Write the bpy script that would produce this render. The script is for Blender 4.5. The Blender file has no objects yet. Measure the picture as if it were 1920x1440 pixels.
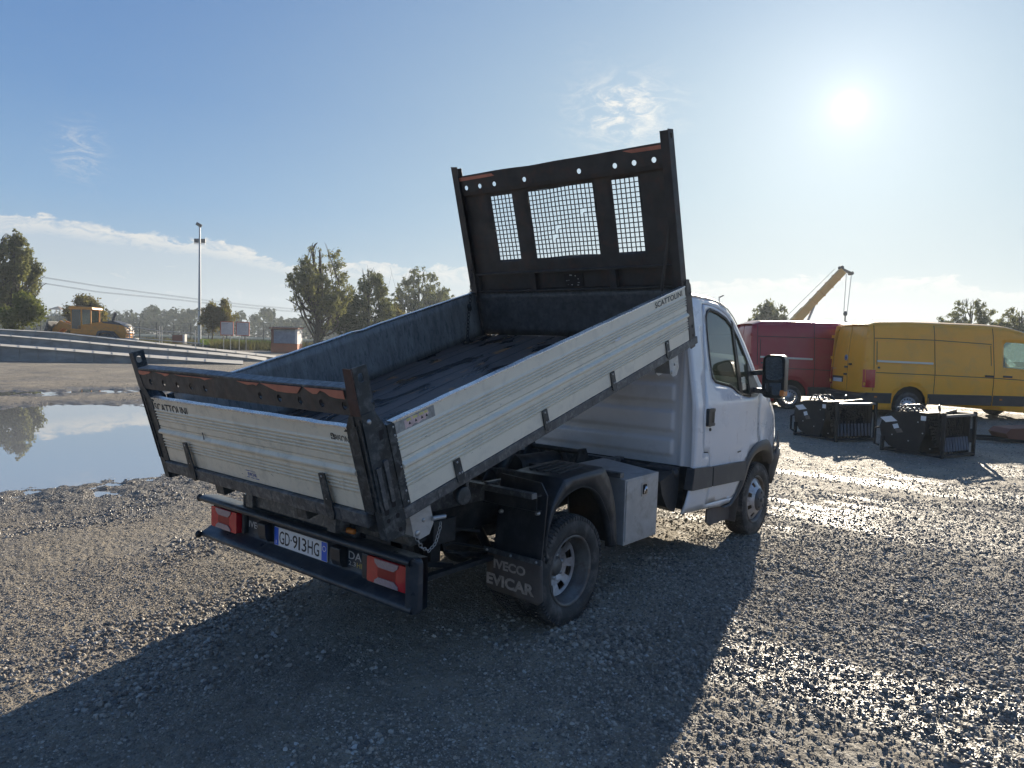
import bpy, bmesh, math, random
import numpy as np
from mathutils import Vector, Matrix
from mathutils.geometry import delaunay_2d_cdt

random.seed(7)
rs = np.random.RandomState(11)
scene = bpy.context.scene
rad = math.radians
col = scene.collection

# ------------------------------------------------------------ camera
CP = Vector((-3.79335, -3.56334, 1.77799))
YAW, PITCH, ROLL, FPX = rad(39.4626), rad(-3.3863), rad(1.5805), 1381.66
F = Vector((math.cos(YAW) * math.cos(PITCH), math.sin(YAW) * math.cos(PITCH), math.sin(PITCH)))
R0 = Vector((math.sin(YAW), -math.cos(YAW), 0))
U0 = R0.cross(F)
RV = R0 * math.cos(ROLL) + U0 * math.sin(ROLL)
UV = -R0 * math.sin(ROLL) + U0 * math.cos(ROLL)
cd = bpy.data.cameras.new('camera')
cd.sensor_width = 36
cd.lens = FPX * 36 / 1920
cd.clip_start = 0.05
cd.clip_end = 6000
cam = bpy.data.objects.new('camera', cd)
col.objects.link(cam)
cam.matrix_world = Matrix(((RV.x, UV.x, -F.x, CP.x), (RV.y, UV.y, -F.y, CP.y), (RV.z, UV.z, -F.z, CP.z), (0, 0, 0, 1)))
scene.camera = cam


def ray(x, y):
    return F + RV * ((x - 960) / FPX) - UV * ((y - 720) / FPX)


def at(x, y, depth):
    """the place seen at pixel x, y of the photograph, so many metres away"""
    return CP + ray(x, y) * depth


def ground_at(x, depth):
    p = CP + ray(x, 640) * depth
    return Vector((p.x, p.y, 0))


# ------------------------------------------------------------ sky and sun
SUN_EL, SUN_AZ = rad(16.45), rad(15.83)      # azimuth counted from +X towards +Y
SUN = Vector((math.cos(SUN_EL) * math.cos(SUN_AZ), math.cos(SUN_EL) * math.sin(SUN_AZ), math.sin(SUN_EL)))
scene.view_settings.view_transform = 'Standard'
scene.view_settings.look = 'None'
scene.view_settings.gamma = 1
scene.view_settings.use_curve_mapping = False
scene.view_settings.exposure = 1.13
SKY_STRENGTH = 0.10
world = bpy.data.worlds.new('World')
scene.world = world
world.use_nodes = True
wn, wl = world.node_tree.nodes, world.node_tree.links
wn.clear()


class N:
    """tiny node helper"""

    def __init__(s, tree):
        s.n, s.l = tree.nodes, tree.links

    def new(s, kind, **kw):
        o = s.n.new(kind)
        for k, v in kw.items():
            if k.startswith('i_'):
                key = k[2:].replace('_', ' ')
                o.inputs[key].default_value = v
            else:
                setattr(o, k, v)
        return o

    def put(s, v, sock):
        if hasattr(v, 'is_linked') or isinstance(v, bpy.types.NodeSocket):
            s.l.new(v, sock)
        else:
            sock.default_value = v

    def math(s, op, a, b=0.0, c=None, clamp=False):
        m = s.n.new('ShaderNodeMath')
        m.operation = op
        m.use_clamp = clamp
        s.put(a, m.inputs[0])
        s.put(b, m.inputs[1])
        if c is not None:
            s.put(c, m.inputs[2])
        return m.outputs[0]

    def ramp(s, fac, stops, interp='LINEAR'):
        r = s.n.new('ShaderNodeValToRGB')
        r.color_ramp.interpolation = interp
        e = r.color_ramp.elements
        while len(e) < len(stops):
            e.new(0.5)
        for k, (p, c) in enumerate(stops):
            e[k].position = p
            e[k].color = c if len(c) == 4 else (*c, 1)
        s.put(fac, r.inputs[0])
        return r.outputs[0]

    def noise(s, vec, scale, detail=4, rough=0.55, dist=0.0):
        t = s.n.new('ShaderNodeTexNoise')
        s.put(vec, t.inputs['Vector'])
        t.inputs['Scale'].default_value = scale
        t.inputs['Detail'].default_value = detail
        t.inputs['Roughness'].default_value = rough
        t.inputs['Distortion'].default_value = dist
        return t.outputs[0]

    def mix(s, fac, a, b, mode='MIX'):
        m = s.n.new('ShaderNodeMix')
        m.data_type = 'RGBA'
        m.blend_type = mode
        s.put(fac, m.inputs[0])
        for v, k in ((a, 6), (b, 7)):
            if isinstance(v, tuple) and len(v) == 3:
                v = (*v, 1)
            s.put(v, m.inputs[k])
        return m.outputs[2]

    def mapr(s, v, a, b, c=0.0, d=1.0, smooth=False):
        m = s.n.new('ShaderNodeMapRange')
        if smooth:
            m.interpolation_type = 'SMOOTHSTEP'
        s.put(v, m.inputs[0])
        for k, q in enumerate((a, b, c, d)):
            s.put(q, m.inputs[1 + k])
        return m.outputs[0]


W = N(world.node_tree)
tc = W.new('ShaderNodeTexCoord')
DIR = tc.outputs['Generated']
sky = W.new('ShaderNodeTexSky')
sky.sky_type = 'NISHITA'
sky.sun_disc = False
sky.sun_elevation = SUN_EL
sky.sun_rotation = math.pi / 2 - SUN_AZ
sky.altitude = 20
sky.air_density = 1.0
sky.dust_density = 0.6
sky.ozone_density = 2.0
sep = W.new('ShaderNodeSeparateXYZ')
wl.new(DIR, sep.inputs[0])
DX, DY, DZ = sep.outputs
dot = W.new('ShaderNodeVectorMath', operation='DOT_PRODUCT')
wl.new(DIR, dot.inputs[0])
dot.inputs[1].default_value = SUN
ang = W.math('ARCCOSINE', W.math('MINIMUM', dot.outputs['Value'], 1.0))
el = W.math('ARCSINE', DZ)
az = W.math('ARCTAN2', DY, DX)
SKYC = dict(disc=(1, 0.99, 0.95))
# aureole round the sun: thin high haze
g1 = W.math('POWER', 2.71828, W.math('MULTIPLY', W.math('POWER', W.math('DIVIDE', ang, 0.0075), 2.0), -1.0))
g2 = W.math('POWER', 2.71828, W.math('MULTIPLY', W.math('DIVIDE', ang, 0.018), -1.0))
g3 = W.math('POWER', 2.71828, W.math('MULTIPLY', W.math('POWER', W.math('DIVIDE', ang, 0.15), 2.0), -1.0))
g4 = W.math('POWER', 2.71828, W.math('MULTIPLY', W.math('DIVIDE', ang, 0.22), -1.0))
glow = W.math('ADD', W.math('ADD', W.math('MULTIPLY', g1, 3.0), W.math('MULTIPLY', g2, 0.20)), W.math('ADD', W.math('MULTIPLY', g3, 0.060), W.math('MULTIPLY', g4, 0.105)))
# clouds: bank with a ragged top edge whose height changes with azimuth
map1 = W.new('ShaderNodeCombineXYZ')
wl.new(W.math('MULTIPLY', az, 1.0), map1.inputs[0])
wl.new(W.math('MULTIPLY', el, 2.2), map1.inputs[1])
n_edge = W.noise(map1.outputs[0], 22, 7, 0.60, 0.4)
n_fine = W.noise(map1.outputs[0], 36, 8, 0.66, 0.8)
n_big = W.noise(map1.outputs[0], 5, 3, 0.5)
azn = W.math('DIVIDE', W.math('MULTIPLY', az, 180 / math.pi), 90.0)      # 0..1 over the view and beyond
# top edge of the bank in degrees, as a curve over azimuth (5..75 deg)
edge_c = W.ramp(azn, [(0.0, (.42,) * 3), (0.056, (.43,) * 3), (0.11, (.50,) * 3), (0.17, (.515,) * 3), (0.23, (.505,) * 3),
                      (0.29, (.47,) * 3), (0.48, (.53,) * 3), (0.56, (.545,) * 3), (0.63, (.56,) * 3), (0.685, (.645,) * 3),
                      (0.76, (.69,) * 3), (0.80, (.73,) * 3), (0.9, (.6,) * 3), (1.0, (.5,) * 3)])
edge_deg = W.math('MULTIPLY', edge_c, 10.0)
el_deg = W.math('MULTIPLY', el, 180 / math.pi)
below = W.math('SUBTRACT', edge_deg, el_deg)                               # degrees under the edge
ragged = W.math('ADD', below, W.math('MULTIPLY', W.math('SUBTRACT', n_edge, 0.5), 3.0))
top_edge = W.mapr(ragged, -0.05, 0.22, smooth=True)
body = W.mapr(W.math('ADD', below, W.math('MULTIPLY', W.math('SUBTRACT', n_fine, 0.5), 3.2)), 0.5, 2.1, 1.0, 0.0, smooth=True)
bank = W.math('MULTIPLY', top_edge, W.math('MULTIPLY', body, W.mapr(n_fine, 0.36, 0.60, 0.25, 1.0)))
veil = W.math('MULTIPLY', W.mapr(ragged, -0.1, 1.0, smooth=True), 0.30)
# puffs lower down
low = W.math('MULTIPLY', W.mapr(n_fine, 0.50, 0.66, smooth=True),
             W.math('MULTIPLY', W.mapr(below, 0.8, 2.2, smooth=True), 0.45))
cover = W.math('MAXIMUM', W.math('MAXIMUM', W.math('MULTIPLY', bank, 0.92), veil), low)


def wisp(az0, el0, saz, sel, amount, scale):
    """a torn patch of cirrus round a direction"""
    a = W.math('DIVIDE', W.math('SUBTRACT', az, rad(az0)), rad(saz))
    e = W.math('DIVIDE', W.math('SUBTRACT', el, rad(el0)), rad(sel))
    r2 = W.math('ADD', W.math('MULTIPLY', a, a), W.math('MULTIPLY', e, e))
    g = W.math('POWER', 2.71828, W.math('MULTIPLY', r2, -1.0))
    nn = W.noise(map1.outputs[0], scale, 8, 0.66, 1.6)
    fil = W.noise(map1.outputs[0], scale * 3.1, 8, 0.75, 2.5)
    body_ = W.math('MULTIPLY', W.mapr(nn, 0.40, 0.68, smooth=True), W.mapr(fil, 0.30, 0.62, 0.25, 1.0))
    return W.math('MULTIPLY', W.math('MULTIPLY', W.math('POWER', g, .6), body_), amount)


cover = W.math('MAXIMUM', cover, wisp(31.5, 17.0, 2.5, 1.5, 1.7, 19))
cover = W.math('MAXIMUM', cover, wisp(69.8, 11.4, 0.9, 1.2, 0.75, 27))
cover = W.math('MAXIMUM', cover, wisp(34.5, 20.4, 1.2, 1.2, 0.12, 30))
cloud_lit = W.mix(W.mapr(ang, 0.1, 1.1), (0.76, 0.76, 0.735), (0.74, 0.72, 0.68))
haze_low = W.mapr(el_deg, -1.0, 13.0, 1.0, 0.0, smooth=True)
# whitening of the sky towards the horizon, the moist air of the morning
base = W.new('ShaderNodeHueSaturation')
base.inputs['Saturation'].default_value = 0.9
base.inputs['Value'].default_value = 1.0
wl.new(sky.outputs[0], base.inputs['Color'])
bgs = W.new('ShaderNodeBackground')
# moist morning air: the blue is pale and bright low down and towards the sun, deep overhead
eln = W.mapr(el_deg, -5.0, 60.0)


def k_(e):
    return (e + 5) / 65.0


far_c = W.ramp(eln, [(0, (0.256, 0.288, 0.319)), (k_(0), (0.230, 0.274, 0.314)), (k_(4), (0.170, 0.237, 0.303)), (k_(9), (0.115, 0.200, 0.314)), (k_(16), (0.073, 0.149, 0.282)), (k_(25), (0.050, 0.113, 0.249)), (k_(45), (0.042, 0.101, 0.233)), (1, (0.040, 0.091, 0.218))])
near_c = W.ramp(eln, [(0, (0.307, 0.318, 0.317)), (k_(0), (0.337, 0.359, 0.359)), (k_(5), (0.271, 0.324, 0.349)), (k_(11), (0.220, 0.294, 0.343)), (k_(18), (0.178, 0.254, 0.323)), (k_(26), (0.127, 0.204, 0.302)), (k_(45), (0.061, 0.120, 0.226)), (1, (0.037, 0.080, 0.180))])
grad = W.mix(W.mapr(ang, 0.12, 0.95, 1.0, 0.0, smooth=True), far_c, near_c)
gs = W.new('ShaderNodeVectorMath', operation='SCALE')
wl.new(grad, gs.inputs[0])
gs.inputs['Scale'].default_value = 1.0 / SKY_STRENGTH
sv = W.new('ShaderNodeSeparateColor')
wl.new(base.outputs[0], sv.inputs[0])
gain = W.math('DIVIDE', .45, W.math('ADD', 1.0, W.math('MULTIPLY', sv.outputs[1], 0.10)))
vs0 = W.new('ShaderNodeVectorMath', operation='SCALE')
wl.new(base.outputs[0], vs0.inputs[0])
wl.new(gain, vs0.inputs['Scale'])
sky_c = W.mix(0.85, vs0.outputs[0], gs.outputs[0])
wl.new(sky_c, bgs.inputs[0])
bgs.inputs[1].default_value = SKY_STRENGTH
bgc = W.new('ShaderNodeBackground')
wl.new(cloud_lit, bgc.inputs[0])
bgc.inputs[1].default_value = 0.50
mxs = W.new('ShaderNodeMixShader')
wl.new(cover, mxs.inputs[0])
wl.new(bgs.outputs[0], mxs.inputs[1])
wl.new(bgc.outputs[0], mxs.inputs[2])
bgg = W.new('ShaderNodeBackground')
bgg.inputs[0].default_value = (1, 0.985, 0.93, 1)
wl.new(glow, bgg.inputs[1])
add = W.new('ShaderNodeAddShader')
wl.new(mxs.outputs[0], add.inputs[0])
wl.new(bgg.outputs[0], add.inputs[1])
out = W.new('ShaderNodeOutputWorld')
wl.new(add.outputs[0], out.inputs[0])

sd = bpy.data.lights.new('sun', 'SUN')
sd.energy = 4.8
sd.angle = rad(0.5)
sd.color = (1.0, 0.88, 0.70)
sun = bpy.data.objects.new('sun', sd)
col.objects.link(sun)
sun.rotation_euler = SUN.to_track_quat('Z', 'Y').to_euler()
sun.location = SUN * 50

# ------------------------------------------------------------ materials
MATS = {}


def mat(name, c, rough=0.5, metal=0.0, var=0.0, vscale=3.0, bump=0.0, bscale=40.0, dirt=None, dirt_amt=0.0, dscale=4.0,
        spec=0.5, coat=0.0, stretch=None, trans=0.0, emis=None, rvar=0.0, streak=0.0, alpha=None):
    """principled material with broad colour variation, fine relief and patches of dirt"""
    if name in MATS:
        return MATS[name]
    m = bpy.data.materials.new(name)
    m.use_nodes = True
    T = N(m.node_tree)
    b = m.node_tree.nodes['Principled BSDF']
    co = T.new('ShaderNodeTexCoord').outputs['Object']
    if stretch:
        mp = T.new('ShaderNodeMapping')
        mp.inputs['Scale'].default_value = stretch
        T.l.new(co, mp.inputs[0])
        co = mp.outputs[0]
    colr = (*c, 1)
    if var:
        nz = T.noise(co, vscale, 5, 0.6)
        lo = tuple(max(0, q * (1 - var)) for q in c)
        hi = tuple(min(1, q * (1 + var)) for q in c)
        colr = T.mix(T.mapr(nz, 0.3, 0.7), lo, hi)
    if dirt:
        n2 = T.noise(co, dscale, 7, 0.68, 0.4)
        fac = T.math('MULTIPLY', T.mapr(n2, 0.46, 0.68, smooth=True), dirt_amt)
        if isinstance(colr, tuple):
            colr = T.mix(0.0, c, c)
        colr = T.mix(fac, colr, dirt)
    T.put(colr, b.inputs['Base Color'])
    if rvar:
        T.put(T.mapr(T.noise(co, vscale * 2.3, 5, 0.6), 0.3, 0.7, max(0, rough - rvar), min(1, rough + rvar)), b.inputs['Roughness'])
    else:
        b.inputs['Roughness'].default_value = rough
    b.inputs['Metallic'].default_value = metal
    b.inputs['Specular IOR Level'].default_value = spec
    b.inputs['Coat Weight'].default_value = coat
    b.inputs['Coat Roughness'].default_value = 0.06
    if trans:
        b.inputs['Transmission Weight'].default_value = trans
    if alpha is not None:
        b.inputs['Alpha'].default_value = alpha
    if bump:
        bn = T.new('ShaderNodeBump')
        bn.inputs['Strength'].default_value = bump
        bn.inputs['Distance'].default_value = 0.01
        T.l.new(T.noise(co, bscale, 5, 0.6), bn.inputs['Height'])
        T.l.new(bn.outputs[0], b.inputs['Normal'])
    MATS[name] = m
    return m


mat('white_paint', (0.72, 0.745, 0.78), 0.30, var=0.03, vscale=1.5, coat=0.6, dirt=(0.34, 0.31, 0.27), dirt_amt=0.16, dscale=2.5, rvar=0.06)
mat('white_paint_low', (0.66, 0.67, 0.67), 0.38, var=0.05, vscale=2, coat=0.3, dirt=(0.25, 0.22, 0.18), dirt_amt=0.5, dscale=6, rvar=0.08)
mat('side_board', (0.83, 0.765, 0.62), 0.42, var=0.04, vscale=2.5, dirt=(0.46, 0.43, 0.36), dirt_amt=0.25, dscale=13, rvar=0.08, bump=0.04, bscale=60)
mat('gate_board', (0.82, 0.715, 0.55), 0.44, var=0.05, vscale=2.5, dirt=(0.33, 0.29, 0.22), dirt_amt=0.3, dscale=12, rvar=0.08, bump=0.04, bscale=60)  # warmer than the side boards: bounce off sunlit ground put into the colour
mat('bare_aluminium', (0.62, 0.63, 0.64), 0.32, metal=0.9, var=0.15, vscale=30, rvar=0.12, bump=0.1, bscale=80)
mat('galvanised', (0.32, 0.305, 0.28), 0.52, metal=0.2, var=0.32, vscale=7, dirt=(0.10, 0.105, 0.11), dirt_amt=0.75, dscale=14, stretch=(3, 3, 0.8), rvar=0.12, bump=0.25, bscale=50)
mat('galvanised_shaded', (0.085, 0.088, 0.09), 0.55, metal=0.35, var=0.35, vscale=7, dirt=(0.04, 0.04, 0.042), dirt_amt=0.7, dscale=16, stretch=(2, 2, 2), rvar=0.12, bump=0.25, bscale=50)  # darker copy of the lining metal: shade on the headboard put into the colour
mat('floor_steel', (0.055, 0.05, 0.048), 0.46, metal=0.3, var=0.4, vscale=4, dirt=(0.21, 0.075, 0.025), dirt_amt=0.75, dscale=2.6, rvar=0.22, bump=0.35, bscale=22)
mat('head_steel', (0.050, 0.047, 0.045), 0.55, metal=0.3, var=0.3, vscale=5, dirt=(0.12, 0.06, 0.04), dirt_amt=0.35, dscale=7, rvar=0.1, bump=0.12, bscale=25)
mat('rack_steel', (0.070, 0.068, 0.068), 0.50, metal=0.3, var=0.35, vscale=10, dirt=(0.12, 0.075, 0.055), dirt_amt=0.4, dscale=9, rvar=0.12, bump=0.2, bscale=45)
mat('rust_edge', (0.095, 0.045, 0.032), 0.7, var=0.45, vscale=14, dirt=(0.04, 0.035, 0.035), dirt_amt=0.6, dscale=14, bump=0.3, bscale=60)
mat('primer', (0.55, 0.19, 0.115), 0.6, var=0.2, vscale=9, bump=0.1, bscale=40)
mat('dark_frame', (0.024, 0.034, 0.042), 0.42, metal=0.25, var=0.35, vscale=8, dirt=(0.17, 0.19, 0.20), dirt_amt=0.5, dscale=24, rvar=0.12, bump=0.15, bscale=55)
mat('chassis', (0.022, 0.028, 0.034), 0.50, metal=0.2, var=0.4, vscale=8, dirt=(0.09, 0.092, 0.09), dirt_amt=0.5, dscale=7, rvar=0.12, bump=0.2, bscale=40)
mat('rail_steel', (0.085, 0.095, 0.105), 0.48, metal=0.4, var=0.35, vscale=18, dirt=(0.30, 0.31, 0.31), dirt_amt=0.5, dscale=25, rvar=0.12, bump=0.25, bscale=60)
mat('black_plastic', (0.022, 0.027, 0.033), 0.40, var=0.2, vscale=6, dirt=(0.10, 0.108, 0.112), dirt_amt=0.35, dscale=7, rvar=0.1, bump=0.06, bscale=90)
mat('grey_plastic', (0.055, 0.060, 0.067), 0.48, var=0.12, vscale=6, dirt=(0.14, 0.13, 0.115), dirt_amt=0.3, dscale=8, bump=0.05, bscale=90)
mat('bumper_paint', (0.030, 0.038, 0.048), 0.38, var=0.25, vscale=6, dirt=(0.13, 0.13, 0.125), dirt_amt=0.4, dscale=9, rvar=0.12, bump=0.08, bscale=50)
mat('tyre_rubber', (0.040, 0.041, 0.042), 0.74, var=0.3, vscale=9, dirt=(0.17, 0.16, 0.145), dirt_amt=0.6, dscale=9, bump=0.3, bscale=60)
mat('flap_rubber', (0.115, 0.098, 0.088), 0.7, var=0.2, vscale=7, dirt=(0.16, 0.13, 0.11), dirt_amt=0.7, dscale=6, bump=0.25, bscale=35)
mat('flap_print', (0.42, 0.36, 0.31), 0.7, var=0.35, vscale=25)
mat('rim_silver', (0.42, 0.44, 0.48), 0.40, metal=0.6, var=0.25, vscale=12, dirt=(0.11, 0.08, 0.06), dirt_amt=0.65, dscale=9, rvar=0.12)
mat('rim_dirty', (0.17, 0.17, 0.165), 0.55, metal=0.5, var=0.3, vscale=10, dirt=(0.10, 0.06, 0.04), dirt_amt=0.7, dscale=8, rvar=0.12)
mat('toolbox_alu', (0.46, 0.49, 0.52), 0.42, metal=0.55, var=0.15, vscale=5, dirt=(0.15, 0.15, 0.14), dirt_amt=0.45, dscale=5, rvar=0.1, bump=0.08, bscale=30)
mat('seal_black', (0.010, 0.010, 0.011), 0.5)
mat('gap_dark', (0.012, 0.012, 0.014), 0.8)
mat('interior', (0.05, 0.055, 0.06), 0.8, var=0.2, vscale=5)
mat('interior_light', (0.30, 0.33, 0.34), 0.8)
mat('headlining', (0.42, 0.45, 0.46), 0.9)
mat('chrome', (0.75, 0.76, 0.78), 0.12, metal=1.0)
mat('mirror_glass', (0.55, 0.58, 0.60), 0.03, metal=1.0)
mat('bolt_steel', (0.45, 0.46, 0.47), 0.4, metal=0.8)
mat('lamp_red', (0.50, 0.010, 0.022), 0.18, coat=0.5, var=0.1, vscale=30)
mat('lamp_red_inner', (0.30, 0.012, 0.014), 0.3)
mat('lamp_clear', (0.33, 0.25, 0.27), 0.15, coat=0.4, var=0.15, vscale=80)
mat('lamp_amber', (0.62, 0.20, 0.03), 0.25, coat=0.4)
mat('amber_plastic', (0.62, 0.40, 0.06), 0.4)
mat('plate_white', (0.78, 0.78, 0.78), 0.35)
mat('plate_blue', (0.015, 0.12, 0.62), 0.35)
mat('ink_black', (0.012, 0.012, 0.014), 0.5)
mat('ink_blue', (0.05, 0.09, 0.32), 0.5)
mat('ink_grey', (0.55, 0.55, 0.53), 0.4)
mat('ink_yellow', (0.60, 0.46, 0.12), 0.4)
mat('label_yellow', (0.68, 0.60, 0.24), 0.6, var=0.2, vscale=20)
mat('label_pink', (0.70, 0.52, 0.50), 0.6, var=0.25, vscale=30)
mat('label_grey', (0.36, 0.35, 0.32), 0.6, var=0.35, vscale=30)
mat('label_white', (0.70, 0.72, 0.74), 0.5)
mat('yellow_paint', (0.95, 0.405, 0.018), 0.36, var=0.05, vscale=1.2, coat=0.25, dirt=(0.30, 0.24, 0.12), dirt_amt=0.18, dscale=1.6, rvar=0.06)
mat('red_paint', (0.36, 0.006, 0.018), 0.34, var=0.06, vscale=1.2, coat=0.4, dirt=(0.30, 0.08, 0.05), dirt_amt=0.2, dscale=1.6, rvar=0.06)
mat('rail_silver', (0.55, 0.55, 0.54), 0.3, metal=0.7)
mat('van_black', (0.03, 0.033, 0.038), 0.45, var=0.15, dirt=(0.1, 0.095, 0.085), dirt_amt=0.3)
mat('crate_paint', (0.010, 0.0115, 0.014), 0.68, var=0.2, vscale=3, dirt=(0.035, 0.036, 0.038), dirt_amt=0.3, dscale=5, rvar=0.08, spec=0.35)
mat('tooth_steel', (0.10, 0.11, 0.13), 0.35, metal=0.5, var=0.2)
mat('concrete', (0.32, 0.305, 0.27), 0.8, var=0.22, vscale=1.2, dirt=(0.14, 0.135, 0.125), dirt_amt=0.55, dscale=0.9, bump=0.3, bscale=8)
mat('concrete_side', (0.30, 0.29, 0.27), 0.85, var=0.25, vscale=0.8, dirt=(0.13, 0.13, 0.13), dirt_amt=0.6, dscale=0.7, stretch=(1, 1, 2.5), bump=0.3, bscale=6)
mat('concrete_sunlit', (0.46, 0.43, 0.37), 0.8, var=0.15, vscale=0.8, dirt=(0.28, 0.26, 0.22), dirt_amt=0.5, dscale=1.2, bump=0.3, bscale=8)  # lighter than the wall concrete: sunlight on the decks put into the colour
mat('mast_steel', (0.42, 0.44, 0.45), 0.45, metal=0.5)
mat('fence_steel', (0.035, 0.04, 0.04), 0.6)
mat('pipe_steel', (0.42, 0.42, 0.40), 0.5, metal=0.3)
mat('sign_white', (0.55, 0.52, 0.50), 0.6, var=0.06, vscale=2)
mat('sign_red', (0.45, 0.10, 0.07), 0.6)
mat('ink_sign', (0.16, 0.16, 0.17), 0.6)
mat('kiosk_orange', (0.42, 0.13, 0.055), 0.65, var=0.2, vscale=2, dirt=(0.2, 0.1, 0.06), dirt_amt=0.5)
mat('kiosk_dark', (0.18, 0.06, 0.035), 0.7)
mat('corrugated', (0.30, 0.32, 0.35), 0.45, metal=0.4, var=0.2, vscale=3)
mat('loader_yellow', (0.64, 0.26, 0.04), 0.45, var=0.12, vscale=2, dirt=(0.25, 0.16, 0.08), dirt_amt=0.5)
mat('loader_dark', (0.05, 0.055, 0.065), 0.5, var=0.2)
mat('loader_grey', (0.42, 0.42, 0.42), 0.5, metal=0.3)
mat('crane_yellow', (0.75, 0.37, 0.07), 0.5, var=0.1, vscale=0.8)
mat('wall_far', (0.40, 0.38, 0.34), 0.8)
mat('roof_far', (0.22, 0.15, 0.11), 0.8)
mat('cable_black', (0.02, 0.02, 0.02), 0.6)
mat('hose_black', (0.02, 0.021, 0.024), 0.35)
mat('wood_pale', (0.55, 0.40, 0.20), 0.6)


def glass_mat(name, tint, mixf, rough=0.02):
    """thin pane: mostly see-through with a reflecting skin"""
    m = bpy.data.materials.new(name)
    m.use_nodes = True
    T = N(m.node_tree)
    m.node_tree.nodes.remove(m.node_tree.nodes['Principled BSDF'])
    o = m.node_tree.nodes['Material Output']
    tr = T.new('ShaderNodeBsdfTransparent')
    tr.inputs[0].default_value = (*tint, 1)
    gl = T.new('ShaderNodeBsdfGlossy')
    gl.inputs['Roughness'].default_value = rough
    gl.inputs[0].default_value = (0.95, 0.97, 1, 1)
    fr = T.new('ShaderNodeFresnel')
    fr.inputs[0].default_value = 1.5
    df = T.new('ShaderNodeBsdfTranslucent')
    df.inputs[0].default_value = (0.62, 0.72, 0.68, 1)
    mx0 = T.new('ShaderNodeMixShader')
    mx0.inputs[0].default_value = mixf
    T.l.new(tr.outputs[0], mx0.inputs[1])
    T.l.new(df.outputs[0], mx0.inputs[2])
    mx = T.new('ShaderNodeMixShader')
    T.l.new(T.math('ADD', T.math('MULTIPLY', fr.outputs[0], 1.2), 0.03, clamp=True), mx.inputs[0])
    T.l.new(mx0.outputs[0], mx.inputs[1])
    T.l.new(gl.outputs[0], mx.inputs[2])
    T.l.new(mx.outputs[0], o.inputs[0])
    MATS[name] = m
    return m


glass_mat('cab_glass', (0.80, 0.92, 0.88), 0.05)
glass_mat('loader_glass', (0.22, 0.27, 0.27), 0.03)
glass_mat('van_glass', (0.45, 0.62, 0.58), 0.15)


def leaf_mat(name, c1, c2, trans=0.45):
    m = bpy.data.materials.new(name)
    m.use_nodes = True
    T = N(m.node_tree)
    m.node_tree.nodes.remove(m.node_tree.nodes['Principled BSDF'])
    o = m.node_tree.nodes['Material Output']
    at_ = T.new('ShaderNodeAttribute', attribute_name='tone')
    c = T.mix(at_.outputs['Fac'], c1, c2)
    d = T.new('ShaderNodeBsdfDiffuse')
    t = T.new('ShaderNodeBsdfTranslucent')
    T.l.new(c, d.inputs[0])
    T.l.new(T.mix(0.35, c, (0.30, 0.30, 0.06)), t.inputs[0])
    mx = T.new('ShaderNodeMixShader')
    mx.inputs[0].default_value = trans
    T.l.new(d.outputs[0], mx.inputs[1])
    T.l.new(t.outputs[0], mx.inputs[2])
    T.l.new(mx.outputs[0], o.inputs[0])
    MATS[name] = m
    return m


leaf_mat('willow_leaf', (0.075, 0.090, 0.048), (0.19, 0.19, 0.105))
leaf_mat('green_leaf', (0.035, 0.068, 0.022), (0.13, 0.15, 0.04))
leaf_mat('autumn_leaf', (0.045, 0.050, 0.018), (0.16, 0.10, 0.04))
leaf_mat('dark_leaf', (0.020, 0.035, 0.016), (0.05, 0.07, 0.03), 0.2)
leaf_mat('far_leaf', (0.030, 0.045, 0.028), (0.07, 0.085, 0.05), 0.15)
leaf_mat('pale_leaf', (0.085, 0.105, 0.055), (0.20, 0.21, 0.10), 0.35)
leaf_mat('grass_leaf', (0.06, 0.12, 0.02), (0.16, 0.26, 0.05), 0.3)
leaf_mat('weed_leaf', (0.05, 0.05, 0.025), (0.15, 0.13, 0.07), 0.3)
mat('bark', (0.055, 0.045, 0.035), 0.9, var=0.3, vscale=5)

# ------------------------------------------------------------ mesh helpers
WM = {}          # world matrix of every object built, by name
ID = Matrix.Identity(4)


def link(o, parent, world):
    col.objects.link(o)
    if parent is not None:
        o.parent = parent
        o.matrix_basis = WM[parent.name].inverted() @ world
    else:
        o.matrix_basis = world
    WM[o.name] = world.copy()
    return o


def thing(name, label, cat, loc=(0, 0, 0), rz=0.0, group=None):
    o = bpy.data.objects.new(name, None)
    o.empty_display_size = 0.2
    link(o, None, Matrix.Translation(Vector(loc)) @ Matrix.Rotation(rz, 4, 'Z'))
    o['label'] = label
    o['category'] = cat
    if group:
        o['group'] = group
    return o


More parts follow.
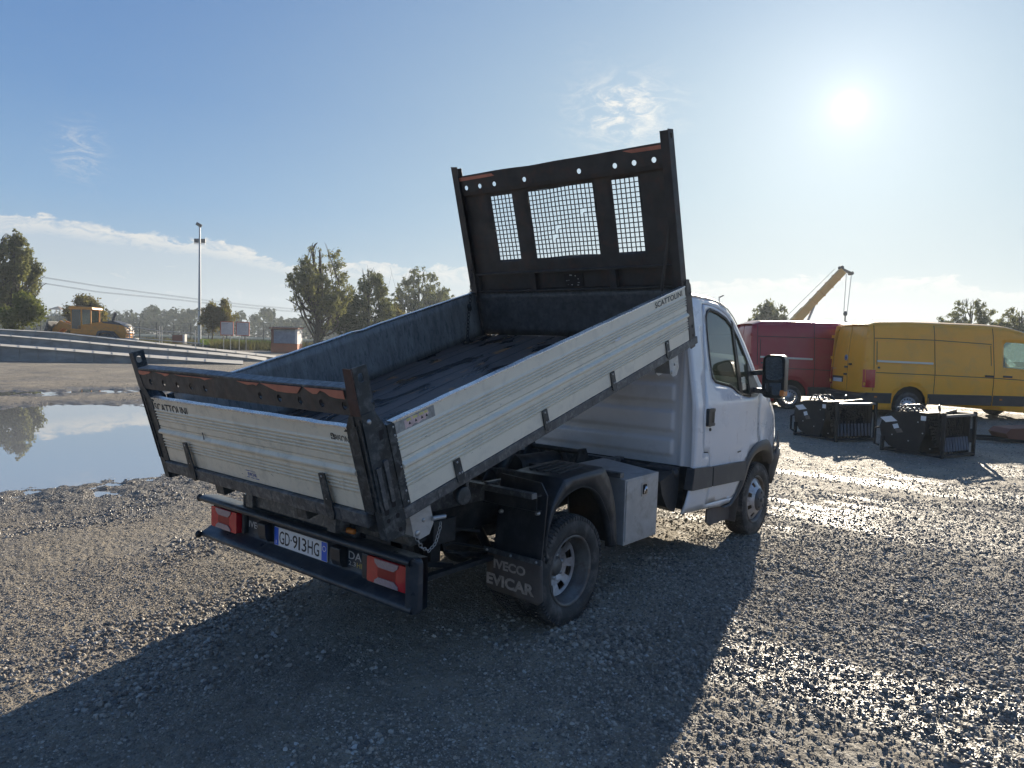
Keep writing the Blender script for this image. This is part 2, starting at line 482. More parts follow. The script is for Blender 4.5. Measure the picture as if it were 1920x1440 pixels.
class MB:
    """collects shapes; build() links them as one mesh object"""

    def __init__(s):
        s.v, s.f, s.smooth = [], [], []

    def add(s, vs, fs, smooth=False):
        o = len(s.v)
        s.v += [tuple(v) for v in vs]
        s.f += [tuple(i + o for i in f) for f in fs]
        s.smooth += [smooth] * len(fs)
        return s

    def box(s, x0, x1, y0, y1, z0, z1):
        vs = [(x, y, z) for x in (x0, x1) for y in (y0, y1) for z in (z0, z1)]
        return s.add(vs, [(0, 1, 3, 2), (4, 6, 7, 5), (0, 4, 5, 1), (2, 3, 7, 6), (0, 2, 6, 4), (1, 5, 7, 3)])

    def bar(s, p0, p1, w, h, up=(0, 0, 1)):
        p0, p1 = Vector(p0), Vector(p1)
        d = (p1 - p0).normalized()
        side = d.cross(Vector(up))
        if side.length < 1e-5:
            side = d.cross(Vector((1, 0, 0)))
        side.normalize()
        u = side.cross(d)
        vs = [p + side * a * w / 2 + u * b * h / 2 for p in (p0, p1) for a in (-1, 1) for b in (-1, 1)]
        return s.add(vs, [(0, 1, 3, 2), (4, 6, 7, 5), (0, 4, 5, 1), (2, 3, 7, 6), (0, 2, 6, 4), (1, 5, 7, 3)])

    def tube(s, pts, r, n=8, caps=True, r1=None):
        pts = [Vector(p) for p in pts]
        rings = []
        prev = None
        for i, p in enumerate(pts):
            d = (pts[min(i + 1, len(pts) - 1)] - pts[max(i - 1, 0)]).normalized()
            a = prev if prev is not None else (Vector((0, 0, 1)) if abs(d.z) < .9 else Vector((1, 0, 0)))
            sx = (a - d * a.dot(d))
            if sx.length < 1e-6:
                sx = d.orthogonal()
            sx.normalize()
            prev = sx
            sy = d.cross(sx)
            rr = r if r1 is None else r + (r1 - r) * i / (len(pts) - 1)
            rings.append([p + (sx * math.cos(2 * math.pi * k / n) + sy * math.sin(2 * math.pi * k / n)) * rr for k in range(n)])
        vs = [q for ring in rings for q in ring]
        fs = [(i * n + k, i * n + (k + 1) % n, (i + 1) * n + (k + 1) % n, (i + 1) * n + k) for i in range(len(pts) - 1) for k in range(n)]
        s.add(vs, fs, True)
        if caps:
            s.add(rings[0], [tuple(reversed(range(n)))])
            s.add(rings[-1], [tuple(range(n))])
        return s

    def lathe(s, prof, n=32, axis='y', c=(0, 0, 0), closed=False, smooth=True):
        """prof: (along, radius)"""
        vs, fs = [], []
        m = len(prof)
        for k in range(n):
            a = 2 * math.pi * k / n
            for (t, r) in prof:
                p = {'y': (r * math.cos(a), t, r * math.sin(a)), 'x': (t, r * math.cos(a), r * math.sin(a)), 'z': (r * math.cos(a), r * math.sin(a), t)}[axis]
                vs.append((p[0] + c[0], p[1] + c[1], p[2] + c[2]))
        for k in range(n):
            for i in range(m if closed else m - 1):
                j = (i + 1) % m
                fs.append((k * m + i, k * m + j, ((k + 1) % n) * m + j, ((k + 1) % n) * m + i))
        return s.add(vs, fs, smooth)

    def prism(s, poly, fn0, fn1, smooth=False):
        """two copies of a polygon joined by walls; fn0/fn1 map (a,b) to 3D"""
        n = len(poly)
        vs = [fn0(*p) for p in poly] + [fn1(*p) for p in poly]
        s.add(vs, [tuple(range(n)), tuple(reversed(range(n, 2 * n)))])
        s.add(vs, [(i, i + n, (i + 1) % n + n, (i + 1) % n) for i in range(n)], smooth)
        return s

    def grid(s, nu, nv, fn, smooth=True):
        vs = [fn(i / nu, j / nv) for i in range(nu + 1) for j in range(nv + 1)]
        fs = [(i * (nv + 1) + j, (i + 1) * (nv + 1) + j, (i + 1) * (nv + 1) + j + 1, i * (nv + 1) + j + 1) for i in range(nu) for j in range(nv)]
        return s.add(vs, fs, smooth)

    def ball(s, c, r, n=12, m=8, sc=(1, 1, 1)):
        vs = [(c[0], c[1], c[2] + r * sc[2])]
        for i in range(1, m):
            t = math.pi * i / m
            for k in range(n):
                a = 2 * math.pi * k / n
                vs.append((c[0] + r * sc[0] * math.sin(t) * math.cos(a), c[1] + r * sc[1] * math.sin(t) * math.sin(a), c[2] + r * sc[2] * math.cos(t)))
        vs.append((c[0], c[1], c[2] - r * sc[2]))
        fs = [(0, 1 + k, 1 + (k + 1) % n) for k in range(n)]
        for i in range(m - 2):
            for k in range(n):
                a = 1 + i * n + k
                b = 1 + i * n + (k + 1) % n
                fs.append((a, a + n, b + n, b))
        e = len(vs) - 1
        fs += [(e, 1 + (m - 2) * n + (k + 1) % n, 1 + (m - 2) * n + k) for k in range(n)]
        return s.add(vs, fs, True)

    def mesh(s, name, m=None, fix=True):
        me = bpy.data.meshes.new(name)
        me.from_pydata(s.v, [], s.f)
        me.polygons.foreach_set('use_smooth', s.smooth)
        if fix:
            bm = bmesh.new()
            bm.from_mesh(me)
            bmesh.ops.recalc_face_normals(bm, faces=bm.faces)
            bm.to_mesh(me)
            bm.free()
        if m:
            me.materials.append(MATS[m])
        me.update()
        return me

    def build(s, name, m, parent=None, frame=None, bevel=0.0, solid=0.0, fix=True, auto=False, **props):
        me = s.mesh(name, m, fix)
        o = bpy.data.objects.new(name, me)
        link(o, parent, frame if frame is not None else (WM[parent.name] if parent is not None else ID))
        if solid:
            q = o.modifiers.new('thickness', 'SOLIDIFY')
            q.thickness = solid
            q.offset = -1
        if bevel:
            q = o.modifiers.new('bevel', 'BEVEL')
            q.width = bevel
            q.segments = 2
            q.limit_method = 'ANGLE'
            q.angle_limit = rad(40)
            q.harden_normals = False
        for k, v in props.items():
            o[k] = v
        return o


def inside(p, poly):
    c = False
    x, y = p
    n = len(poly)
    for i in range(n):
        x0, y0 = poly[i]
        x1, y1 = poly[(i + 1) % n]
        if (y0 > y) != (y1 > y) and x < (x1 - x0) * (y - y0) / (y1 - y0) + x0:
            c = not c
    return c


def densify(poly, step):
    out_ = []
    n = len(poly)
    for i in range(n):
        a, b = Vector(poly[i]), Vector(poly[(i + 1) % n])
        k = max(1, int((b - a).length / step))
        for j in range(k):
            out_.append(tuple(a + (b - a) * j / k))
    return out_


def sheet(outline, holes, fn, step=0.08, mb=None, flip=False, smooth=True):
    """a sheet cut to an outline with holes, triangulated finely enough to follow fn: (a,b) -> 3D"""
    mb = mb or MB()
    loops = [densify(outline, step)] + [densify(h, step) for h in holes]
    verts, edges = [], []
    for lp in loops:
        o = len(verts)
        verts += lp
        edges += [(o + i, o + (i + 1) % len(lp)) for i in range(len(lp))]
    xs = [p[0] for p in outline]
    ys = [p[1] for p in outline]
    x = min(xs) + step * .5
    while x < max(xs):
        y = min(ys) + step * .5
        while y < max(ys):
            if inside((x, y), loops[0]) and not any(inside((x, y), h) for h in loops[1:]):
                if min((Vector(q) - Vector((x, y))).length for q in verts[:sum(map(len, loops))]) > step * .45:
                    verts.append((x, y))
            y += step
        x += step
    r = delaunay_2d_cdt([Vector(v) for v in verts], edges, [], 0, 1e-6)
    vs, fs = r[0], r[2]
    keep = []
    for f in fs:
        c = sum((vs[i] for i in f), Vector((0, 0))) / len(f)
        if inside(c, loops[0]) and not any(inside(c, h) for h in loops[1:]):
            keep.append(tuple(reversed(f)) if flip else tuple(f))
    mb.add([fn(v.x, v.y) for v in vs], keep, smooth)
    return mb


def circle(cx, cy, r, n=16, sx=1.0):
    return [(cx + r * sx * math.cos(2 * math.pi * k / n), cy + r * math.sin(2 * math.pi * k / n)) for k in range(n)]


def rrect(x0, x1, y0, y1, r, n=4):
    out_ = []
    for cx, cy, a0 in ((x1 - r, y1 - r, 0), (x0 + r, y1 - r, 90), (x0 + r, y0 + r, 180), (x1 - r, y0 + r, 270)):
        for k in range(n + 1):
            a = rad(a0 + 90 * k / n)
            out_.append((cx + r * math.cos(a), cy + r * math.sin(a)))
    return out_


def text(name, body_, origin, right, up, w, h, m, parent, depth=0.0012, bold=0.0, shear=0.0, **props):
    """flat lettering w x h whose lower-left corner lies at origin"""
    cu = bpy.data.curves.new(name, 'FONT')
    cu.body = body_
    cu.offset = bold
    cu.shear = shear
    cu.extrude = 0
    cu.resolution_u = 3
    tmp = bpy.data.objects.new('tmp', cu)
    col.objects.link(tmp)
    dg = bpy.context.evaluated_depsgraph_get()
    me = bpy.data.meshes.new_from_object(tmp.evaluated_get(dg))
    bpy.data.objects.remove(tmp)
    bpy.data.curves.remove(cu)
    vs = [v.co.copy() for v in me.vertices]
    x0, x1 = min(v.x for v in vs), max(v.x for v in vs)
    y0, y1 = min(v.y for v in vs), max(v.y for v in vs)
    right, up, origin = Vector(right).normalized(), Vector(up).normalized(), Vector(origin)
    nrm = right.cross(up)
    for v in me.vertices:
        v.co = origin + right * ((v.co.x - x0) / (x1 - x0) * w) + up * ((v.co.y - y0) / (y1 - y0) * h) + nrm * depth
    me.name = name
    me.materials.clear()
    me.materials.append(MATS[m])
    o = bpy.data.objects.new(name, me)
    link(o, parent, WM[parent.name])
    for k, v in props.items():
        o[k] = v
    return o


# value noise on arrays
_perm = rs.permutation(4096)


def vnoise(x, y, seed=0):
    xi, yi = np.floor(x).astype(int), np.floor(y).astype(int)
    xf, yf = x - xi, y - yi
    xf, yf = xf * xf * (3 - 2 * xf), yf * yf * (3 - 2 * yf)

    def h(a, b):
        return _perm[(_perm[(a + seed * 131) & 4095] + b) & 4095] / 4095.0
    return (h(xi, yi) * (1 - xf) + h(xi + 1, yi) * xf) * (1 - yf) + (h(xi, yi + 1) * (1 - xf) + h(xi + 1, yi + 1) * xf) * yf


def fbm(x, y, f, octs=4, seed=0, gain=0.5):
    s = 0
    a = 1.0
    t = 0
    for k in range(octs):
        s = s + a * vnoise(x * f + 17.3 * k, y * f - 9.1 * k, seed + k)
        t += a
        a *= gain
        f *= 2.03
    return s / t
# ============================================================ THE TIPPER TRUCK
truck = thing('tipper_truck', 'white single cab tipper truck with its cream ribbed dump bed raised', 'truck')
WB = 3.054
RR = 0.345


def tyre_profile(w, r, rim):
    """closed-ish section along the axle, centre 0"""
    h = w / 2
    return [(-h * .78, rim), (-h * .98, rim + .02), (-h * 1.02, (rim + r) / 2), (-h * .96, r - .03), (-h * .82, r - .008), (-h * .6, r), (h * .6, r),
            (h * .82, r - .008), (h * .96, r - .03), (h * 1.02, (rim + r) / 2), (h * .98, rim + .02), (h * .78, rim)]


def tyre(name, parent, c, r, w, rim, lugs=True):
    mb = MB()
    mb.lathe(tyre_profile(w, r, rim), 56, 'y', c)
    if lugs:
        n = 72
        for k in range(n):
            a = 2 * math.pi * k / n
            for s, off in ((-1, 0), (1, .5)):
                aa = a + off * 2 * math.pi / n
                d = Vector((math.cos(aa), 0, math.sin(aa)))
                t = Vector((-math.sin(aa), 0, math.cos(aa)))
                c0 = Vector(c)
                w0 = 2 * math.pi * r / n * .30
                vs = []
                for (yy, rr_) in ((s * w * .495, r - .028), (s * w * .485, r - .004), (s * w * .30, r + .006), (s * w * .30, r - .012), (s * w * .46, r - .028)):
                    for q in (-1, 1):
                        vs.append(c0 + d * rr_ + t * q * w0 + Vector((0, yy, 0)))
                mb.add(vs, [(0, 1, 3, 2), (2, 3, 5, 4), (4, 5, 7, 6), (6, 7, 9, 8), (8, 9, 1, 0), (0, 2, 4, 6, 8), (1, 9, 7, 5, 3)])
            d2 = a + .25 * 2 * math.pi / n
            for yy in (-.16, 0.0, .16):
                d = Vector((math.cos(d2 + yy), 0, math.sin(d2 + yy)))
                t = Vector((-math.sin(d2 + yy), 0, math.cos(d2 + yy)))
                p = Vector(c) + Vector((0, yy * w * 1.1, 0))
                mb.bar(p + d * (r - .004) - t * w0 * .9, p + d * (r - .004) + t * w0 * .9, w * .13, .022, up=d)
    return mb.build(name, 'tyre_rubber', parent)


def wheel_disc(mb, c, y0, y1, r_in, r_out, nh, rh0, rh1, hw, side, th=.006):
    """ring between two radii with nh openings"""
    n = 96
    rads = [r_in, r_in + (rh0 - r_in) * .6, rh0, (rh0 + rh1) / 2, rh1, r_out]
    ys = [np.interp(r, [r_in, r_out], [y0, y1]) for r in rads]
    for off in (0, th * side):
        vs = [(c[0] + r * math.cos(2 * math.pi * k / n), y + off, c[2] + r * math.sin(2 * math.pi * k / n)) for r, y in zip(rads, ys) for k in range(n)]
        fs = []
        for i in range(len(rads) - 1):
            for k in range(n):
                ph = ((k + .5) / n * nh) % 1.0
                if i in (2, 3) and abs(ph - .5) < hw:
                    continue
                fs.append((i * n + k, i * n + (k + 1) % n, (i + 1) * n + (k + 1) % n, (i + 1) * n + k))
        mb.add(vs, fs, True)


def rear_wheel(side, outer):
    """one wheel of a twin pair; the outer one is deeply dished"""
    yo = side * (0.978 if outer else 0.755)       # outer face of the tyre
    yc = yo - side * .0975
    w = MB()
    s = side
    # barrel and flanges
    w.lathe([(yo - s * .012, .225), (yo - s * .006, .218), (yo - s * .02, .206), (yo - s * .055, .203), (yo - s * .07, .190), (yo - s * .10, .186),
             (yo - s * .125, .182), (yo - s * .15, .190), (yo - s * .17, .205), (yo - s * .185, .225)], 64, 'y', (0, 0, RR - .008))
    o = w.build('wheel', 'rim_dirty', truck)
    if outer:
        d = MB()
        wheel_disc(d, (0, 0, RR - .008), yo - s * .150, yo - s * .112, .078, .186, 8, .122, .165, .24, -s)
        d.build('wheel_disc', 'rim_silver', o)
        h = MB()
        h.lathe([(yo - s * .150, .0), (yo - s * .150, .085), (yo - s * .165, .09)], 40, 'y', (0, 0, RR - .008))
        h.lathe([(yo - s * .115, .0), (yo - s * .115, .045), (yo - s * .122, .055), (yo - s * .15, .06)], 28, 'y', (0, 0, RR - .008))
        h.build('hub', 'rim_dirty', o)
        for k in range(6):
            a = 2 * math.pi * (k + .3) / 6
            b = MB()
            b.lathe([(yo - s * .125, 0), (yo - s * .125, .012), (yo - s * .155, .014)], 6, 'y', (.072 * math.cos(a), 0, RR - .008 + .072 * math.sin(a)))
            b.build('wheel_nut', 'bolt_steel', o)
    tyre('tyre', o, (0, yc, RR - .008), RR, .195, .222)
    return o


for s in (-1, 1):
    rear_wheel(s, True)
    rear_wheel(s, False)

for s in (-1, 1):
    yo = s * .975
    w = MB()
    c = (WB, 0, RR - .008)
    w.lathe([(yo - s * .012, .225), (yo - s * .004, .218), (yo - s * .02, .206), (yo - s * .05, .200), (yo - s * .12, .19), (yo - s * .185, .225)], 56, 'y', c)
    o = w.build('wheel', 'rim_dirty', truck)
    d = MB()
    wheel_disc(d, c, yo + s * .022, yo - s * .035, .105, .196, 8, .132, .172, .20, -s)
    d.build('wheel_disc', 'rim_silver', o)
    h = MB()
    h.lathe([(yo + s * .045, 0), (yo + s * .045, .075), (yo + s * .036, .098), (yo + s * .012, .112), (yo - s * .01, .112)], 40, 'y', c)
    for k in range(5):
        a = 2 * math.pi * k / 5 + .3
        h.lathe([(yo + s * .052, 0), (yo + s * .052, .012), (yo + s * .038, .016)], 12, 'y', (c[0] + .072 * math.cos(a), 0, c[2] + .072 * math.sin(a)))
    h.lathe([(yo + s * .056, 0), (yo + s * .056, .018), (yo + s * .04, .024)], 16, 'y', c)
    h.build('hub_cap', 'grey_plastic', o)
    tyre('tyre', o, (WB, yo - s * .0975, RR - .008), RR, .195, .222)

# ------------------------------------------------------------ chassis
mb = MB()
for s in (-1, 1):
    y = s * .40
    mb.box(-1.28, 3.6, y - .003, y + .003, .56, .735)
    mb.box(-1.28, 3.6, y - (.06 if s > 0 else 0), y + (.06 if s < 0 else 0), .728, .735)
    mb.box(-1.28, 3.6, y - (.06 if s > 0 else 0), y + (.06 if s < 0 else 0), .56, .567)
for x in (-1.15, -.55, .35, 1.15, 1.9):
    mb.box(x - .04, x + .04, -.396, .396, .60, .70)
mb.build('chassis_frame', 'chassis', truck, bevel=.003)
mb = MB()
for s in (-1, 1):
    y = s * .40
    mb.box(-1.42, 1.50, y - .035, y + .035, .739, .84)
for x in (-1.36, -.25, .35, .72, 1.42):
    mb.box(x - .035, x + .035, -.365, .365, .745, .83)
# light frame members that catch the sun between bed and mudguard
for x in (-.42, .30, .56):
    mb.bar((x, -.98, .875), (x, -.43, .875), .05, .035)
    mb.bar((x, .98, .875), (x, .43, .875), .05, .035)
mb.bar((-.42, -.60, .90), (.56, -.60, .90), .035, .012)
mb.bar((-.42, .60, .90), (.56, .60, .90), .035, .012)
mb.build('subframe', 'rail_steel', truck, bevel=.003)
# axle, differential, leaf springs, dampers
mb = MB()
mb.tube([(0, -.6, .337), (0, .6, .337)], .055, 12)
mb.ball((0, 0, .337), .15, 14, 10, (1.0, .9, 1.0))
mb.tube([(.1, 0, .35), (2.4, 0, .52)], .04, 10)
mb.build('rear_axle', 'chassis', truck)
for s in (-1, 1):
    mb = MB()
    for k in range(4):
        L_ = .66 - k * .13
        pts = [(x, s * .475, .50 - k * .014 - .11 * (1 - (x / .66) ** 2)) for x in np.linspace(-L_, L_, 9)]
        for a, b in zip(pts, pts[1:]):
            mb.bar(a, b, .07, .011)
    mb.bar((-.66, s * .475, .50), (-.70, s * .475, .62), .05, .02)
    mb.bar((-.02, s * .475, .33), (-.02, s * .475, .42), .09, .12)
    mb.build('leaf_spring', 'chassis', truck)
    mb = MB()
    mb.tube([(-.10, s * .36, .36), (-.28, s * .34, .68)], .03, 10)
    mb.build('shock_absorber', 'chassis', truck)
mb = MB()
mb.tube([(WB, -.8, .33), (WB, .8, .33)], .045, 10)
mb.box(WB - .35, WB + .5, -.45, .45, .42, .75)
mb.box(2.1, 3.2, -.4, .4, .30, .56)
mb.build('front_axle', 'chassis', truck, bevel=.01)
mb = MB()
mb.box(-.95, -.62, -.22, .22, .40, .66)
mb.tube([(-.70, .28, .34), (.8, .30, .36), (1.8, .3, .40)], .032, 8)
mb.box(.35, .92, .02, .34, .30, .52)
mb.lathe([(-.42, .0), (-.42, .14), (-.36, .17), (-.22, .17), (-.16, .14), (-.16, 0)], 24, 'z', (-.95, 0, .90)) if False else None
mb.build('exhaust', 'chassis', truck, bevel=.01)
# spare wheel slung under the tail
sp = MB()
sp.lathe([(z, r) for z, r in ((.42, .20), (.40, .25), (.40, .31), (.43, .335), (.50, .335), (.53, .31), (.53, .25), (.51, .20))], 40, 'z', (-.78, .05, -.02), closed=True)
sp.build('spare_tyre', 'tyre_rubber', truck)
# brackets, hoses, boxes behind the wheel: the clutter seen between bumper and mudguard
mb = MB()
mb.box(-1.02, -.99, -.52, -.41, .52, .84)
mb.box(-.78, -.70, -.50, -.43, .45, .72)
mb.bar((-1.20, -.46, .55), (-.60, -.50, .40), .03, .03)
mb.bar((-.95, -.45, .36), (-.90, -.45, .74), .05, .05)
mb.box(-.88, -.70, -.62, -.45, .60, .74)
mb.tube([(-1.18, -.50, .70), (-.95, -.56, .62), (-.7, -.53, .66), (-.45, -.58, .6)], .012, 6)
mb.tube([(-1.15, -.3, .50), (-.9, -.35, .44), (-.5, -.4, .5), (-.2, -.5, .42)], .010, 6)
mb.bar((-.92, -.60, .42), (-.40, -.64, .44), .05, .03)
mb.bar((-1.10, -.42, .30), (-1.10, -.42, .56), .035, .035)
mb.bar((-1.05, -.72, .52), (-1.05, .6, .52), .05, .07)
mb.bar((-.80, -.38, .20), (-.80, -.38, .60), .035, .05)
mb.build('tail_bracket', 'chassis', truck, bevel=.004)

# ------------------------------------------------------------ mudguards
guard = [(-.290, .445), (-.288, .62), (-.235, .79), (-.145, .905), (-.08, .932), (.28, .948), (.345, .925), (.425, .80), (.485, .62), (.512, .40)]
inner = [(-.255, .470), (-.300, .560), (-.235, .735), (-.10, .835), (.08, .865), (.24, .810), (.35, .69), (.42, .56), (.455, .40)]


def smooth_poly(p, n=4):
    """Catmull-Rom through open points"""
    out_ = []
    P_ = [p[0]] + list(p) + [p[-1]]
    for i in range(1, len(P_) - 2):
        a, b, c, d = (Vector(q) for q in P_[i - 1:i + 3])
        for k in range(n):
            t = k / n
            out_.append(tuple(.5 * ((2 * b) + (c - a) * t + (2 * a - 5 * b + 4 * c - d) * t * t + (-a + 3 * b - 3 * c + d) * t ** 3)))
    out_.append(tuple(p[-1]))
    return out_


for s in (-1, 1):
    mb = MB()
    g = smooth_poly(guard)
    ys = [s * .985, s * .975, s * .955, s * .60]
    zz = [0, .006, .014, .014]
    vs, fs = [], []
    for y, dz in zip(ys, zz):
        vs += [(x, y, z + dz) for x, z in g]
    m_ = len(g)
    for j in range(len(ys) - 1):
        fs += [(j * m_ + i, j * m_ + i + 1, (j + 1) * m_ + i + 1, (j + 1) * m_ + i) for i in range(m_ - 1)]
    mb.add(vs, fs, True)
    # side lip round the opening
    ring = g + list(reversed(smooth_poly(inner)))
    sheet(ring, [], lambda a, b: (a, s * .985, b), .06, mb)
    inn = smooth_poly(inner)
    mb.add([(x, s * .985, z) for x, z in inn] + [(x, s * .93, z - .004) for x, z in inn],
           [(i, i + 1, len(inn) + i + 1, len(inn) + i) for i in range(len(inn) - 1)], True)
    gd = mb.build('mudguard', 'black_plastic', truck, solid=.004)
    for k in range(5):
        q = MB()
        y0 = s * (.66 + k * .055)
        q.bar((-.06, y0, .952), (.25, y0, .968), .018, .008)
        q.build('mudguard_rib', 'black_plastic', gd, bevel=.003)
    # rear splash panel
    q = MB()
    q.prism([(s * .615, .46), (s * .985, .46), (s * .985, .86), (s * .93, .93), (s * .615, .945)], lambda a, b: (-.345 + .12 * max(0, b - .5), a, b), lambda a, b: (-.335 + .12 * max(0, b - .5), a, b))
    q.build('splash_panel', 'black_plastic', truck, bevel=.003)
    q = MB()
    q.box(-.385, -.380, min(s * .56, s * .97), max(s * .56, s * .97), .775, .865)
    q.box(-.40, -.335, min(s * .56, s * .97), max(s * .56, s * .97), .862, .868)
    q.box(-.40, -.335, min(s * .56, s * .97), max(s * .56, s * .97), .772, .778)
    q.build('guard_crossmember', 'chassis', truck)
    # mud flap with lettering
    q = MB()

    def flapfn(a, b, off=0.0):
        return (-.372 - .015 * (b / .25) ** 2 * 0 + .010 * math.sin(a * 9) + .02 * (.49 - b) + off, a, b)
    sheet([(s * .575, .235), (s * .62, .222), (s * .80, .226), (s * .99, .215), (s * 1.02, .24), (s * 1.015, .487), (s * .575, .487)], [], lambda a, b: flapfn(a, b), .05, q)
    fl = q.build('mudflap', 'flap_rubber', truck, solid=.006)
    q = MB()
    q.box(-.392, -.384, min(s * .57, s * 1.02), max(s * .57, s * 1.02), .462, .495)
    q.build('flap_strip', 'rail_steel', fl, bevel=.002)
    for yb in (.60, .79, .985):
        q = MB()
        q.lathe([(-.398, 0), (-.398, .007), (-.391, .009)], 8, 'x', (0, s * yb, .478))
        q.build('flap_bolt', 'bolt_steel', fl)
    if s < 0:
        yl = -.655
    else:
        yl = .93
    text('lettering', 'IVECO', (-.389, yl, .375), (0, -1, -.01), (0, 0, 1), .25, .058, 'flap_print', fl, .002, bold=.04)
    text('lettering', 'EVICAR', (-.387, yl + .055, .268), (0, -1, -.01), (0, 0, 1), .375, .072, 'flap_print', fl, .004, bold=.04)
for (y, z) in ((-.66, .72), (-.945, .755), (.66, .72), (.945, .755)):
    q = MB()
    q.lathe([(-.352, 0), (-.352, .012), (-.33, .014)], 10, 'x', (0, y, z))
    q.build('panel_bolt', 'bolt_steel', truck)

# ------------------------------------------------------------ tool box
mb = MB()
mb.prism([(.607, .375), (1.072, .372), (1.082, .838), (.607, .836)], lambda a, b: (a, -.978, b), lambda a, b: (a, -.50, b + (.045 if b > .6 else 0)))
tb = mb.build('toolbox', 'toolbox_alu', truck, bevel=.006)
mb = MB()
mb.prism(rrect(.622, 1.062, .395, .825, .01), lambda a, b: (a, -.984, b), lambda a, b: (a, -.979, b))
dr = mb.build('toolbox_door', 'toolbox_alu', tb, bevel=.002)
mb = MB()
mb.prism(rrect(.825, .905, .690, .790, .008), lambda a, b: (a, -.989, b), lambda a, b: (a, -.984, b))
mb.build('latch_plate', 'bolt_steel', tb, bevel=.001)
mb = MB()
mb.prism(rrect(.836, .894, .704, .776, .012), lambda a, b: (a, -.9905, b), lambda a, b: (a, -.989, b))
mb.build('latch_recess', 'gap_dark', tb)
mb = MB()
mb.tube([(.852, -.995, .712), (.850, -.998, .735), (.862, -.998, .762), (.872, -.998, .762), (.880, -.998, .735), (.880, -.995, .708)], .006, 6)
mb.build('latch_handle', 'chrome', tb)
mb = MB()
mb.box(.60, 1.02, .55, .98, .36, .84)
mb.build('fuel_tank', 'chassis', truck, bevel=.02)

# tipping shaft with its rounded end, hinge stand and hydraulic ram
mb = MB()
mb.tube([(1.555, -.83, .755), (1.45, -.35, .80), (1.45, .35, .80), (1.55, .83, .755)], .030, 14)
sh = mb.build('front_shaft', 'chassis', truck)
mb = MB()
mb.ball((1.556, -.862, .752), .042, 16, 10)
mb.tube([(1.552, -.76, .757), (1.556, -.84, .753)], .046, 16)
mb.build('shaft_end', 'black_plastic', sh)
mb = MB()
mb.tube([(.62, .02, .80), (1.12, -.02, .80)], .085, 22)
mb.tube([(.60, .02, .80), (.64, .02, .80)], .095, 22)
mb.tube([(1.08, -.02, .80), (1.14, -.02, .80)], .098, 22)
mb.build('hydraulic_reservoir', 'chassis', truck)
mb = MB()
for y in (-.30, .22):
    mb.prism([(.98, .80), (1.20, .80), (1.13, .93), (1.05, .93)], lambda a, b: (a, y, b), lambda a, b: (a, y + .02, b))
mb.tube([(1.09, -.30, .90), (1.09, .24, .90)], .022, 10)
mb.build('ram_stand', 'chassis', truck, bevel=.004)
mb = MB()
mb.tube([(.30, 0, .70), (.60, 0, 1.05)], .065, 18)
rm = mb.build('hydraulic_ram', 'chassis', truck)
mb = MB()
mb.tube([(.58, 0, 1.03), (.86, 0, 1.36)], .042, 16)
mb.build('ram_rod', 'chrome', rm)
mb = MB()
mb.box(1.05, 1.11, -.955, -.90, .60, .72)
mb.build('wood_block', 'wood_pale', truck, bevel=.004)
mb = MB()
mb.prism([(1.30, .72), (1.62, .80), (1.60, .52), (1.55, .44), (1.42, .50), (1.33, .62)], lambda a, b: (a, -.88, b), lambda a, b: (a + .06, -.60, b))
mb.build('cab_step_shield', 'black_plastic', truck, bevel=.01)
mb = MB()
mb.prism([(1.30, .72), (1.62, .80), (1.60, .52), (1.55, .44), (1.42, .50), (1.33, .62)], lambda a, b: (a + .06, .60, b), lambda a, b: (a, .88, b))
mb.build('cab_step_shield', 'black_plastic', truck, bevel=.01)

# ------------------------------------------------------------ rear bumper
prof = [(-1.385, .712), (-1.402, .706), (-1.410, .692), (-1.402, .678), (-1.36, .668), (-1.318, .662), (-1.300, .655), (-1.300, .516), (-1.312, .503),
        (-1.352, .482), (-1.380, .470), (-1.392, .455), (-1.388, .440), (-1.372, .432), (-1.275, .445), (-1.275, .700)]
mb = MB()
m_ = len(prof)
yy = [-.985, -.97, 1.03]
vs = [(x, y, z) for y in yy for x, z in prof]
mb.add(vs, [(j * m_ + i, j * m_ + (i + 1) % m_, (j + 1) * m_ + (i + 1) % m_, (j + 1) * m_ + i) for j in range(2) for i in range(m_)], True)
mb.add([(x, 1.03, z) for x, z in prof], [tuple(range(m_))])
bp = mb.build('rear_bumper', 'bumper_paint', truck)
# wrap-round right end
mb = MB()
capo = rrect(-1.015, -.938, .432, .714, .035, 5)
n_ = len(capo)
o1 = [(-1.415 + .05 * (1 if a < -1.03 else 0), a, b) for a, b in capo]
mb.add([(-1.388 + (.035 * ((-.975 - a) / .04) ** 2 if a < -.975 else 0), a, b) for a, b in capo] + [(-1.33, a, b) for a, b in capo],
       [tuple(range(n_)), tuple(reversed(range(n_, 2 * n_)))] + [(i, n_ + i, n_ + (i + 1) % n_, (i + 1) % n_) for i in range(n_)], False)
mb.build('bumper_end', 'bumper_paint', bp, bevel=.012)
for z, x in ((.694, -1.39), (.452, -1.40)):
    q = MB()
    q.ball((x, 1.035, z), .026, 12, 8, (1, .6, 1))
    q.build('tube_cap', 'black_plastic', bp)
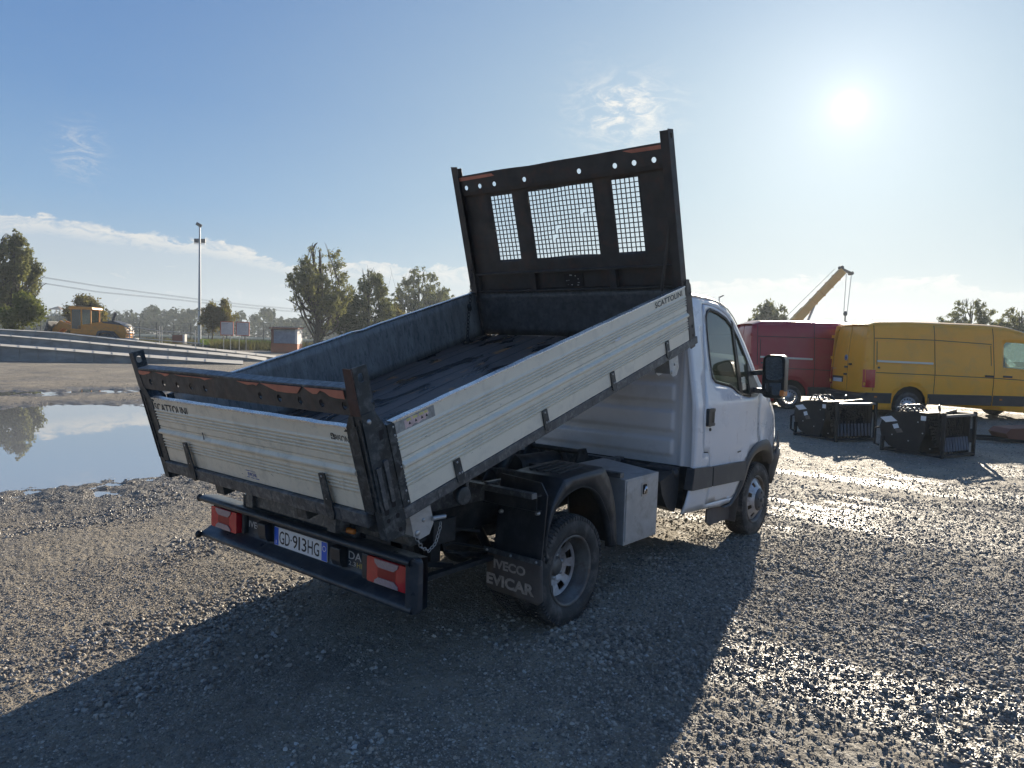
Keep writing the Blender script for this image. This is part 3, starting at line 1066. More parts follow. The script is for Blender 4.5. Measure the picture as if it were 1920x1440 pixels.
# lamps, each with two pale windows
for s in (-1, 1):
    y0, y1 = (.631, .936)
    q = MB()
    q.prism(rrect(y0, y1, .523, .654, .012), lambda a, b: (-1.368, s * a, b), lambda a, b: (-1.29, s * a, b))
    lp = q.build('tail_lamp', 'lamp_red', truck, bevel=.007)
    q = MB()
    q.prism([(y0 + .085, .533), (y1 - .085, .533), (y1 - .085, .640), (y0 + .085, .640)], lambda a, b: (-1.3685, s * a, b), lambda a, b: (-1.3665, s * a, b))
    q.build('lamp_centre', 'lamp_red_inner', lp)
    for up in (0, 1):
        zt, zb = (.651, .612) if up else (.526, .560)
        q = MB()
        q.prism([(y0 + .062, zt), (y1 - .062, zt), (y1 - .068, (zt + zb) / 2), (y1 - .095, zb), (y0 + .095, zb), (y0 + .068, (zt + zb) / 2)],
                lambda a, b: (-1.374, s * a, b), lambda a, b: (-1.366, s * a, b))
        q.build('clear_window', 'lamp_clear', lp, bevel=.003)
    q = MB()
    q.box(-1.36 if s < 0 else -1.335, -1.296, min(s * (.575 if s < 0 else .604), s * .630), max(s * (.575 if s < 0 else .604), s * .630), .52, .655)
    q.build('lamp_housing', 'black_plastic', truck, bevel=.01)
# number plate
q = MB()
q.prism(rrect(-.222, .306, .507, .629, .006), lambda a, b: (-1.304, a, b), lambda a, b: (-1.3005, a, b))
hp = q.build('plate_holder', 'black_plastic', truck)
q = MB()
q.prism(rrect(-.218, .302, .513, .623, .005), lambda a, b: (-1.309, a, b), lambda a, b: (-1.304, a, b))
np_ = q.build('number_plate', 'plate_white', truck, bevel=.001)
for y0, y1 in ((-.216, -.166), (.258, .300)):
    q = MB()
    q.box(-1.3100, -1.3092, y0, y1, .515, .621)
    q.build('blue_band', 'plate_blue', np_)
q = MB()
q.lathe([(-1.3108, .013), (-1.3108, .0165)], 20, 'x', (0, -.191, .585))
q.build('ring_emblem', 'plate_white', np_)
text('lettering', 'I', (-1.310, .283, .525), (0, -1, 0), (0, 0, 1), .006, .02, 'plate_white', np_, .001)
for ch, y0, w_ in (('G', .248, .050), ('D', .190, .048), ('9', .112, .048), ('1', .054, .015), ('3', .022, .046), ('H', -.036, .048), ('G', -.094, .050)):
    text('plate_character', ch, (-1.3092, y0, .528), (0, -1, 0), (0, 0, 1), w_, .078, 'ink_black', np_, .001, bold=.004)
q = MB()
q.lathe([(-1.3100, 0), (-1.3100, .006)], 10, 'x', (0, .127, .57))
q.build('plate_dot', 'ink_black', np_)
for ya, yb in ((.335, .415), (-.385, -.305)):
    q = MB()
    q.prism([(-1.355, .632), (-1.30, .640), (-1.30, .520), (-1.335, .528), (-1.350, .56)], lambda a, b: (a, ya, b), lambda a, b: (a, yb, b))
    q.build('plate_lamp', 'black_plastic', bp, bevel=.008)
text('lettering', 'IVECO', (-1.3, .592, .566), (0, -1, 0), (0, 0, 1), .190, .040, 'ink_grey', bp, .003, bold=.012)
text('lettering', 'DAILY', (-1.3, -.400, .575), (0, -1, 0), (0, 0, 1), .215, .042, 'ink_grey', bp, .003)
text('lettering', '2.3', (-1.3, -.400, .540), (0, -1, 0), (0, 0, 1), .060, .024, 'ink_grey', bp, .003)
text('lettering', 'HPI', (-1.3, -.470, .538), (0, -1, 0), (0, 0, 1), .068, .027, 'ink_yellow', bp, .003)
# bumper brackets and tail members
for y in (-.47, .47):
    mb = MB()
    mb.box(-1.276, -1.10, y - .04, y + .04, .50, .72)
    mb.build('bumper_bracket', 'chassis', truck, bevel=.004)
mb = MB()
mb.box(-1.33, -1.28, -.47, .62, .700, .772)
for y in (-.70, .70):
    mb.bar((-1.36, y, .80), (-1.45, y, .98), .12, .05)
mb.tube([(-1.5, -.93, .965), (-1.5, .93, .965)], .022, 12)
mb.bar((-1.30, -.90, .765), (-1.30, -.40, .765), .04, .05)
mb.build('tail_crossmember', 'dark_frame', truck, bevel=.004)
q = MB()
q.box(-1.352, -1.325, -.495, -.425, .728, .758)
q.build('marker_lamp', 'lamp_amber', truck, bevel=.01)
# ------------------------------------------------------------ the raised dump bed, built in its own tilted frame (u forward, v left, w up)
TA = rad(16.1174)
TM = Matrix(((math.cos(TA), 0, -math.sin(TA), -1.5167), (0, 1, 0, 0), (math.sin(TA), 0, math.cos(TA), .9964), (0, 0, 0, 1)))
LB = 2.955


def board_profile(top=.402):
    """outer skin of a ribbed board: (height, outward offset)"""
    p = [(0.0, .000), (.078, .000)]
    for k in range(4):
        z = .088 + k * .0185
        p += [(z - .0045, .000), (z - .0028, -.0050), (z, -.0062), (z + .0028, -.0050), (z + .0045, .0035), (z + .0090, .0052), (z + .0125, .0030)]
    p += [(.1645, .001), (.172, .001), (.178, .010), (.186, .018), (.196, .018), (.204, .009), (.210, .000), (.2235, .000), (.2245, -.006), (.2280, -.006),
          (.2295, .001), (.258, .001)]
    for k in range(4):
        z = .266 + k * .0185
        p += [(z - .0045, .000), (z - .0028, -.0050), (z, -.0062), (z + .0028, -.0050), (z + .0045, .0035), (z + .0090, .0052), (z + .0125, .0030)]
    p += [(.343, .000), (top, .000)]
    return p


def board(name, a, b, out_dir, m, w0, top=.402, thick=.026, n=24, dent=0.0):
    """ribbed board from a to b (u,v) standing on w0"""
    prof = board_profile(top)
    a, b = Vector((*a, 0)), Vector((*b, 0))
    o = Vector((*out_dir, 0)).normalized()
    mb = MB()
    rows = []
    for i in range(n + 1):
        p = a.lerp(b, i / n)
        jit = dent * math.sin(i * 2.1) * math.sin(i * .77)
        rows.append([p + o * (d + jit) + Vector((0, 0, w0 + z + (jit * .8 if z > .3 else 0))) for z, d in prof] + [p - o * thick + Vector((0, 0, w0 + top)), p - o * thick + Vector((0, 0, w0))])
    m_ = len(rows[0])
    vs = [q for r in rows for q in r]
    mb.add(vs, [(i * m_ + j, (i + 1) * m_ + j, (i + 1) * m_ + (j + 1) % m_, i * m_ + (j + 1) % m_) for i in range(n) for j in range(m_)], False)
    mb.add(rows[0], [tuple(range(m_))])
    mb.add(rows[-1], [tuple(reversed(range(m_)))])
    return mb


# floor: beaten steel sheet with long dents
mb = MB()


def floor_fn(a, b):
    u, v = -.09 + a * 3.07, -1.025 + b * 2.05
    d = 0
    for k, vc in enumerate((-.86, -.70, -.52, -.36, -.17, .02, .20, .38, .55, .73, .88)):
        c = vc + .016 * math.sin(u * 2.2 + k * 1.7) + .01 * math.sin(u * 5.1 + k)
        d -= .007 * math.exp(-((v - c) / .011) ** 2) * (.6 + .4 * math.sin(u * 1.3 + k * 2.4))
    d += .004 * math.sin(u * 3.1 + v * 4) * math.sin(v * 3.3 + 1)
    return (u, v, .004 + d)


mb.grid(46, 190, floor_fn)


def floor_z(u, v):
    return floor_fn((u + .09) / 3.07, (v + 1.025) / 2.05)[2]


fm = MATS['floor_steel']
T = N(fm.node_tree)
bs = fm.node_tree.nodes['Principled BSDF']
co = T.new('ShaderNodeTexCoord').outputs['Object']
mp = T.new('ShaderNodeMapping')
mp.inputs['Scale'].default_value = (1, 2.4, 1)
T.l.new(co, mp.inputs[0])
wet = T.mapr(T.noise(mp.outputs[0], 1.7, 5, .6, .8), .50, .58, smooth=True)
old = bs.inputs['Base Color'].links[0].from_socket
rust = T.mapr(T.noise(mp.outputs[0], 3.4, 4, .55), .60, .67, smooth=True)
c1 = T.mix(T.math('MULTIPLY', rust, .8), T.mix(wet, (0.175, 0.130, 0.105), (0.026, 0.022, 0.022)), (0.50, 0.22, 0.07))
c1 = T.mix(T.mapr(T.noise(co, 14, 6, .7), .35, .75, 0, .45), c1, (0.05, 0.045, 0.05))
T.l.new(c1, bs.inputs['Base Color'])
T.l.new(T.mapr(wet, 0, 1, .55, .22), bs.inputs['Roughness'])
fl = mb.build('bed_floor', 'floor_steel', truck, TM, solid=.004)
for k, vc in enumerate((-.86, -.70, -.52, -.36, -.17, .02, .20, .38, .55, .73, .88)):
    q = MB()
    us = np.linspace(-.07, 2.95, 40)
    cs = [vc + .016 * math.sin(u * 2.2 + k * 1.7) + .01 * math.sin(u * 5.1 + k) for u in us]
    hw_ = [.0035 * (.5 + .7 * abs(math.sin(u * 3.7 + k * 2))) for u in us]
    q.add([(u, c - h, floor_z(u, c) + .002) for u, c, h in zip(us, cs, hw_)] + [(u, c + h, floor_z(u, c) + .002) for u, c, h in zip(us, cs, hw_)],
          [(i, i + 1, 40 + i + 1, 40 + i) for i in range(39)], True)
    q.build('floor_seam', 'gap_dark', fl)
mb = MB()
for v in (-.40, .40):
    mb.box(-.12, 3.0, v - .045, v + .045, -.125, -.008)
for u in np.linspace(.1, 2.9, 8):
    mb.box(u - .025, u + .025, -.98, .98, -.062, -.008)
mb.build('bed_underframe', 'dark_frame', truck, TM, bevel=.003)
# side boards
rb = board('side_board', (.042, -1.062), (2.955, -1.062), (0, -1), 'side_board', 0, dent=.0011).build('side_board', 'side_board', truck, TM)
lb = board('side_board', (.042, 1.00), (2.955, 1.058), (-.02, 1), 'side_board', 0, dent=.0011).build('side_board', 'side_board', truck, TM)
# galvanised lining on the inner faces
for s, o, ya, yb in ((-1, rb, -1.034, -1.034), (1, lb, .972, 1.030)):
    mb = MB()
    mb.grid(40, 6, lambda a, b: (.03 + a * 2.93, ya + (yb - ya) * a - s * (.002 + .003 * math.sin(a * 37) * math.sin(b * 5 + a * 11)), .004 + b * .396))
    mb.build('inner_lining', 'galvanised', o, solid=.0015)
    mb = MB()
    yc0, yc1 = (ya + s * .012), (yb + s * .012)
    pts = []
    for i in range(31):
        t = i / 30
        z = .406 + (.006 * math.exp(-((t - .50) / .02) ** 2) if s > 0 else 0) + .0012 * math.sin(i * 1.9) + (-.006 * math.exp(-((t - .54) / .03) ** 2) if s > 0 else 0)
        pts.append((.035 + 2.925 * t, yc0 + (yc1 - yc0) * t, z))
    for a, b in zip(pts, pts[1:]):
        mb.bar(a, b, .040, .010)
    mb.build('top_rail', 'bare_aluminium', o, bevel=.0015)
    # bottom rail of the bed
    mb = MB()
    yo = s * 1.045
    for i in range(14):
        u0, u1 = i * .2205, (i + 1) * .2205
        mb.box(u0, u1, min(yo - s * .03, yo + s * .020), max(yo - s * .03, yo + s * .020), -.058, -.003 - .001 * (i % 2))
    mb.build('bottom_rail', 'rail_steel', truck, TM, bevel=.003)
    # strap hinges
    for u in (.377, 1.115, 1.852, 2.60):
        mb = MB()
        y0, y1 = s * 1.064, s * 1.072
        if s > 0:
            y0, y1 = s * 1.05, s * 1.062
        mb.prism([(u - .022, .086), (u + .024, .088), (u + .028, .020), (u + .036, -.004), (u + .030, -.030), (u + .008, -.045), (u - .016, -.030), (u - .020, .0)],
                 lambda a, b: (a, y0, b), lambda a, b: (a, y1, b))
        hg = mb.build('strap_hinge', 'dark_frame', o, bevel=.002)
        for du, w in ((0, .072), (.002, .012), (.022, .010)):
            mb = MB()
            mb.ball((u + du, y1, w), .0065, 8, 6, (1, .6, 1))
            mb.build('hinge_bolt', 'bolt_steel', hg)
# markings on the right board
q = MB()
q.prism([(.045, .345), (.30, .344), (.302, .398), (.045, .398)], lambda a, b: (a, -1.0625, b), lambda a, b: (a, -1.0632, b))
lab = q.build('warning_label', 'label_grey', rb)
ragp = [(.105, .345), (.118, .352), (.14, .348), (.165, .356), (.19, .349), (.215, .357), (.235, .352), (.25, .366), (.262, .374), (.258, .392), (.20, .390), (.15, .394), (.105, .388)]
q = MB()
q.prism(ragp, lambda a, b: (a, -1.0633, b), lambda a, b: (a, -1.0638, b))
q.build('torn_print', 'label_pink', rb)
for a0, a1 in ((.12, .15), (.16, .19), (.20, .23), (.235, .258)):
    q = MB()
    q.prism([(a0, .379), (a1, .379), (a1 - .003, .391), (a0, .392)], lambda a, b: (a, -1.0639, b), lambda a, b: (a, -1.0643, b))
    q.build('warning_patch', 'label_yellow', rb)
for a0 in (.135, .175, .215, .245):
    q = MB()
    q.prism([(a0 - .008, .362), (a0 + .008, .362), (a0, .376)], lambda a, b: (a, -1.0644, b), lambda a, b: (a, -1.0649, b))
    q.build('warning_triangle', 'ink_black', rb)
text('lettering', 'SCATTOLINI', (2.492, -1.063, .350), (1, 0, 0), (0, 0, 1), .41, .040, 'ink_black', rb, .0015, bold=.010)
for (u, w, l) in ((1.93, .262, .075), (1.96, .272, .05)):
    q = MB()
    q.grid(8, 3, lambda a, b: (u + a * l, -1.0655 - .003 * math.sin(b * 3.1) * math.sin(a * 3.1), w + .010 * b + .002 * math.sin(a * 9)))
    q.build('scrape', 'label_white', rb)
for k in range(26):
    u, w = random.uniform(.1, 2.8), random.uniform(.03, .39)
    l = random.uniform(.004, .016)
    q = MB()
    t = random.uniform(-.8, .8)
    q.prism([(u, w), (u + l, w + l * t), (u + l * .9, w + l * t + .0018)], lambda a, b: (a, -1.0665, b), lambda a, b: (a, -1.0672, b))
    q.build('scratch', 'ink_black', rb)
# end strip on the right board with rivets
for s, o in ((-1, rb), (1, lb)):
    y = s * 1.066 if s < 0 else 1.006
    q = MB()
    q.prism([(0.001, -.002), (.046, .003), (.046, .395), (.038, .405), (.001, .405)], lambda a, b: (a, y, b), lambda a, b: (a, y - s * .032, b))
    es = q.build('end_strip', 'dark_frame', o, bevel=.002)
    for w in (.018, .072, .19, .345, .385):
        q = MB()
        q.ball((.034, y + s * .001, w), .0055, 8, 6, (1, .5, 1))
        q.build('rivet', 'bolt_steel', es)
# front corner posts
for s in (-1, 1):
    q = MB()
    y = s * 1.066
    q.box(2.958, 2.974, min(y, y - s * .05), max(y, y - s * .05), -.02, .405)
    q.prism([(2.978, -.075), (3.045, -.072), (3.062, .02), (3.055, .40), (3.02, .45), (2.985, .445)], lambda a, b: (a, y - s * .004, b), lambda a, b: (a, y - s * .012, b))
    q.box(2.978, 3.058, min(y - s * .012, y - s * .07), max(y - s * .012, y - s * .07), .0, .44)
    cp = q.build('corner_post', 'rack_steel', truck, TM, bevel=.003)
    for w, r_ in ((-.04, .011), (.02, .011), (.09, .014), (.34, .008)):
        h = MB()
        h.prism(circle(3.022, w, r_, 12), lambda a, b: (a, y - s * .0035, b), lambda a, b: (a, y - s * .006, b))
        h.build('post_hole', 'gap_dark', cp)
# hinge cups hanging under the rail
for (u, s, mm) in ((2.80, -1, 'rail_steel'), (.145, -1, 'rail_steel'), (2.80, 1, 'rail_steel'), (.145, 1, 'rail_steel')):
    mb = MB()
    y = s * 1.0
    d = .07
    sh_ = [(u - d, -.075), (u + d, -.075), (u + d, -.19), (u + d * .4, -.235), (u - d * .5, -.232), (u - d, -.20)]
    mb.prism(sh_, lambda a, b: (a, y, b), lambda a, b: (a, y - s * .006, b))
    mb.prism(sh_, lambda a, b: (a, y - s * .12, b), lambda a, b: (a, y - s * .126, b))
    mb.box(u - d, u - d + .006, min(y, y - s * .12), max(y, y - s * .12), -.20, -.075)
    hc = mb.build('hinge_cup', 'toolbox_alu', truck, TM, bevel=.004)
    mb = MB()
    mb.box(u - .095, u + .095, min(y + s * .01, y - s * .12), max(y + s * .01, y - s * .12), -.092, -.070)
    mb.build('cup_bracket', 'dark_frame', hc, bevel=.003)
    mb = MB()
    mb.ball((u + .01, y + s * .001, -.15), .011, 10, 7, (1, .6, 1))
    mb.ball((u - .045, y + s * .001, -.195), .016, 10, 7, (1, .4, 1))
    mb.build('cup_bolt', 'bolt_steel', hc)


def chain(name, pts, parent, frame, link_r=.011, wire=.0028, link_l=.034, m='cable_black'):
    """links along a polyline, one mesh"""
    pts = [Vector(p) for p in pts]
    mb = MB()
    dist = 0
    segs = [(a, b, (b - a).length) for a, b in zip(pts, pts[1:])]
    total = sum(q[2] for q in segs)
    n = int(total / (link_l * .78))
    for k in range(n):
        t = k * total / n
        for a, b, L_ in segs:
            if t <= L_:
                p = a + (b - a) * (t / L_)
                d = (b - a).normalized()
                break
            t -= L_
        sx = d.cross(Vector((.3, 1, .2))).normalized()
        sy = d.cross(sx)
        if k % 2:
            sx = sy
        loop = []
        for j in range(11):
            an = 2 * math.pi * j / 10
            loop.append(p + d * (link_l * .5 * math.cos(an)) + sx * (link_r * math.sin(an)))
        mb.tube(loop, wire, 5, caps=False)
    o = mb.build(name, m, parent, frame)
    o['kind'] = 'stuff'
    return o


chain('pin_chain', [(.085, -1.01, -.215), (.10, -1.01, -.27), (.15, -1.0, -.315), (.20, -1.0, -.30), (.25, -1.0, -.235), (.262, -1.0, -.20)], truck, TM, .008, .0022, .026, 'bolt_steel')
q = MB()
q.tube([(.205, -1.005, -.165), (.285, -1.01, -.19)], .012, 10)
q.build('locking_pin', 'toolbox_alu', truck, TM)
chain('stay_chain', [(2.972, 1.0, .716), (2.893, .99, .506), (2.812, .977, .325), (2.745, .965, .20), (2.69, .95, .08), (2.655, .94, .01)], truck, TM, .013, .0034, .040)
q = MB()
q.ball((2.80, .975, .30), .02, 8, 6, (1, 1, 1.8))
q.bar((2.64, .955, .02), (2.67, .915, .03), .05, .03)
q.build('chain_hook', 'cable_black', truck, TM)
q = MB()
q.tube([(2.955, -1.0, .90), (2.90, -.90, .39)], .012, 8)
q.build('stay_rod', 'head_steel', truck, TM)

q = MB()
q.tube([(.385, -1.02, -.125), (.46, -.985, -.115), (.80, -.80, -.085)], .024, 12)
q.lathe([(-1.055, .0), (-1.055, .046), (-1.035, .048), (-1.0, .030)], 18, 'y', (.40, 0, -.125))
q.box(.43, .45, -1.05, -.97, -.17, -.06)
q.build('catch_roller', 'dark_frame', truck, TM, bevel=.003)

# tailgate
gp = board('tailgate', (-.118, .945), (-.118, -.945), (-1, 0), 'gate_board', .018, n=20, dent=.0009)
gate = gp.build('tailgate', 'gate_board', truck, TM)
q = MB()
q.grid(4, 24, lambda a, b: (-.0895 + .0015 * math.sin(b * 40), -.94 + 1.88 * b, .02 + a * .395))
q.build('inner_lining', 'galvanised', gate, solid=.0015)
q = MB()
for i in range(24):
    v0, v1 = .943 - i * .0786, .943 - (i + 1) * .0786
    q.bar((-.106 + .0015 * math.sin(i * 2.3), v0, .4235 + .0014 * math.sin(i * 1.7)), (-.106 + .0015 * math.sin((i + 1) * 2.3), v1, .4235 + .0014 * math.sin((i + 1) * 1.7)), .034, .010, up=(0, 0, 1))
q.build('top_rail', 'bare_aluminium', gate)
q = MB()
for i in range(10):
    v0, v1 = .965 - i * .193, .965 - (i + 1) * .193
    q.box(-.142, -.085, v1, v0, -.055 - .0012 * (i % 2), .014)
q.build('bottom_rail', 'rail_steel', truck, TM, bevel=.004)
for s in (-1, 1):
    q = MB()
    q.prism([(s * .940, .012), (s * 1.006, .010), (s * 1.006, .492), (s * .985, .492), (s * .940, .425)], lambda a, b: (-.124, a, b), lambda a, b: (-.090, a, b))
    q.build('gate_end_strip', 'dark_frame', gate, bevel=.003)
for v in (.622, -.695):
    q = MB()
    q.prism([(v + .022, .178), (v - .022, .182), (v - .028, .05), (v - .038, -.03), (v - .020, -.06), (v + .012, -.055), (v + .022, -.02)], lambda a, b: (-.146 - (.006 if b < .02 else 0), a, b), lambda a, b: (-.137 if b > .02 else -.130, a, b))
    hg = q.build('strap_hinge', 'dark_frame', gate, bevel=.003)
    for w in (.165, .05, -.02):
        q = MB()
        q.ball((-.147, v, w), .006, 8, 6, (.5, 1, 1))
        q.build('hinge_bolt', 'bolt_steel', hg)
for (a, b_, w0, w1) in ((.945, .53, .300, .355),):
    text('lettering', 'SCATTOLINI', (-.118, .928, .345), (0, -1, 0), (0, 0, 1), .40, .050, 'ink_black', gate, .0022, bold=.010)
text('lettering', 'BISON', (-.118, -.836, .348), (0, -1, 0), (0, 0, 1), .100, .035, 'ink_black', gate, .0022)
q = MB()
q.prism(rrect(-.832, -.806, .346, .388, .008), lambda a, b: (-.1193, a, b), lambda a, b: (-.1200, a, b))
bd = q.build('emblem', 'ink_black', gate)
q = MB()
q.bar((-.1204, -.82, .352), (-.1204, -.819, .384), .0008, .003)
q.bar((-.1204, -.83, .366), (-.1204, -.808, .370), .0008, .003)
q.build('emblem_lines', 'gate_board', bd)
text('lettering', 'EVICAR', (-.118, .030, .050), (0, -1, 0), (0, 0, 1), .085, .020, 'ink_blue', gate, .0022, bold=.02)
for (y0, l, w) in ((.045, .040, .079), (.045, .028, .040), (.005, .03, .039), (-.035, .036, .038)):
    q = MB()
    q.box(-.1203, -.1196, y0 - l, y0, w, w + .0035)
    q.build('faded_print', 'ink_blue', gate)
text('lettering', 'IVECO', (-.118, -.002, .076), (0, -1, 0), (0, 0, 1), .045, .008, 'ink_blue', gate, .0022)
q = MB()
q.prism([(.405, .212), (.398, .245), (.403, .262), (.391, .262), (.388, .240), (.394, .215)], lambda a, b: (-.130, a, b), lambda a, b: (-.1305, a, b))
q.build('dent_tear', 'ink_black', gate)
for k in range(22):
    u, w = random.uniform(-.85, .85), random.uniform(.04, .40)
    l = random.uniform(.005, .022)
    t = random.uniform(-1.4, .4)
    q = MB()
    q.prism([(u, w), (u + l, w + l * t), (u + l * .9, w + l * t + .0018)], lambda a, b: (-.1225, a, b), lambda a, b: (-.1230, a, b))
    q.build('scratch', 'rust_edge' if k % 2 else 'ink_black', gate)

# rear corner posts and the ladder beam above the tailgate
for s in (-1, 1):
    mb = MB()
    y0, y1 = s * 1.062, s * 1.010
    outl = [(-.124, -.112), (-.020, -.128), (.0, -.08), (-.001, .400), (-.036, .470), (-.045, .492), (-.120, .492)]
    mb.prism(outl, lambda a, b: (a, y0, b), lambda a, b: (a, y1, b))
    post = mb.build('rear_post', 'dark_frame', truck, TM, bevel=.004)
    for k, (ua, ub, w0, w1) in enumerate(((-.108, -.082, .035, .215), (-.062, -.036, .055, .235))):
        q = MB()
        q.prism(rrect(ua, ub, w0 - .028, w1, .008), lambda a, b: (a, y0 + s * .0006, b), lambda a, b: (a, y0 - s * .001, b))
        sl = q.build('post_slot', 'gap_dark', post)
        q = MB()
        q.prism(rrect(ua + .002, ub - .002, w0, w1 - .004, .008), lambda a, b: (a, y0 + s * .008, b), lambda a, b: (a, y0 - s * .001, b))
        q.prism(rrect(ua, ub, w1 - .008, w1 + .022, .004), lambda a, b: (a, y0 + s * .010, b), lambda a, b: (a, y0 - s * .001, b))
        q.build('lever', 'rail_steel', post, bevel=.003)
    for (u, w, r_) in ((-.096, -.022, .011), (-.040, -.020, .012), (-.040, -.090, .011)):
        q = MB()
        q.prism(circle(u, w, r_, 14), lambda a, b: (a, y0 + s * .0007, b), lambda a, b: (a, y0 - s * .002, b))
        q.build('post_hole', 'gap_dark', post)
    q = MB()
    q.prism([(-.050, .352), (-.030, .352), (-.030, .372), (-.018, .374), (-.018, .395), (-.046, .395)], lambda a, b: (a, y0 + s * .0007, b), lambda a, b: (a, y0 - s * .002, b))
    q.build('latch_opening', 'gap_dark', post)
    q = MB()
    q.ball((-.088, y0, .452), .013, 12, 8, (1, .7, 1))
    q.build('post_bolt', 'bolt_steel', post)
    q = MB()
    q.bar((-.127, s * 1.048, .03), (-.127, s * 1.048, .47), .010, .006, up=(1, 0, 0))
    q.bar((-.127, s * 1.018, .03), (-.127, s * 1.018, .44), .008, .006, up=(1, 0, 0))
    q.build('post_seam', 'dark_frame', post)

mb = MB()
holes = [circle(v, .530, .019, 14, .95) for v in (.885, .722, .560, .402, .245, -.300, -.466, -.636, -.800, -.962)]
sheet([(-.992, .487), (.992, .482), (1.0, .60), (-1.0, .606)], holes, lambda a, b: (-.121 + .003 * math.sin(a * 3), a, b), .07, mb, smooth=False)
beam = mb.build('ladder_beam', 'rack_steel', truck, TM, solid=.006)
mb = MB()
npt = 26
for i in range(npt):
    v0, v1 = 1.0 - 2.0 * i / npt, 1.0 - 2.0 * (i + 1) / npt
    f = lambda v: (-.090, v, .608 + .003 * math.sin(v * 4))
    mb.bar(f(v0), f(v1), .068, .012, up=(0, 0, 1))
mb.box(-.063, -.058, -1.0, 1.0, .50, .602)
mb.build('beam_flange', 'rail_steel', beam, bevel=.003)
patches = [([(.99, .598), (.83, .597), (.86, .585), (.905, .578), (.94, .572), (.985, .575)]),
           ([(.78, .597), (.60, .596), (.63, .584), (.665, .578), (.70, .590)]),
           ([(.55, .595), (.12, .595), (.17, .589), (.21, .581), (.25, .590), (.38, .591), (.48, .589)]),
           ([(-.12, .598), (-.33, .600), (-.30, .585), (-.27, .590), (-.22, .583), (-.18, .588)]),
           ([(-.34, .600), (-.68, .602), (-.66, .586), (-.635, .568), (-.55, .566), (-.47, .568), (-.42, .580), (-.385, .590)]),
           ([(-.70, .602), (-.985, .604), (-.985, .565), (-.92, .566), (-.88, .572), (-.85, .588), (-.82, .594), (-.79, .576), (-.76, .574), (-.73, .586)])]
for p in patches:
    q = MB()
    q.prism(p, lambda a, b: (-.1275 + .003 * math.sin(a * 3), a, b), lambda a, b: (-.129 + .003 * math.sin(a * 3), a, b))
    q.build('primer_patch', 'primer', beam)
for s in (-1, 1):
    mb = MB()
    y = s * 1.058
    sheet([(-.118, .492), (-.036, .492), (-.034, .700), (-.112, .702)], [rrect(-.092, -.060, .630, .672, .014)], lambda a, b: (a, y, b), .03, mb, smooth=False)
    q = mb.build('beam_post', 'dark_frame', beam, solid=.006 * (1 if s < 0 else -1))
    mb = MB()
    mb.prism([(s * 1.058, .49), (s * .992, .484), (s * 1.0, .60), (s * 1.008, .702), (s * 1.058, .702)], lambda a, b: (-.124, a, b), lambda a, b: (-.1185, a, b))
    mb.build('post_face', 'rust_edge' if s < 0 else 'rack_steel', beam, bevel=.002)
# short gussets at the left post top
for s in (-1, 1):
    mb = MB()
    mb.prism([(s * 1.01, .49), (s * .945, .43), (s * .915, .405), (s * .935, .405), (s * 1.01, .45)], lambda a, b: (-.122, a, b), lambda a, b: (-.06, a, b))
    mb.build('post_gusset', 'dark_frame', truck, TM, bevel=.003)

# ------------------------------------------------------------ headboard
UH = 2.985
q = MB()
q.grid(6, 40, lambda a, b: (UH - .004 + .002 * math.sin(b * 31) * math.sin(a * 4), -1.035 + 2.07 * b, .004 + a * .402))
hb = q.build('headboard_base', 'galvanised_shaded', truck, TM, solid=.004)
q = MB()
q.box(UH - .030, UH + .02, -1.035, 1.035, .400, .412)
q.box(UH - .030, UH + .02, -1.035, 1.035, .555, .572)
for v in (.34, -.455, .985, -.99):
    q.box(UH - .028, UH + .02, v - .03, v + .03, .412, .556)
q.build('headboard_rib', 'head_steel', hb, bevel=.003)
q = MB()


def hfn(a, b):
    d = 0
    for z, amp in ((.80, .010), (.925, .008), (1.05, .008)):
        d += amp * math.exp(-((b - z) / .012) ** 2)
    return (UH + .012 + d + .004 * math.sin(a * 2.7 + b * 3), a, b)


wins = [(-.748, -.512), (-.346, .292), (.457, .700)]
W0, W1 = .676, 1.229
sheet([(-1.02, .405), (1.02, .405), (1.02, 1.272), (-1.02, 1.272)], [[(a, W0), (b, W0), (b, W1), (a, W1)] for a, b in wins] + [], lambda a, b: hfn(a, b), .045, q)
hp_ = q.build('headboard_sheet', 'head_steel', truck, TM, solid=.003)
for (a, b), nc in zip(wins, (6, 17, 6)):
    q = MB()
    nr = 15

    def mesh_pt(i, j, a=a, b=b, nc=nc):
        v = a + (b - a) * i / nc
        w = W0 + (W1 - W0) * j / nr
        bend = 0
        for z in (.80, .925):
            bend += .010 * math.exp(-((w - z) / .018) ** 2)
        nx = .006 * math.sin(v * 9 + w * 13) * math.sin(w * 11 + 1) if b - a > .4 else .001
        return Vector((UH + .014 + bend + nx, v + bend * .55 + nx, w + nx * .8))
    broken = {(3, 9), (11, 4), (10, 6)} if b - a > .4 else set()
    for i in range(nc + 1):
        for j in range(nr):
            if (i, j) in broken:
                continue
            q.bar(mesh_pt(i, j), mesh_pt(i, j + 1), .0066, .0066, up=(1, 0, 0))
    for j in range(nr + 1):
        for i in range(nc):
            if (i, j) in broken:
                continue
            q.bar(mesh_pt(i, j), mesh_pt(i + 1, j), .0066, .0066, up=(1, 0, 0))
    o = q.build('wire_grille', 'head_steel', hp_)
    o['kind'] = 'stuff'
# top beam, drilled, in front of the sheet with see-through holes
hv = (.928, .771, .607, .282, -.258, -.58, -.744, -.906)
q = MB()


def topz(a):
    return 1.430 - .010 * math.exp(-((a - .22) / .2) ** 2) + .003 * math.sin(a * 5)


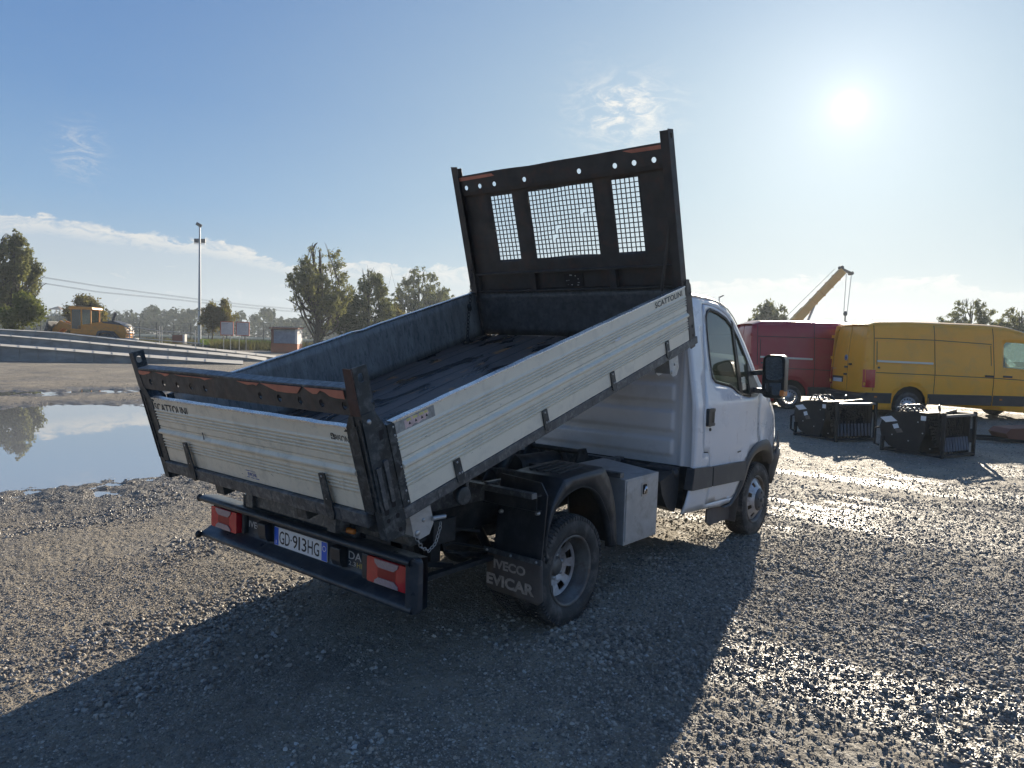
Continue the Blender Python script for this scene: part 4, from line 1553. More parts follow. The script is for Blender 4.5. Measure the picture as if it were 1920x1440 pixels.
top_edge_pts = [(v, topz(v)) for v in np.linspace(1.0, -1.0, 24)]
sheet([(-1.0, 1.262), (1.0, 1.262)] + top_edge_pts, [circle(v, 1.328, .020, 14) for v in hv], lambda a, b: (UH - .018 + (.006 if b < 1.275 else 0), a, b), .06, q, smooth=False)
tbm = q.build('headboard_beam', 'head_steel', truck, TM, solid=.005)
q = MB()
tp_ = top_edge_pts
for a, b in zip(tp_, tp_[1:]):
    q.bar((UH + .006, a[0], a[1] + .002), (UH + .006, b[0], b[1] + .002), .055, .008)
q.build('beam_flange', 'head_steel', tbm)
for p in ([(-.985, 1.395), (-.985, 1.424), (-.72, 1.425), (-.66, 1.421), (-.735, 1.398)], [(.995, 1.39), (.995, 1.420), (.62, 1.417), (.59, 1.395), (.70, 1.392)]):
    q = MB()
    q.prism(p, lambda a, b: (UH - .0245, a, b), lambda a, b: (UH - .026, a, b))
    q.build('primer_patch', 'primer', tbm)
for s in (-1, 1):
    q = MB()
    y0, y1 = s * 1.048, s * 1.040
    sheet([(UH - .045, .40), (UH + .035, .40), (UH + .035, 1.515), (UH - .04, 1.522)], [rrect(UH - .018, UH + .012, 1.455, 1.495, .012)], lambda a, b: (a, y0, b), .06, q, smooth=False)
    q2 = q.build('headboard_post', 'head_steel', truck, TM, solid=.006 * (1 if s < 0 else -1))
    q = MB()
    q.box(UH - .046, UH - .038, min(s * .982, s * 1.047), max(s * .982, s * 1.047), .40, 1.515)
    q.box(UH + .030, UH + .036, min(s * 1.0, s * 1.047), max(s * 1.0, s * 1.047), .40, 1.50)
    q.build('post_face', 'head_steel', q2, bevel=.002)
q = MB()
q.prism([(.030, .425), (-.155, .425), (-.155, .535), (.030, .535)], lambda a, b: (UH + .006, a, b), lambda a, b: (UH + .0045, a, b))
pl = q.build('info_plate', 'seal_black', hp_)
random.seed(3)
for k in range(11):
    a = random.uniform(-.14, .02)
    w = random.uniform(.432, .53)
    q = MB()
    q.box(UH + .003, UH + .0042, a - random.uniform(.003, .018), a, w, w + random.uniform(.0015, .008))
    q.build('worn_print', 'ink_grey', pl)
# ------------------------------------------------------------ the cab
def cab_y(x, z):
    """half width of the cab skin"""
    y = float(np.interp(z, [.35, .45, .55, .9, 1.20, 1.30, 1.38, 2.12, 2.2, 2.3], [.925, .950, .972, .982, .980, .975, .962, .845, .80, .70]))
    y += -.006 * math.exp(-((z - 1.215) / .02) ** 2) + .006 * math.exp(-((z - 1.255) / .03) ** 2)
    if x > 2.9:
        y *= 1 - .15 * ((x - 2.9) / .95) ** 2.2
    # flared wheel arch
    d = math.hypot((x - 3.06) * .95, z - .337)
    y += .014 * math.exp(-((d - .56) / .045) ** 2)
    return y


def skin(s, off=0.0):
    return lambda a, b: (a, s * (cab_y(a, b) + off), b)


roofline = [(1.70, 2.165), (1.9, 2.175), (2.2, 2.168), (2.33, 2.148), (2.47, 2.098), (2.58, 2.03), (2.66, 1.955), (2.80, 1.800), (2.93, 1.62), (3.05, 1.43)]
door_out = [(1.990, 2.125), (2.163, 2.118), (2.300, 2.098), (2.44, 2.052), (2.575, 1.975), (2.70, 1.845), (2.83, 1.68), (2.94, 1.52), (3.02, 1.405), (3.025, 1.33), (2.995, 1.134), (3.035, .91),
            (2.93, .875), (2.80, .825), (2.72, .74), (2.66, .60), (2.62, .50), (2.545, .432), (1.975, .455), (1.962, .602), (1.950, .865), (1.925, .900), (1.838, .908), (1.823, 1.206), (1.839, 1.293),
            (1.891, 1.537), (1.93, 1.828)]
win_out = [(2.050, 2.062), (2.120, 2.088), (2.286, 2.062), (2.440, 2.018), (2.560, 1.945), (2.66, 1.845), (2.776, 1.69), (2.860, 1.565), (2.93, 1.45), (2.935, 1.350), (2.768, 1.330), (2.65, 1.345),
           (2.513, 1.376), (2.430, 1.415), (2.338, 1.440), (2.195, 1.459), (2.075, 1.478), (2.025, 1.515), (2.010, 1.682), (2.012, 1.904), (2.025, 2.02)]


def scale_poly(p, k):
    """offset a polygon inwards (k<0) or outwards by k metres"""
    n = len(p)
    area = sum(p[i][0] * p[(i + 1) % n][1] - p[(i + 1) % n][0] * p[i][1] for i in range(n))
    sg = 1 if area > 0 else -1
    out_ = []
    for i in range(n):
        a, b, c = Vector(p[i - 1]), Vector(p[i]), Vector(p[(i + 1) % n])
        n1 = Vector(((b - a).y, -(b - a).x)).normalized() * sg
        n2 = Vector(((c - b).y, -(c - b).x)).normalized() * sg
        nn = (n1 + n2).normalized()
        q = nn.dot(n1)
        out_.append(tuple(b + nn * k / max(q, .5)))
    return out_


arch_in = [(2.62, .445), (2.70, .581), (2.775, .705), (2.87, .775), (2.97, .800), (3.12, .808), (3.26, .790), (3.37, .735), (3.45, .64), (3.485, .52), (3.49, .40)]
side_out = [(1.655, 2.15)] + [p for p in roofline if p[0] > 1.75] + [(3.15, 1.36), (3.40, 1.235), (3.62, 1.10), (3.74, .95), (3.79, .80)] + [(3.79, .71), (3.47, .71)] + \
           [p for p in reversed(arch_in) if p[1] > .71] + [(2.775, .705), (2.70, .581), (2.62, .445), (2.545, .395), (2.33, .375), (1.9, .415), (1.545, .435), (1.575, .52), (1.615, .63), (1.655, .80), (1.66, 1.3)]
for s in (-1, 1):
    q = MB()
    sheet(side_out, [scale_poly(door_out, .0065)], skin(s), .07, q)
    sh_ = q.build('cab_side', 'white_paint', truck, solid=.012 * (1 if s < 0 else 1))
    # dark jamb seen through the door gaps
    q = MB()
    sheet(scale_poly(door_out, .03), [scale_poly(win_out, .02)], skin(s, -.022), .09, q)
    q.build('door_jamb', 'gap_dark', sh_)
    q = MB()
    sheet(scale_poly(door_out, -.0015), [scale_poly(win_out, .008)], skin(s, .001), .055, q)
    door = q.build('door', 'white_paint', truck, solid=.012)
    # window rubber, glass, divider
    q = MB()
    sheet(scale_poly(win_out, .011), [scale_poly(win_out, -.016)], skin(s, .0035), .05, q)
    q.build('window_seal', 'seal_black', door, solid=.004)
    q = MB()
    q.prism([(2.535, 2.01), (2.572, 1.99), (2.632, 1.355), (2.555, 1.372)], lambda a, b: (a, s * (cab_y(a, b) + .004), b), lambda a, b: (a, s * (cab_y(a, b) - .01), b))
    q.build('window_divider', 'seal_black', door)
    q = MB()
    sheet(scale_poly(win_out, -.004), [], skin(s, -.006), .07, q)
    q.build('window_glass', 'cab_glass', door)
    # mirror mounting triangle
    q = MB()
    q.prism([(2.775, 1.62), (2.83, 1.60), (2.93, 1.47), (3.02, 1.36), (2.94, 1.325), (2.775, 1.325)], lambda a, b: (a, s * (cab_y(a, b) + .012), b), lambda a, b: (a, s * (cab_y(a, b) - .004), b))
    q.build('mirror_base', 'black_plastic', door, bevel=.005)
    # handle and lock
    q = MB()
    q.prism(rrect(1.856, 2.010, 1.120, 1.262, .022), lambda a, b: (a, s * (cab_y(a, b) + .004), b), lambda a, b: (a, s * (cab_y(a, b) - .002), b))
    hs = q.build('handle_shell', 'seal_black', door)
    q = MB()
    q.prism(rrect(1.852, 1.908, 1.117, 1.264, .016), lambda a, b: (a, s * (.980 + .028), b), lambda a, b: (a, s * .976, b))
    q.prism(rrect(1.90, 1.985, 1.236, 1.262, .008), lambda a, b: (a, s * (.980 + .022), b), lambda a, b: (a, s * .976, b))
    q.prism(rrect(1.90, 1.985, 1.118, 1.142, .008), lambda a, b: (a, s * (.980 + .022), b), lambda a, b: (a, s * .976, b))
    q.build('door_handle', 'black_plastic', door, bevel=.006)
    q = MB()
    q.lathe([(s * .990, 0), (s * .990, .013), (s * .98, .015)], 16, 'y', (1.932, 0, 1.088))
    q.build('door_lock', 'black_plastic', door)
    # protective strip, in two lengths
    for x0, x1, z0a, z0b, z1a, z1b, r_ in ((1.640, 1.978, .622, .606, .797, .776, 1), (2.000, 2.695, .606, .575, .772, .745, 0)):
        q = MB()
        x0b = x0 - (.030 if r_ else 0)
        x1b = x1 - .0 if r_ else 2.672
        q.prism([(x0b, z0a), (x1b, z0b), (x1, z1b), (x0, z1a)], lambda a, b: (a, s * (.982 + .020), b), lambda a, b: (a, s * .974, b))
        q.build('side_strip', 'grey_plastic', sh_ if r_ else door, bevel=.009)
    q = MB()
    q.prism([(1.602, .622), (1.64, .622), (1.66, .797), (1.645, .797)], lambda a, b: (a, s * .998, b), lambda a, b: (a, s * .93, b))
    q.build('strip_corner', 'grey_plastic', sh_, bevel=.012)
    # small side marker
    q = MB()
    q.prism([(2.53, .835), (2.60, .838), (2.60, .848), (2.53, .845)], lambda a, b: (a, s * .9860, b), lambda a, b: (a, s * .982, b))
    q.build('door_badge', 'seal_black', door)
    # arch moulding
    mo = smooth_poly([(2.335, .372), (2.46, .378), (2.57, .45), (2.635, .60), (2.70, .745), (2.81, .845), (2.97, .893), (3.12, .902), (3.28, .885), (3.42, .82), (3.52, .70)], 3)
    mi = smooth_poly([(2.40, .352), (2.52, .365), (2.63, .44), (2.715, .58), (2.785, .700), (2.88, .768), (2.98, .795), (3.12, .803), (3.26, .785), (3.37, .73), (3.47, .62)], 3)
    q = MB()
    k_ = len(mo)
    vs = [(x, s * (cab_y(x, z) + .004), z) for x, z in mo] + [(x * .7 + X * .3, s * (cab_y(x, z) + .024), z * .7 + Z * .3) for (x, z), (X, Z) in zip(mo, mi)] + \
         [(x, s * (cab_y(x, z) + .022), z) for x, z in mi] + [(x, s * (cab_y(x, z) - .06), z - .005) for x, z in mi]
    q.add(vs, [(j * k_ + i, j * k_ + i + 1, (j + 1) * k_ + i + 1, (j + 1) * k_ + i) for j in range(3) for i in range(k_ - 1)], True)
    q.build('arch_moulding', 'grey_plastic', sh_)
    # inner wheel housing
    q = MB()
    ai = smooth_poly([(2.62, .36)] + arch_in[1:], 2)
    k_ = len(ai)
    q.add([(x, s * .92, z) for x, z in ai] + [(x, s * .55, z) for x, z in ai], [(i, i + 1, k_ + i + 1, k_ + i) for i in range(k_ - 1)], True)
    q.build('wheel_housing', 'black_plastic', truck)
    q = MB()
    q.prism([(s * .70, .20), (s * .955, .195), (s * .97, .36), (s * .97, .50), (s * .70, .50)], lambda a, b: (2.595 + .12 * (b - .2), a, b), lambda a, b: (2.605 + .12 * (b - .2), a, b))
    q.build('front_mudflap', 'flap_rubber', truck, bevel=.002)
    q = MB()
    q.prism([(2.13, .372), (2.60, .352), (2.60, .215), (2.20, .225), (2.12, .26)], lambda a, b: (a, s * .90, b), lambda a, b: (a, s * .885, b))
    q.build('sill_shield', 'flap_rubber', truck)
    # mirror
    x0 = 2.86
    q = MB()

    def hrect(k):
        return [(y, z) for y, z in rrect(1.060 + k, 1.262 - k, 1.322 + k, 1.712 - k, .055)]
    rings = [(x0 - .035, .0), (x0 + .05, -.003), (x0 + .10, .02), (x0 + .13, .06)]
    n_ = len(hrect(0))
    vs = [(x, s * y, z) for x, k in rings for y, z in hrect(k)]
    q.add(vs, [(j * n_ + i, j * n_ + (i + 1) % n_, (j + 1) * n_ + (i + 1) % n_, (j + 1) * n_ + i) for j in range(3) for i in range(n_)] + [tuple(range(3 * n_, 4 * n_))], True)
    q.prism(hrect(.0), lambda a, b: (x0 + .032, s * a, b), lambda a, b: (x0 + .036, s * a, b))
    mr = q.build('door_mirror', 'black_plastic', truck)
    q = MB()
    q.prism(rrect(1.082, 1.222, 1.482, 1.692, .03), lambda a, b: (x0 - .002 - .212 * (b - 1.59) + .239 * (a - 1.15), s * a, b), lambda a, b: (x0 + .030, s * a, b))
    q.build('mirror_glass', 'mirror_glass', mr)
    q = MB()
    q.prism([(1.085, 1.455), (1.222, 1.462), (1.222, 1.385), (1.205, 1.352), (1.16, 1.345), (1.10, 1.375), (1.083, 1.41)], lambda a, b: (x0 - .005 - .12 * (b - 1.4) + .16 * (a - 1.15), s * a, b), lambda a, b: (x0 + .030, s * a, b))
    q.build('wide_mirror_glass', 'mirror_glass', mr)
    q = MB()
    q.prism(rrect(1.225, 1.262, 1.345, 1.398, .01), lambda a, b: (x0 - .037, s * a, b), lambda a, b: (x0 + .05, s * (a + .003), b))
    q.build('mirror_indicator', 'lamp_amber', mr, bevel=.004)
    for z0, z1 in ((1.540, 1.552), (1.385, 1.375)):
        q = MB()
        q.bar((2.87, s * .950, z0), (2.90, s * 1.075, z1), .055, .045)
        q.build('mirror_arm', 'black_plastic', mr, bevel=.008)


# top skin: side of the roof up and over; windscreen and bonnet follow the same sweep
def top_pt(x, t, s=1.0):
    zs = float(np.interp(x, [p[0] for p in roofline] + [3.15, 3.40, 3.62, 3.74], [p[1] for p in roofline] + [1.36, 1.235, 1.10, .95]))
    zc = float(np.interp(x, [1.66, 1.9, 2.2, 2.38, 2.52, 2.68, 3.15, 3.25, 3.5, 3.7, 3.80], [2.245, 2.262, 2.250, 2.215, 2.13, 2.00, 1.52, 1.43, 1.30, 1.16, 1.02]))
    ys = cab_y(min(x, 3.74), zs)
    a = t * math.pi / 2
    e = .55
    return ys * math.cos(a) ** e, zs + (max(zc, zs + .01) - zs) * math.sin(a) ** .9


xs = list(np.linspace(1.66, 2.28, 10)) + list(np.linspace(2.34, 3.18, 16)) + list(np.linspace(3.22, 3.74, 9))
ts = [0, .06, .13, .2, .3, .45, .65, .85, 1.0]
for nm, m_, cond in (('roof', 'white_paint', lambda x, t: x < 2.40 or (x < 3.19 and t < .17)), ('windscreen', 'cab_glass', lambda x, t: 2.40 <= x < 3.19 and t >= .17),
                     ('bonnet', 'white_paint', lambda x, t: x >= 3.19)):
    q = MB()
    for s in (-1, 1):
        for i in range(len(xs) - 1):
            for j in range(len(ts) - 1):
                if cond((xs[i] + xs[i + 1]) / 2, (ts[j] + ts[j + 1]) / 2):
                    vs = []
                    for x, t in ((xs[i], ts[j]), (xs[i + 1], ts[j]), (xs[i + 1], ts[j + 1]), (xs[i], ts[j + 1])):
                        y, z = top_pt(x, t)
                        vs.append((x, s * y, z))
                    q.add(vs, [(0, 1, 2, 3)], True)
    me = q.mesh(nm, m_, False)
    bm = bmesh.new()
    bm.from_mesh(me)
    bmesh.ops.remove_doubles(bm, verts=bm.verts, dist=1e-5)
    bmesh.ops.recalc_face_normals(bm, faces=bm.faces)
    bm.to_mesh(me)
    bm.free()
    o = bpy.data.objects.new(nm, me)
    link(o, truck, ID)
    if nm == 'roof':
        roof = o
        mm = o.modifiers.new('thickness', 'SOLIDIFY')
        mm.thickness = .01
    if nm == 'bonnet':
        bonnet = o
# drip line and dark joint at the roof edge
for s in (-1, 1):
    q = MB()
    pts = [(x, s * (cab_y(x, z) + .004), z + .012) for x, z in roofline[:7]]
    q.tube(pts, .004, 5)
    q.build('roof_joint', 'seal_black', roof)
q = MB()
q.box(2.20, 2.42, -.10, .10, 2.245, 2.29)
q.tube([(2.05, .3, 2.25), (2.02, .3, 2.40)], .004, 5)
q.build('roof_beacon_base', 'black_plastic', roof, bevel=.01) if False else None

# back wall with pressed ribs
q = MB()


def back_fn(a, b):
    y = -.98 + 1.96 * a
    z = .80 + b * (2.19 - .80)
    lim = cab_y(1.66, z) - .004
    yy = max(-lim, min(lim, y))
    x = 1.668
    for z0, z1 in ((1.49, 1.80), (1.305, 1.47), (1.064, 1.25), (.862, 1.02), (1.86, 2.02)):
        ez = min(1, max(0, min(z - z0, z1 - z) / .028))
        ey = min(1, max(0, (.80 - abs(y)) / .03))
        e = ez * ey
        x -= .017 * (e * e * (3 - 2 * e))
    x -= .018 * math.exp(-((abs(y) - .865) / .018) ** 2)
    if abs(y) > .895:
        x += .0
    return (x, yy, z)


q.grid(150, 110, back_fn)
bw = q.build('cab_back', 'white_paint', truck)
q = MB()
q.box(1.665, 2.75, -.90, .90, .62, .80)
q.box(1.69, 2.60, -.88, .88, .44, .62)
q.build('cab_floor', 'chassis', truck)
# rounded rear uprights
for s in (-1, 1):
    q = MB()
    zz = np.linspace(.80, 2.15, 14)
    vs = []
    for z in zz:
        y = cab_y(1.66, z)
        for k in range(6):
            a = rad(90 * k / 5)
            vs.append((1.672 - .022 * math.sin(a), s * (y - .022 + .022 * math.cos(a)), z))
    q.add(vs, [(i * 6 + k, i * 6 + k + 1, (i + 1) * 6 + k + 1, (i + 1) * 6 + k) for i in range(13) for k in range(5)], True)
    q.build('rear_upright', 'white_paint', bw)
q = MB()
for s in (1,):
    q.grid(24, 3, lambda a, b: (1.668 + .03 * b, -.84 + 1.68 * a, 2.185 + .06 * b + .012 * math.sin(math.pi * a)))
q.build('roof_rear_edge', 'white_paint', bw, solid=.006)

# front
q = MB()


def front_fn(a, b):
    z = .74 + b * .42
    hw = cab_y(3.72, min(z, 1.0))
    y = -hw + 2 * hw * a
    x = 3.74 + .12 * (1 - (y / hw) ** 2) ** .5 - .10 * max(0, (z - .92)) / .24 if abs(y) < hw * .999 else 3.74 - .1 * max(0, (z - .92)) / .24
    return (x, y, z)


q.grid(30, 6, front_fn)
ff = q.build('front_panel', 'white_paint', truck)
q = MB()
def bx_(z):
    return float(np.interp(z, [.40, .52, .66, .76], [3.56, 3.66, 3.755, 3.785]))


q.grid(30, 6, lambda a, b: (lambda y, z: (bx_(z) + .12 * (1 - (y / .905) ** 2) ** .5, y, z))(-.9045 + 1.809 * a, .42 + b * .34))
for s in (-1, 1):
    zs_ = [.42, .52, .66, .76]
    rear_ = [(3.485, .42), (3.495, .52), (3.47, .66), (3.44, .72)]
    q.add([(x_, s * (cab_y(x_, z_) + .006), z_) for x_, z_ in rear_] + [(bx_(z_) - .06, s * .945, z_) for z_ in zs_] + [(bx_(z_), s * .9045, z_) for z_ in zs_],
          [(k * 4 + i, k * 4 + i + 1, (k + 1) * 4 + i + 1, (k + 1) * 4 + i) for k in range(2) for i in range(3)], True)
    q.add([(3.56, s * .955, .72), (3.785, s * .9045, .76), (3.735, s * .900, .93)], [(0, 1, 2)])
q.build('front_bumper', 'grey_plastic', truck, solid=.008)
for s in (-1, 1):
    q = MB()
    q.grid(6, 6, lambda a, b: (3.862 - .10 * a - .10 * b, s * (.50 + .36 * a), .86 + .20 * b))
    q.build('headlight', 'lamp_clear', truck, solid=.03)
q = MB()
for k in range(4):
    q.box(3.85, 3.875, -.42, .42, .82 + k * .05, .85 + k * .05)
q.build('grille', 'black_plastic', truck, bevel=.004)

# cab interior
q = MB()
q.prism([(2.62, .80), (3.15, .80), (3.15, 1.40), (2.95, 1.44), (2.78, 1.36), (2.66, 1.15)], lambda a, b: (a, -.86, b), lambda a, b: (a, .86, b))
q.build('dashboard', 'interior', truck, bevel=.02)
q = MB()
for (yc, w_) in ((-.45, .40), (.20, .52), (.58, .34)):
    q.prism([(1.95, .98), (2.50, .98), (2.52, 1.10), (2.05, 1.12), (1.86, 1.62), (1.78, 1.60)], lambda a, b: (a, yc - w_ / 2, b), lambda a, b: (a, yc + w_ / 2, b))
    q.prism(rrect(yc - .13, yc + .13, 1.63, 1.83, .05), lambda a, b: (1.80, a, b), lambda a, b: (1.90, a, b))
    q.box(1.95, 2.45, yc - w_ / 2, yc + w_ / 2, .80, .98)
q.build('seat', 'interior', truck, bevel=.02)
q = MB()
pts = [Vector((2.55, .45, 1.38)) + Vector((-.06, 0, .17)) * math.cos(a) * 1.1 + Vector((0, .2, 0)) * math.sin(a) for a in np.linspace(0, 2 * math.pi, 21)]
q.tube(pts, .016, 8, caps=False)
q.bar((2.50, .27, 1.36), (2.50, .63, 1.36), .05, .02)
q.tube([(2.56, .45, 1.36), (2.85, .45, 1.2)], .03, 8)
q.build('steering_wheel', 'interior', truck)
q = MB()
q.grid(8, 8, lambda a, b: (1.70 + .68 * a, -.78 + 1.56 * b, 2.18))
q.build('headliner', 'headlining', truck)
q = MB()
q.grid(2, 2, lambda a, b: (1.70, -.85 + 1.7 * a, .80 + 1.38 * b))
q.build('back_lining', 'interior_light', truck)
# ============================================================ THE YARD
def view_coords(x, y):
    """distance and bearing (rad, left positive) from where the picture was taken"""
    dx, dy = x - CP.x, y - CP.y
    return np.hypot(dx, dy), (np.arctan2(dy, dx) - YAW + np.pi) % (2 * np.pi) - np.pi


def soft(v, a, b):
    t = np.clip((v - a) / (b - a), 0, 1)
    return t * t * (3 - 2 * t)


def puddle(x, y):
    """depth of the hollows that hold water (1 = deep)"""
    # big hollow, stretched away from the viewer
    n = (fbm(x, y, .55, 4, 5) - .5) * 2.0
    ca, sa = math.cos(rad(71)), math.sin(rad(71))

    def ell(cx, cy, a, b, w):
        u = (x - cx) * ca + (y - cy) * sa
        v = -(x - cx) * sa + (y - cy) * ca
        return 1 - np.sqrt((u / a) ** 2 + (v / b) ** 2) + n * w
    d = ell(1.2, 10.6, 5.7, 3.3, .13)
    d = np.maximum(d, ell(-.7, 10.2, 4.3, 3.0, .12))
    d = np.maximum(d, ell(3.0, 10.5, 3.6, 2.6, .12))
    n2_ = (fbm(x, y, 2.2, 4, 8) - .5) * 2.0
    d = np.maximum(d, .26 * (ell(4.4, 19.4, .9, 2.4, .5) + n2_ * 1.3))
    return d


def ground_z(x, y):
    r, _ = view_coords(x, y)
    fine = soft(60 - r, 0, 30)
    z = .028 * (fbm(x, y, .35, 3, 1) - .5)
    _, bear = view_coords(x, y)
    rt_ = soft(-bear, -.1, .3)
    st_ = fbm(x * 1.9, y * .38, 1.0, 4, 71, .55)
    z += fine * (.020 * (fbm(x, y, 1.7, 3, 2) - .5) + .014 * (1 + .9 * rt_) * (fbm(x, y, 9, 3, 3) - .5) + .013 * (1 + .8 * rt_) * (fbm(x, y, 34, 2, 4) - .5) + .045 * rt_ * (st_ - .5))
    p = puddle(x, y)
    shore = np.exp(-((p - .02) / .16) ** 2)
    z += fine * shore * (.060 * (fbm(x, y, 2.6, 3, 61) - .5) + .065 * (fbm(x, y, 7, 2, 62) - .5))
    z -= .075 * soft(p, -.10, .35) + .02 * soft(p, -.5, 0)
    # keep it level under the tyres
    for (wx, wy, ww) in ((0, -.87, .3), (0, .87, .3), (3.05, -.87, .25), (3.05, .87, .25), (0, -.66, .3), (0, .66, .3)):
        k = np.exp(-(((x - wx) / .3) ** 2 + ((y - wy) / ww) ** 2))
        z = z * (1 - k) + k * .004
    return z


rr_ = [0.0, .4, .8, 1.2, 1.6, 1.9, 2.1]
r = 2.2
while r < 75:
    rr_.append(r)
    r *= 1.0062
while r < 5200:
    rr_.append(r)
    r *= 1.06
aa_ = list(np.linspace(-48, 48, 1000))
aa_ += list(np.linspace(48, 312, 90))[1:-1]
RA, AA = np.meshgrid(np.array(rr_[1:]), np.radians(np.array(aa_)), indexing='ij')
GX = CP.x + RA * np.cos(YAW + AA)
GY = CP.y + RA * np.sin(YAW + AA)
GZ = ground_z(GX, GY)
nr_, na_ = RA.shape
verts = np.concatenate([[[CP.x, CP.y, float(ground_z(np.array([CP.x]), np.array([CP.y]))[0])]], np.stack([GX.ravel(), GY.ravel(), GZ.ravel()], 1)])
i, j = np.meshgrid(np.arange(nr_ - 1), np.arange(na_), indexing='ij')
j2 = (j + 1) % na_
quads = np.stack([1 + i * na_ + j, 1 + (i + 1) * na_ + j, 1 + (i + 1) * na_ + j2, 1 + i * na_ + j2], -1).reshape(-1, 4)
tris = np.array([(0, 1 + k, 1 + (k + 1) % na_) for k in range(na_)])
me = bpy.data.meshes.new('ground')
nv, nq, nt = len(verts), len(quads), len(tris)
me.vertices.add(nv)
me.vertices.foreach_set('co', verts.astype(np.float32).ravel())
me.loops.add(nq * 4 + nt * 3)
me.loops.foreach_set('vertex_index', np.concatenate([quads.ravel(), tris.ravel()]).astype(np.int32))
me.polygons.add(nq + nt)
me.polygons.foreach_set('loop_start', np.concatenate([np.arange(nq) * 4, nq * 4 + np.arange(nt) * 3]).astype(np.int32))
me.polygons.foreach_set('use_smooth', np.ones(nq + nt, bool))
me.update(calc_edges=True)
me.validate()
vx, vy = verts[:, 0], verts[:, 1]
vr, va = view_coords(vx, vy)
pd = puddle(vx, vy)
loose = soft(fbm(vx, vy, .55, 4, 21), .42, .60)            # loose gravel lies in drifts, bare dirt between
loose = np.maximum(loose, soft(pd, -.45, -.1))
right = soft(-va, .05, .35)
streak = fbm(vx * 1.9, vy * .38, 1.0, 4, 71, .55)              # vehicles have dragged the gravel into long ribs
streak2 = fbm(vx * .5 + vy * .12, vy * 1.5 - vx * .3, 1.0, 3, 77)
loose = np.maximum(loose, right * .75 * soft(streak, .36, .56))
bare = soft(fbm(vx, vy, .8, 3, 31), .50, .62) * soft(7.5 - vr, 0, 2) * soft(va, -.15, .15)
loose = loose * (1 - .8 * bare)
dens = 4200 * soft(8.0 - vr, -1.5, 3.0) + 1700 * soft(15 - vr, 0, 5) + 480 * soft(32 - vr, 0, 12)
dens = dens * (.16 + .84 * loose)
dens = np.where((np.abs(va) > rad(40)) | (vr < 2.0), 0, dens)
sunk = soft(pd, .12, .3)
dens = dens * (1 - sunk * .93)
wetv = np.clip(soft(pd, -.35, .05) + right * (.25 + .65 * soft(streak, .47, .60)) * (.45 + .55 * soft(fbm(vx, vy, .35, 3, 41), .34, .55)) + (1 - right) * .55 * soft(streak2, .56, .70), 0, 1)
big = np.maximum(soft(fbm(vx, vy, 1.3, 3, 51), .56, .66), right * .55)
for nm, arr in (('density', dens), ('wet', wetv), ('loose', loose), ('big', big)):
    a = me.attributes.new(nm, 'FLOAT', 'POINT')
    a.data.foreach_set('value', arr.astype(np.float32))
gm = bpy.data.materials.new('gravel_ground')
gm.use_nodes = True
T = N(gm.node_tree)
b = gm.node_tree.nodes['Principled BSDF']
co = T.new('ShaderNodeTexCoord').outputs['Object']
wet = T.new('ShaderNodeAttribute', attribute_name='wet').outputs['Fac']
n1 = T.noise(co, .5, 5, .6)
n2 = T.noise(co, 6, 6, .65)
c = T.mix(T.mapr(n1, .35, .65), (0.205, 0.176, 0.132), (0.405, 0.340, 0.245))
c = T.mix(T.mapr(n2, .35, .7, 0, .6), c, (0.085, 0.082, 0.078))
n3 = T.noise(co, 1.6, 6, .7, .5)
c = T.mix(T.mapr(n3, .48, .66, 0, .55), c, (0.10, 0.09, 0.078))
c = T.mix(T.mapr(T.noise(co, 22, 4, .7), .50, .68, 0, .5), c, (0.36, 0.31, 0.24))
vo = T.new('ShaderNodeTexVoronoi')
T.l.new(co, vo.inputs['Vector'])
vo.inputs['Scale'].default_value = 55
vcol = T.mapr(T.new('ShaderNodeSeparateColor').outputs[0], 0, 1)
sc_ = T.new('ShaderNodeSeparateColor')
T.l.new(vo.outputs['Color'], sc_.inputs[0])
c = T.mix(T.math('MULTIPLY', T.mapr(sc_.outputs[0], .55, 1), .6), c, (0.30, 0.28, 0.25))
c = T.mix(T.math('MULTIPLY', wet, .42), c, (0.045, 0.042, 0.038))
T.l.new(c, b.inputs['Base Color'])
T.l.new(T.mapr(T.math('ADD', wet, T.mapr(n2, .4, .7, -.15, .15)), 0, 1, .85, .36, ), b.inputs['Roughness'])
b.inputs['Specular IOR Level'].default_value = 0.32
vo2 = T.new('ShaderNodeTexVoronoi')
T.l.new(co, vo2.inputs['Vector'])
vo2.inputs['Scale'].default_value = 75
vo3 = T.new('ShaderNodeTexVoronoi')
T.l.new(co, vo3.inputs['Vector'])
vo3.inputs['Scale'].default_value = 26
hgt = T.math('ADD', T.math('MULTIPLY', vo2.outputs['Distance'], -.55), T.math('MULTIPLY', vo3.outputs['Distance'], -.9))
hgt = T.math('ADD', hgt, T.math('MULTIPLY', T.noise(co, 120, 4, .7), .5))
hgt = T.math('ADD', hgt, T.math('MULTIPLY', T.noise(co, 7, 6, .7), 4.0))
bp_ = T.new('ShaderNodeBump')
bp_.inputs['Strength'].default_value = 1.0
bp_.inputs['Distance'].default_value = .013
T.l.new(hgt, bp_.inputs['Height'])
T.l.new(bp_.outputs[0], b.inputs['Normal'])
me.materials.append(gm)
ground = bpy.data.objects.new('ground', me)
link(ground, None, ID)
ground['kind'] = 'structure'

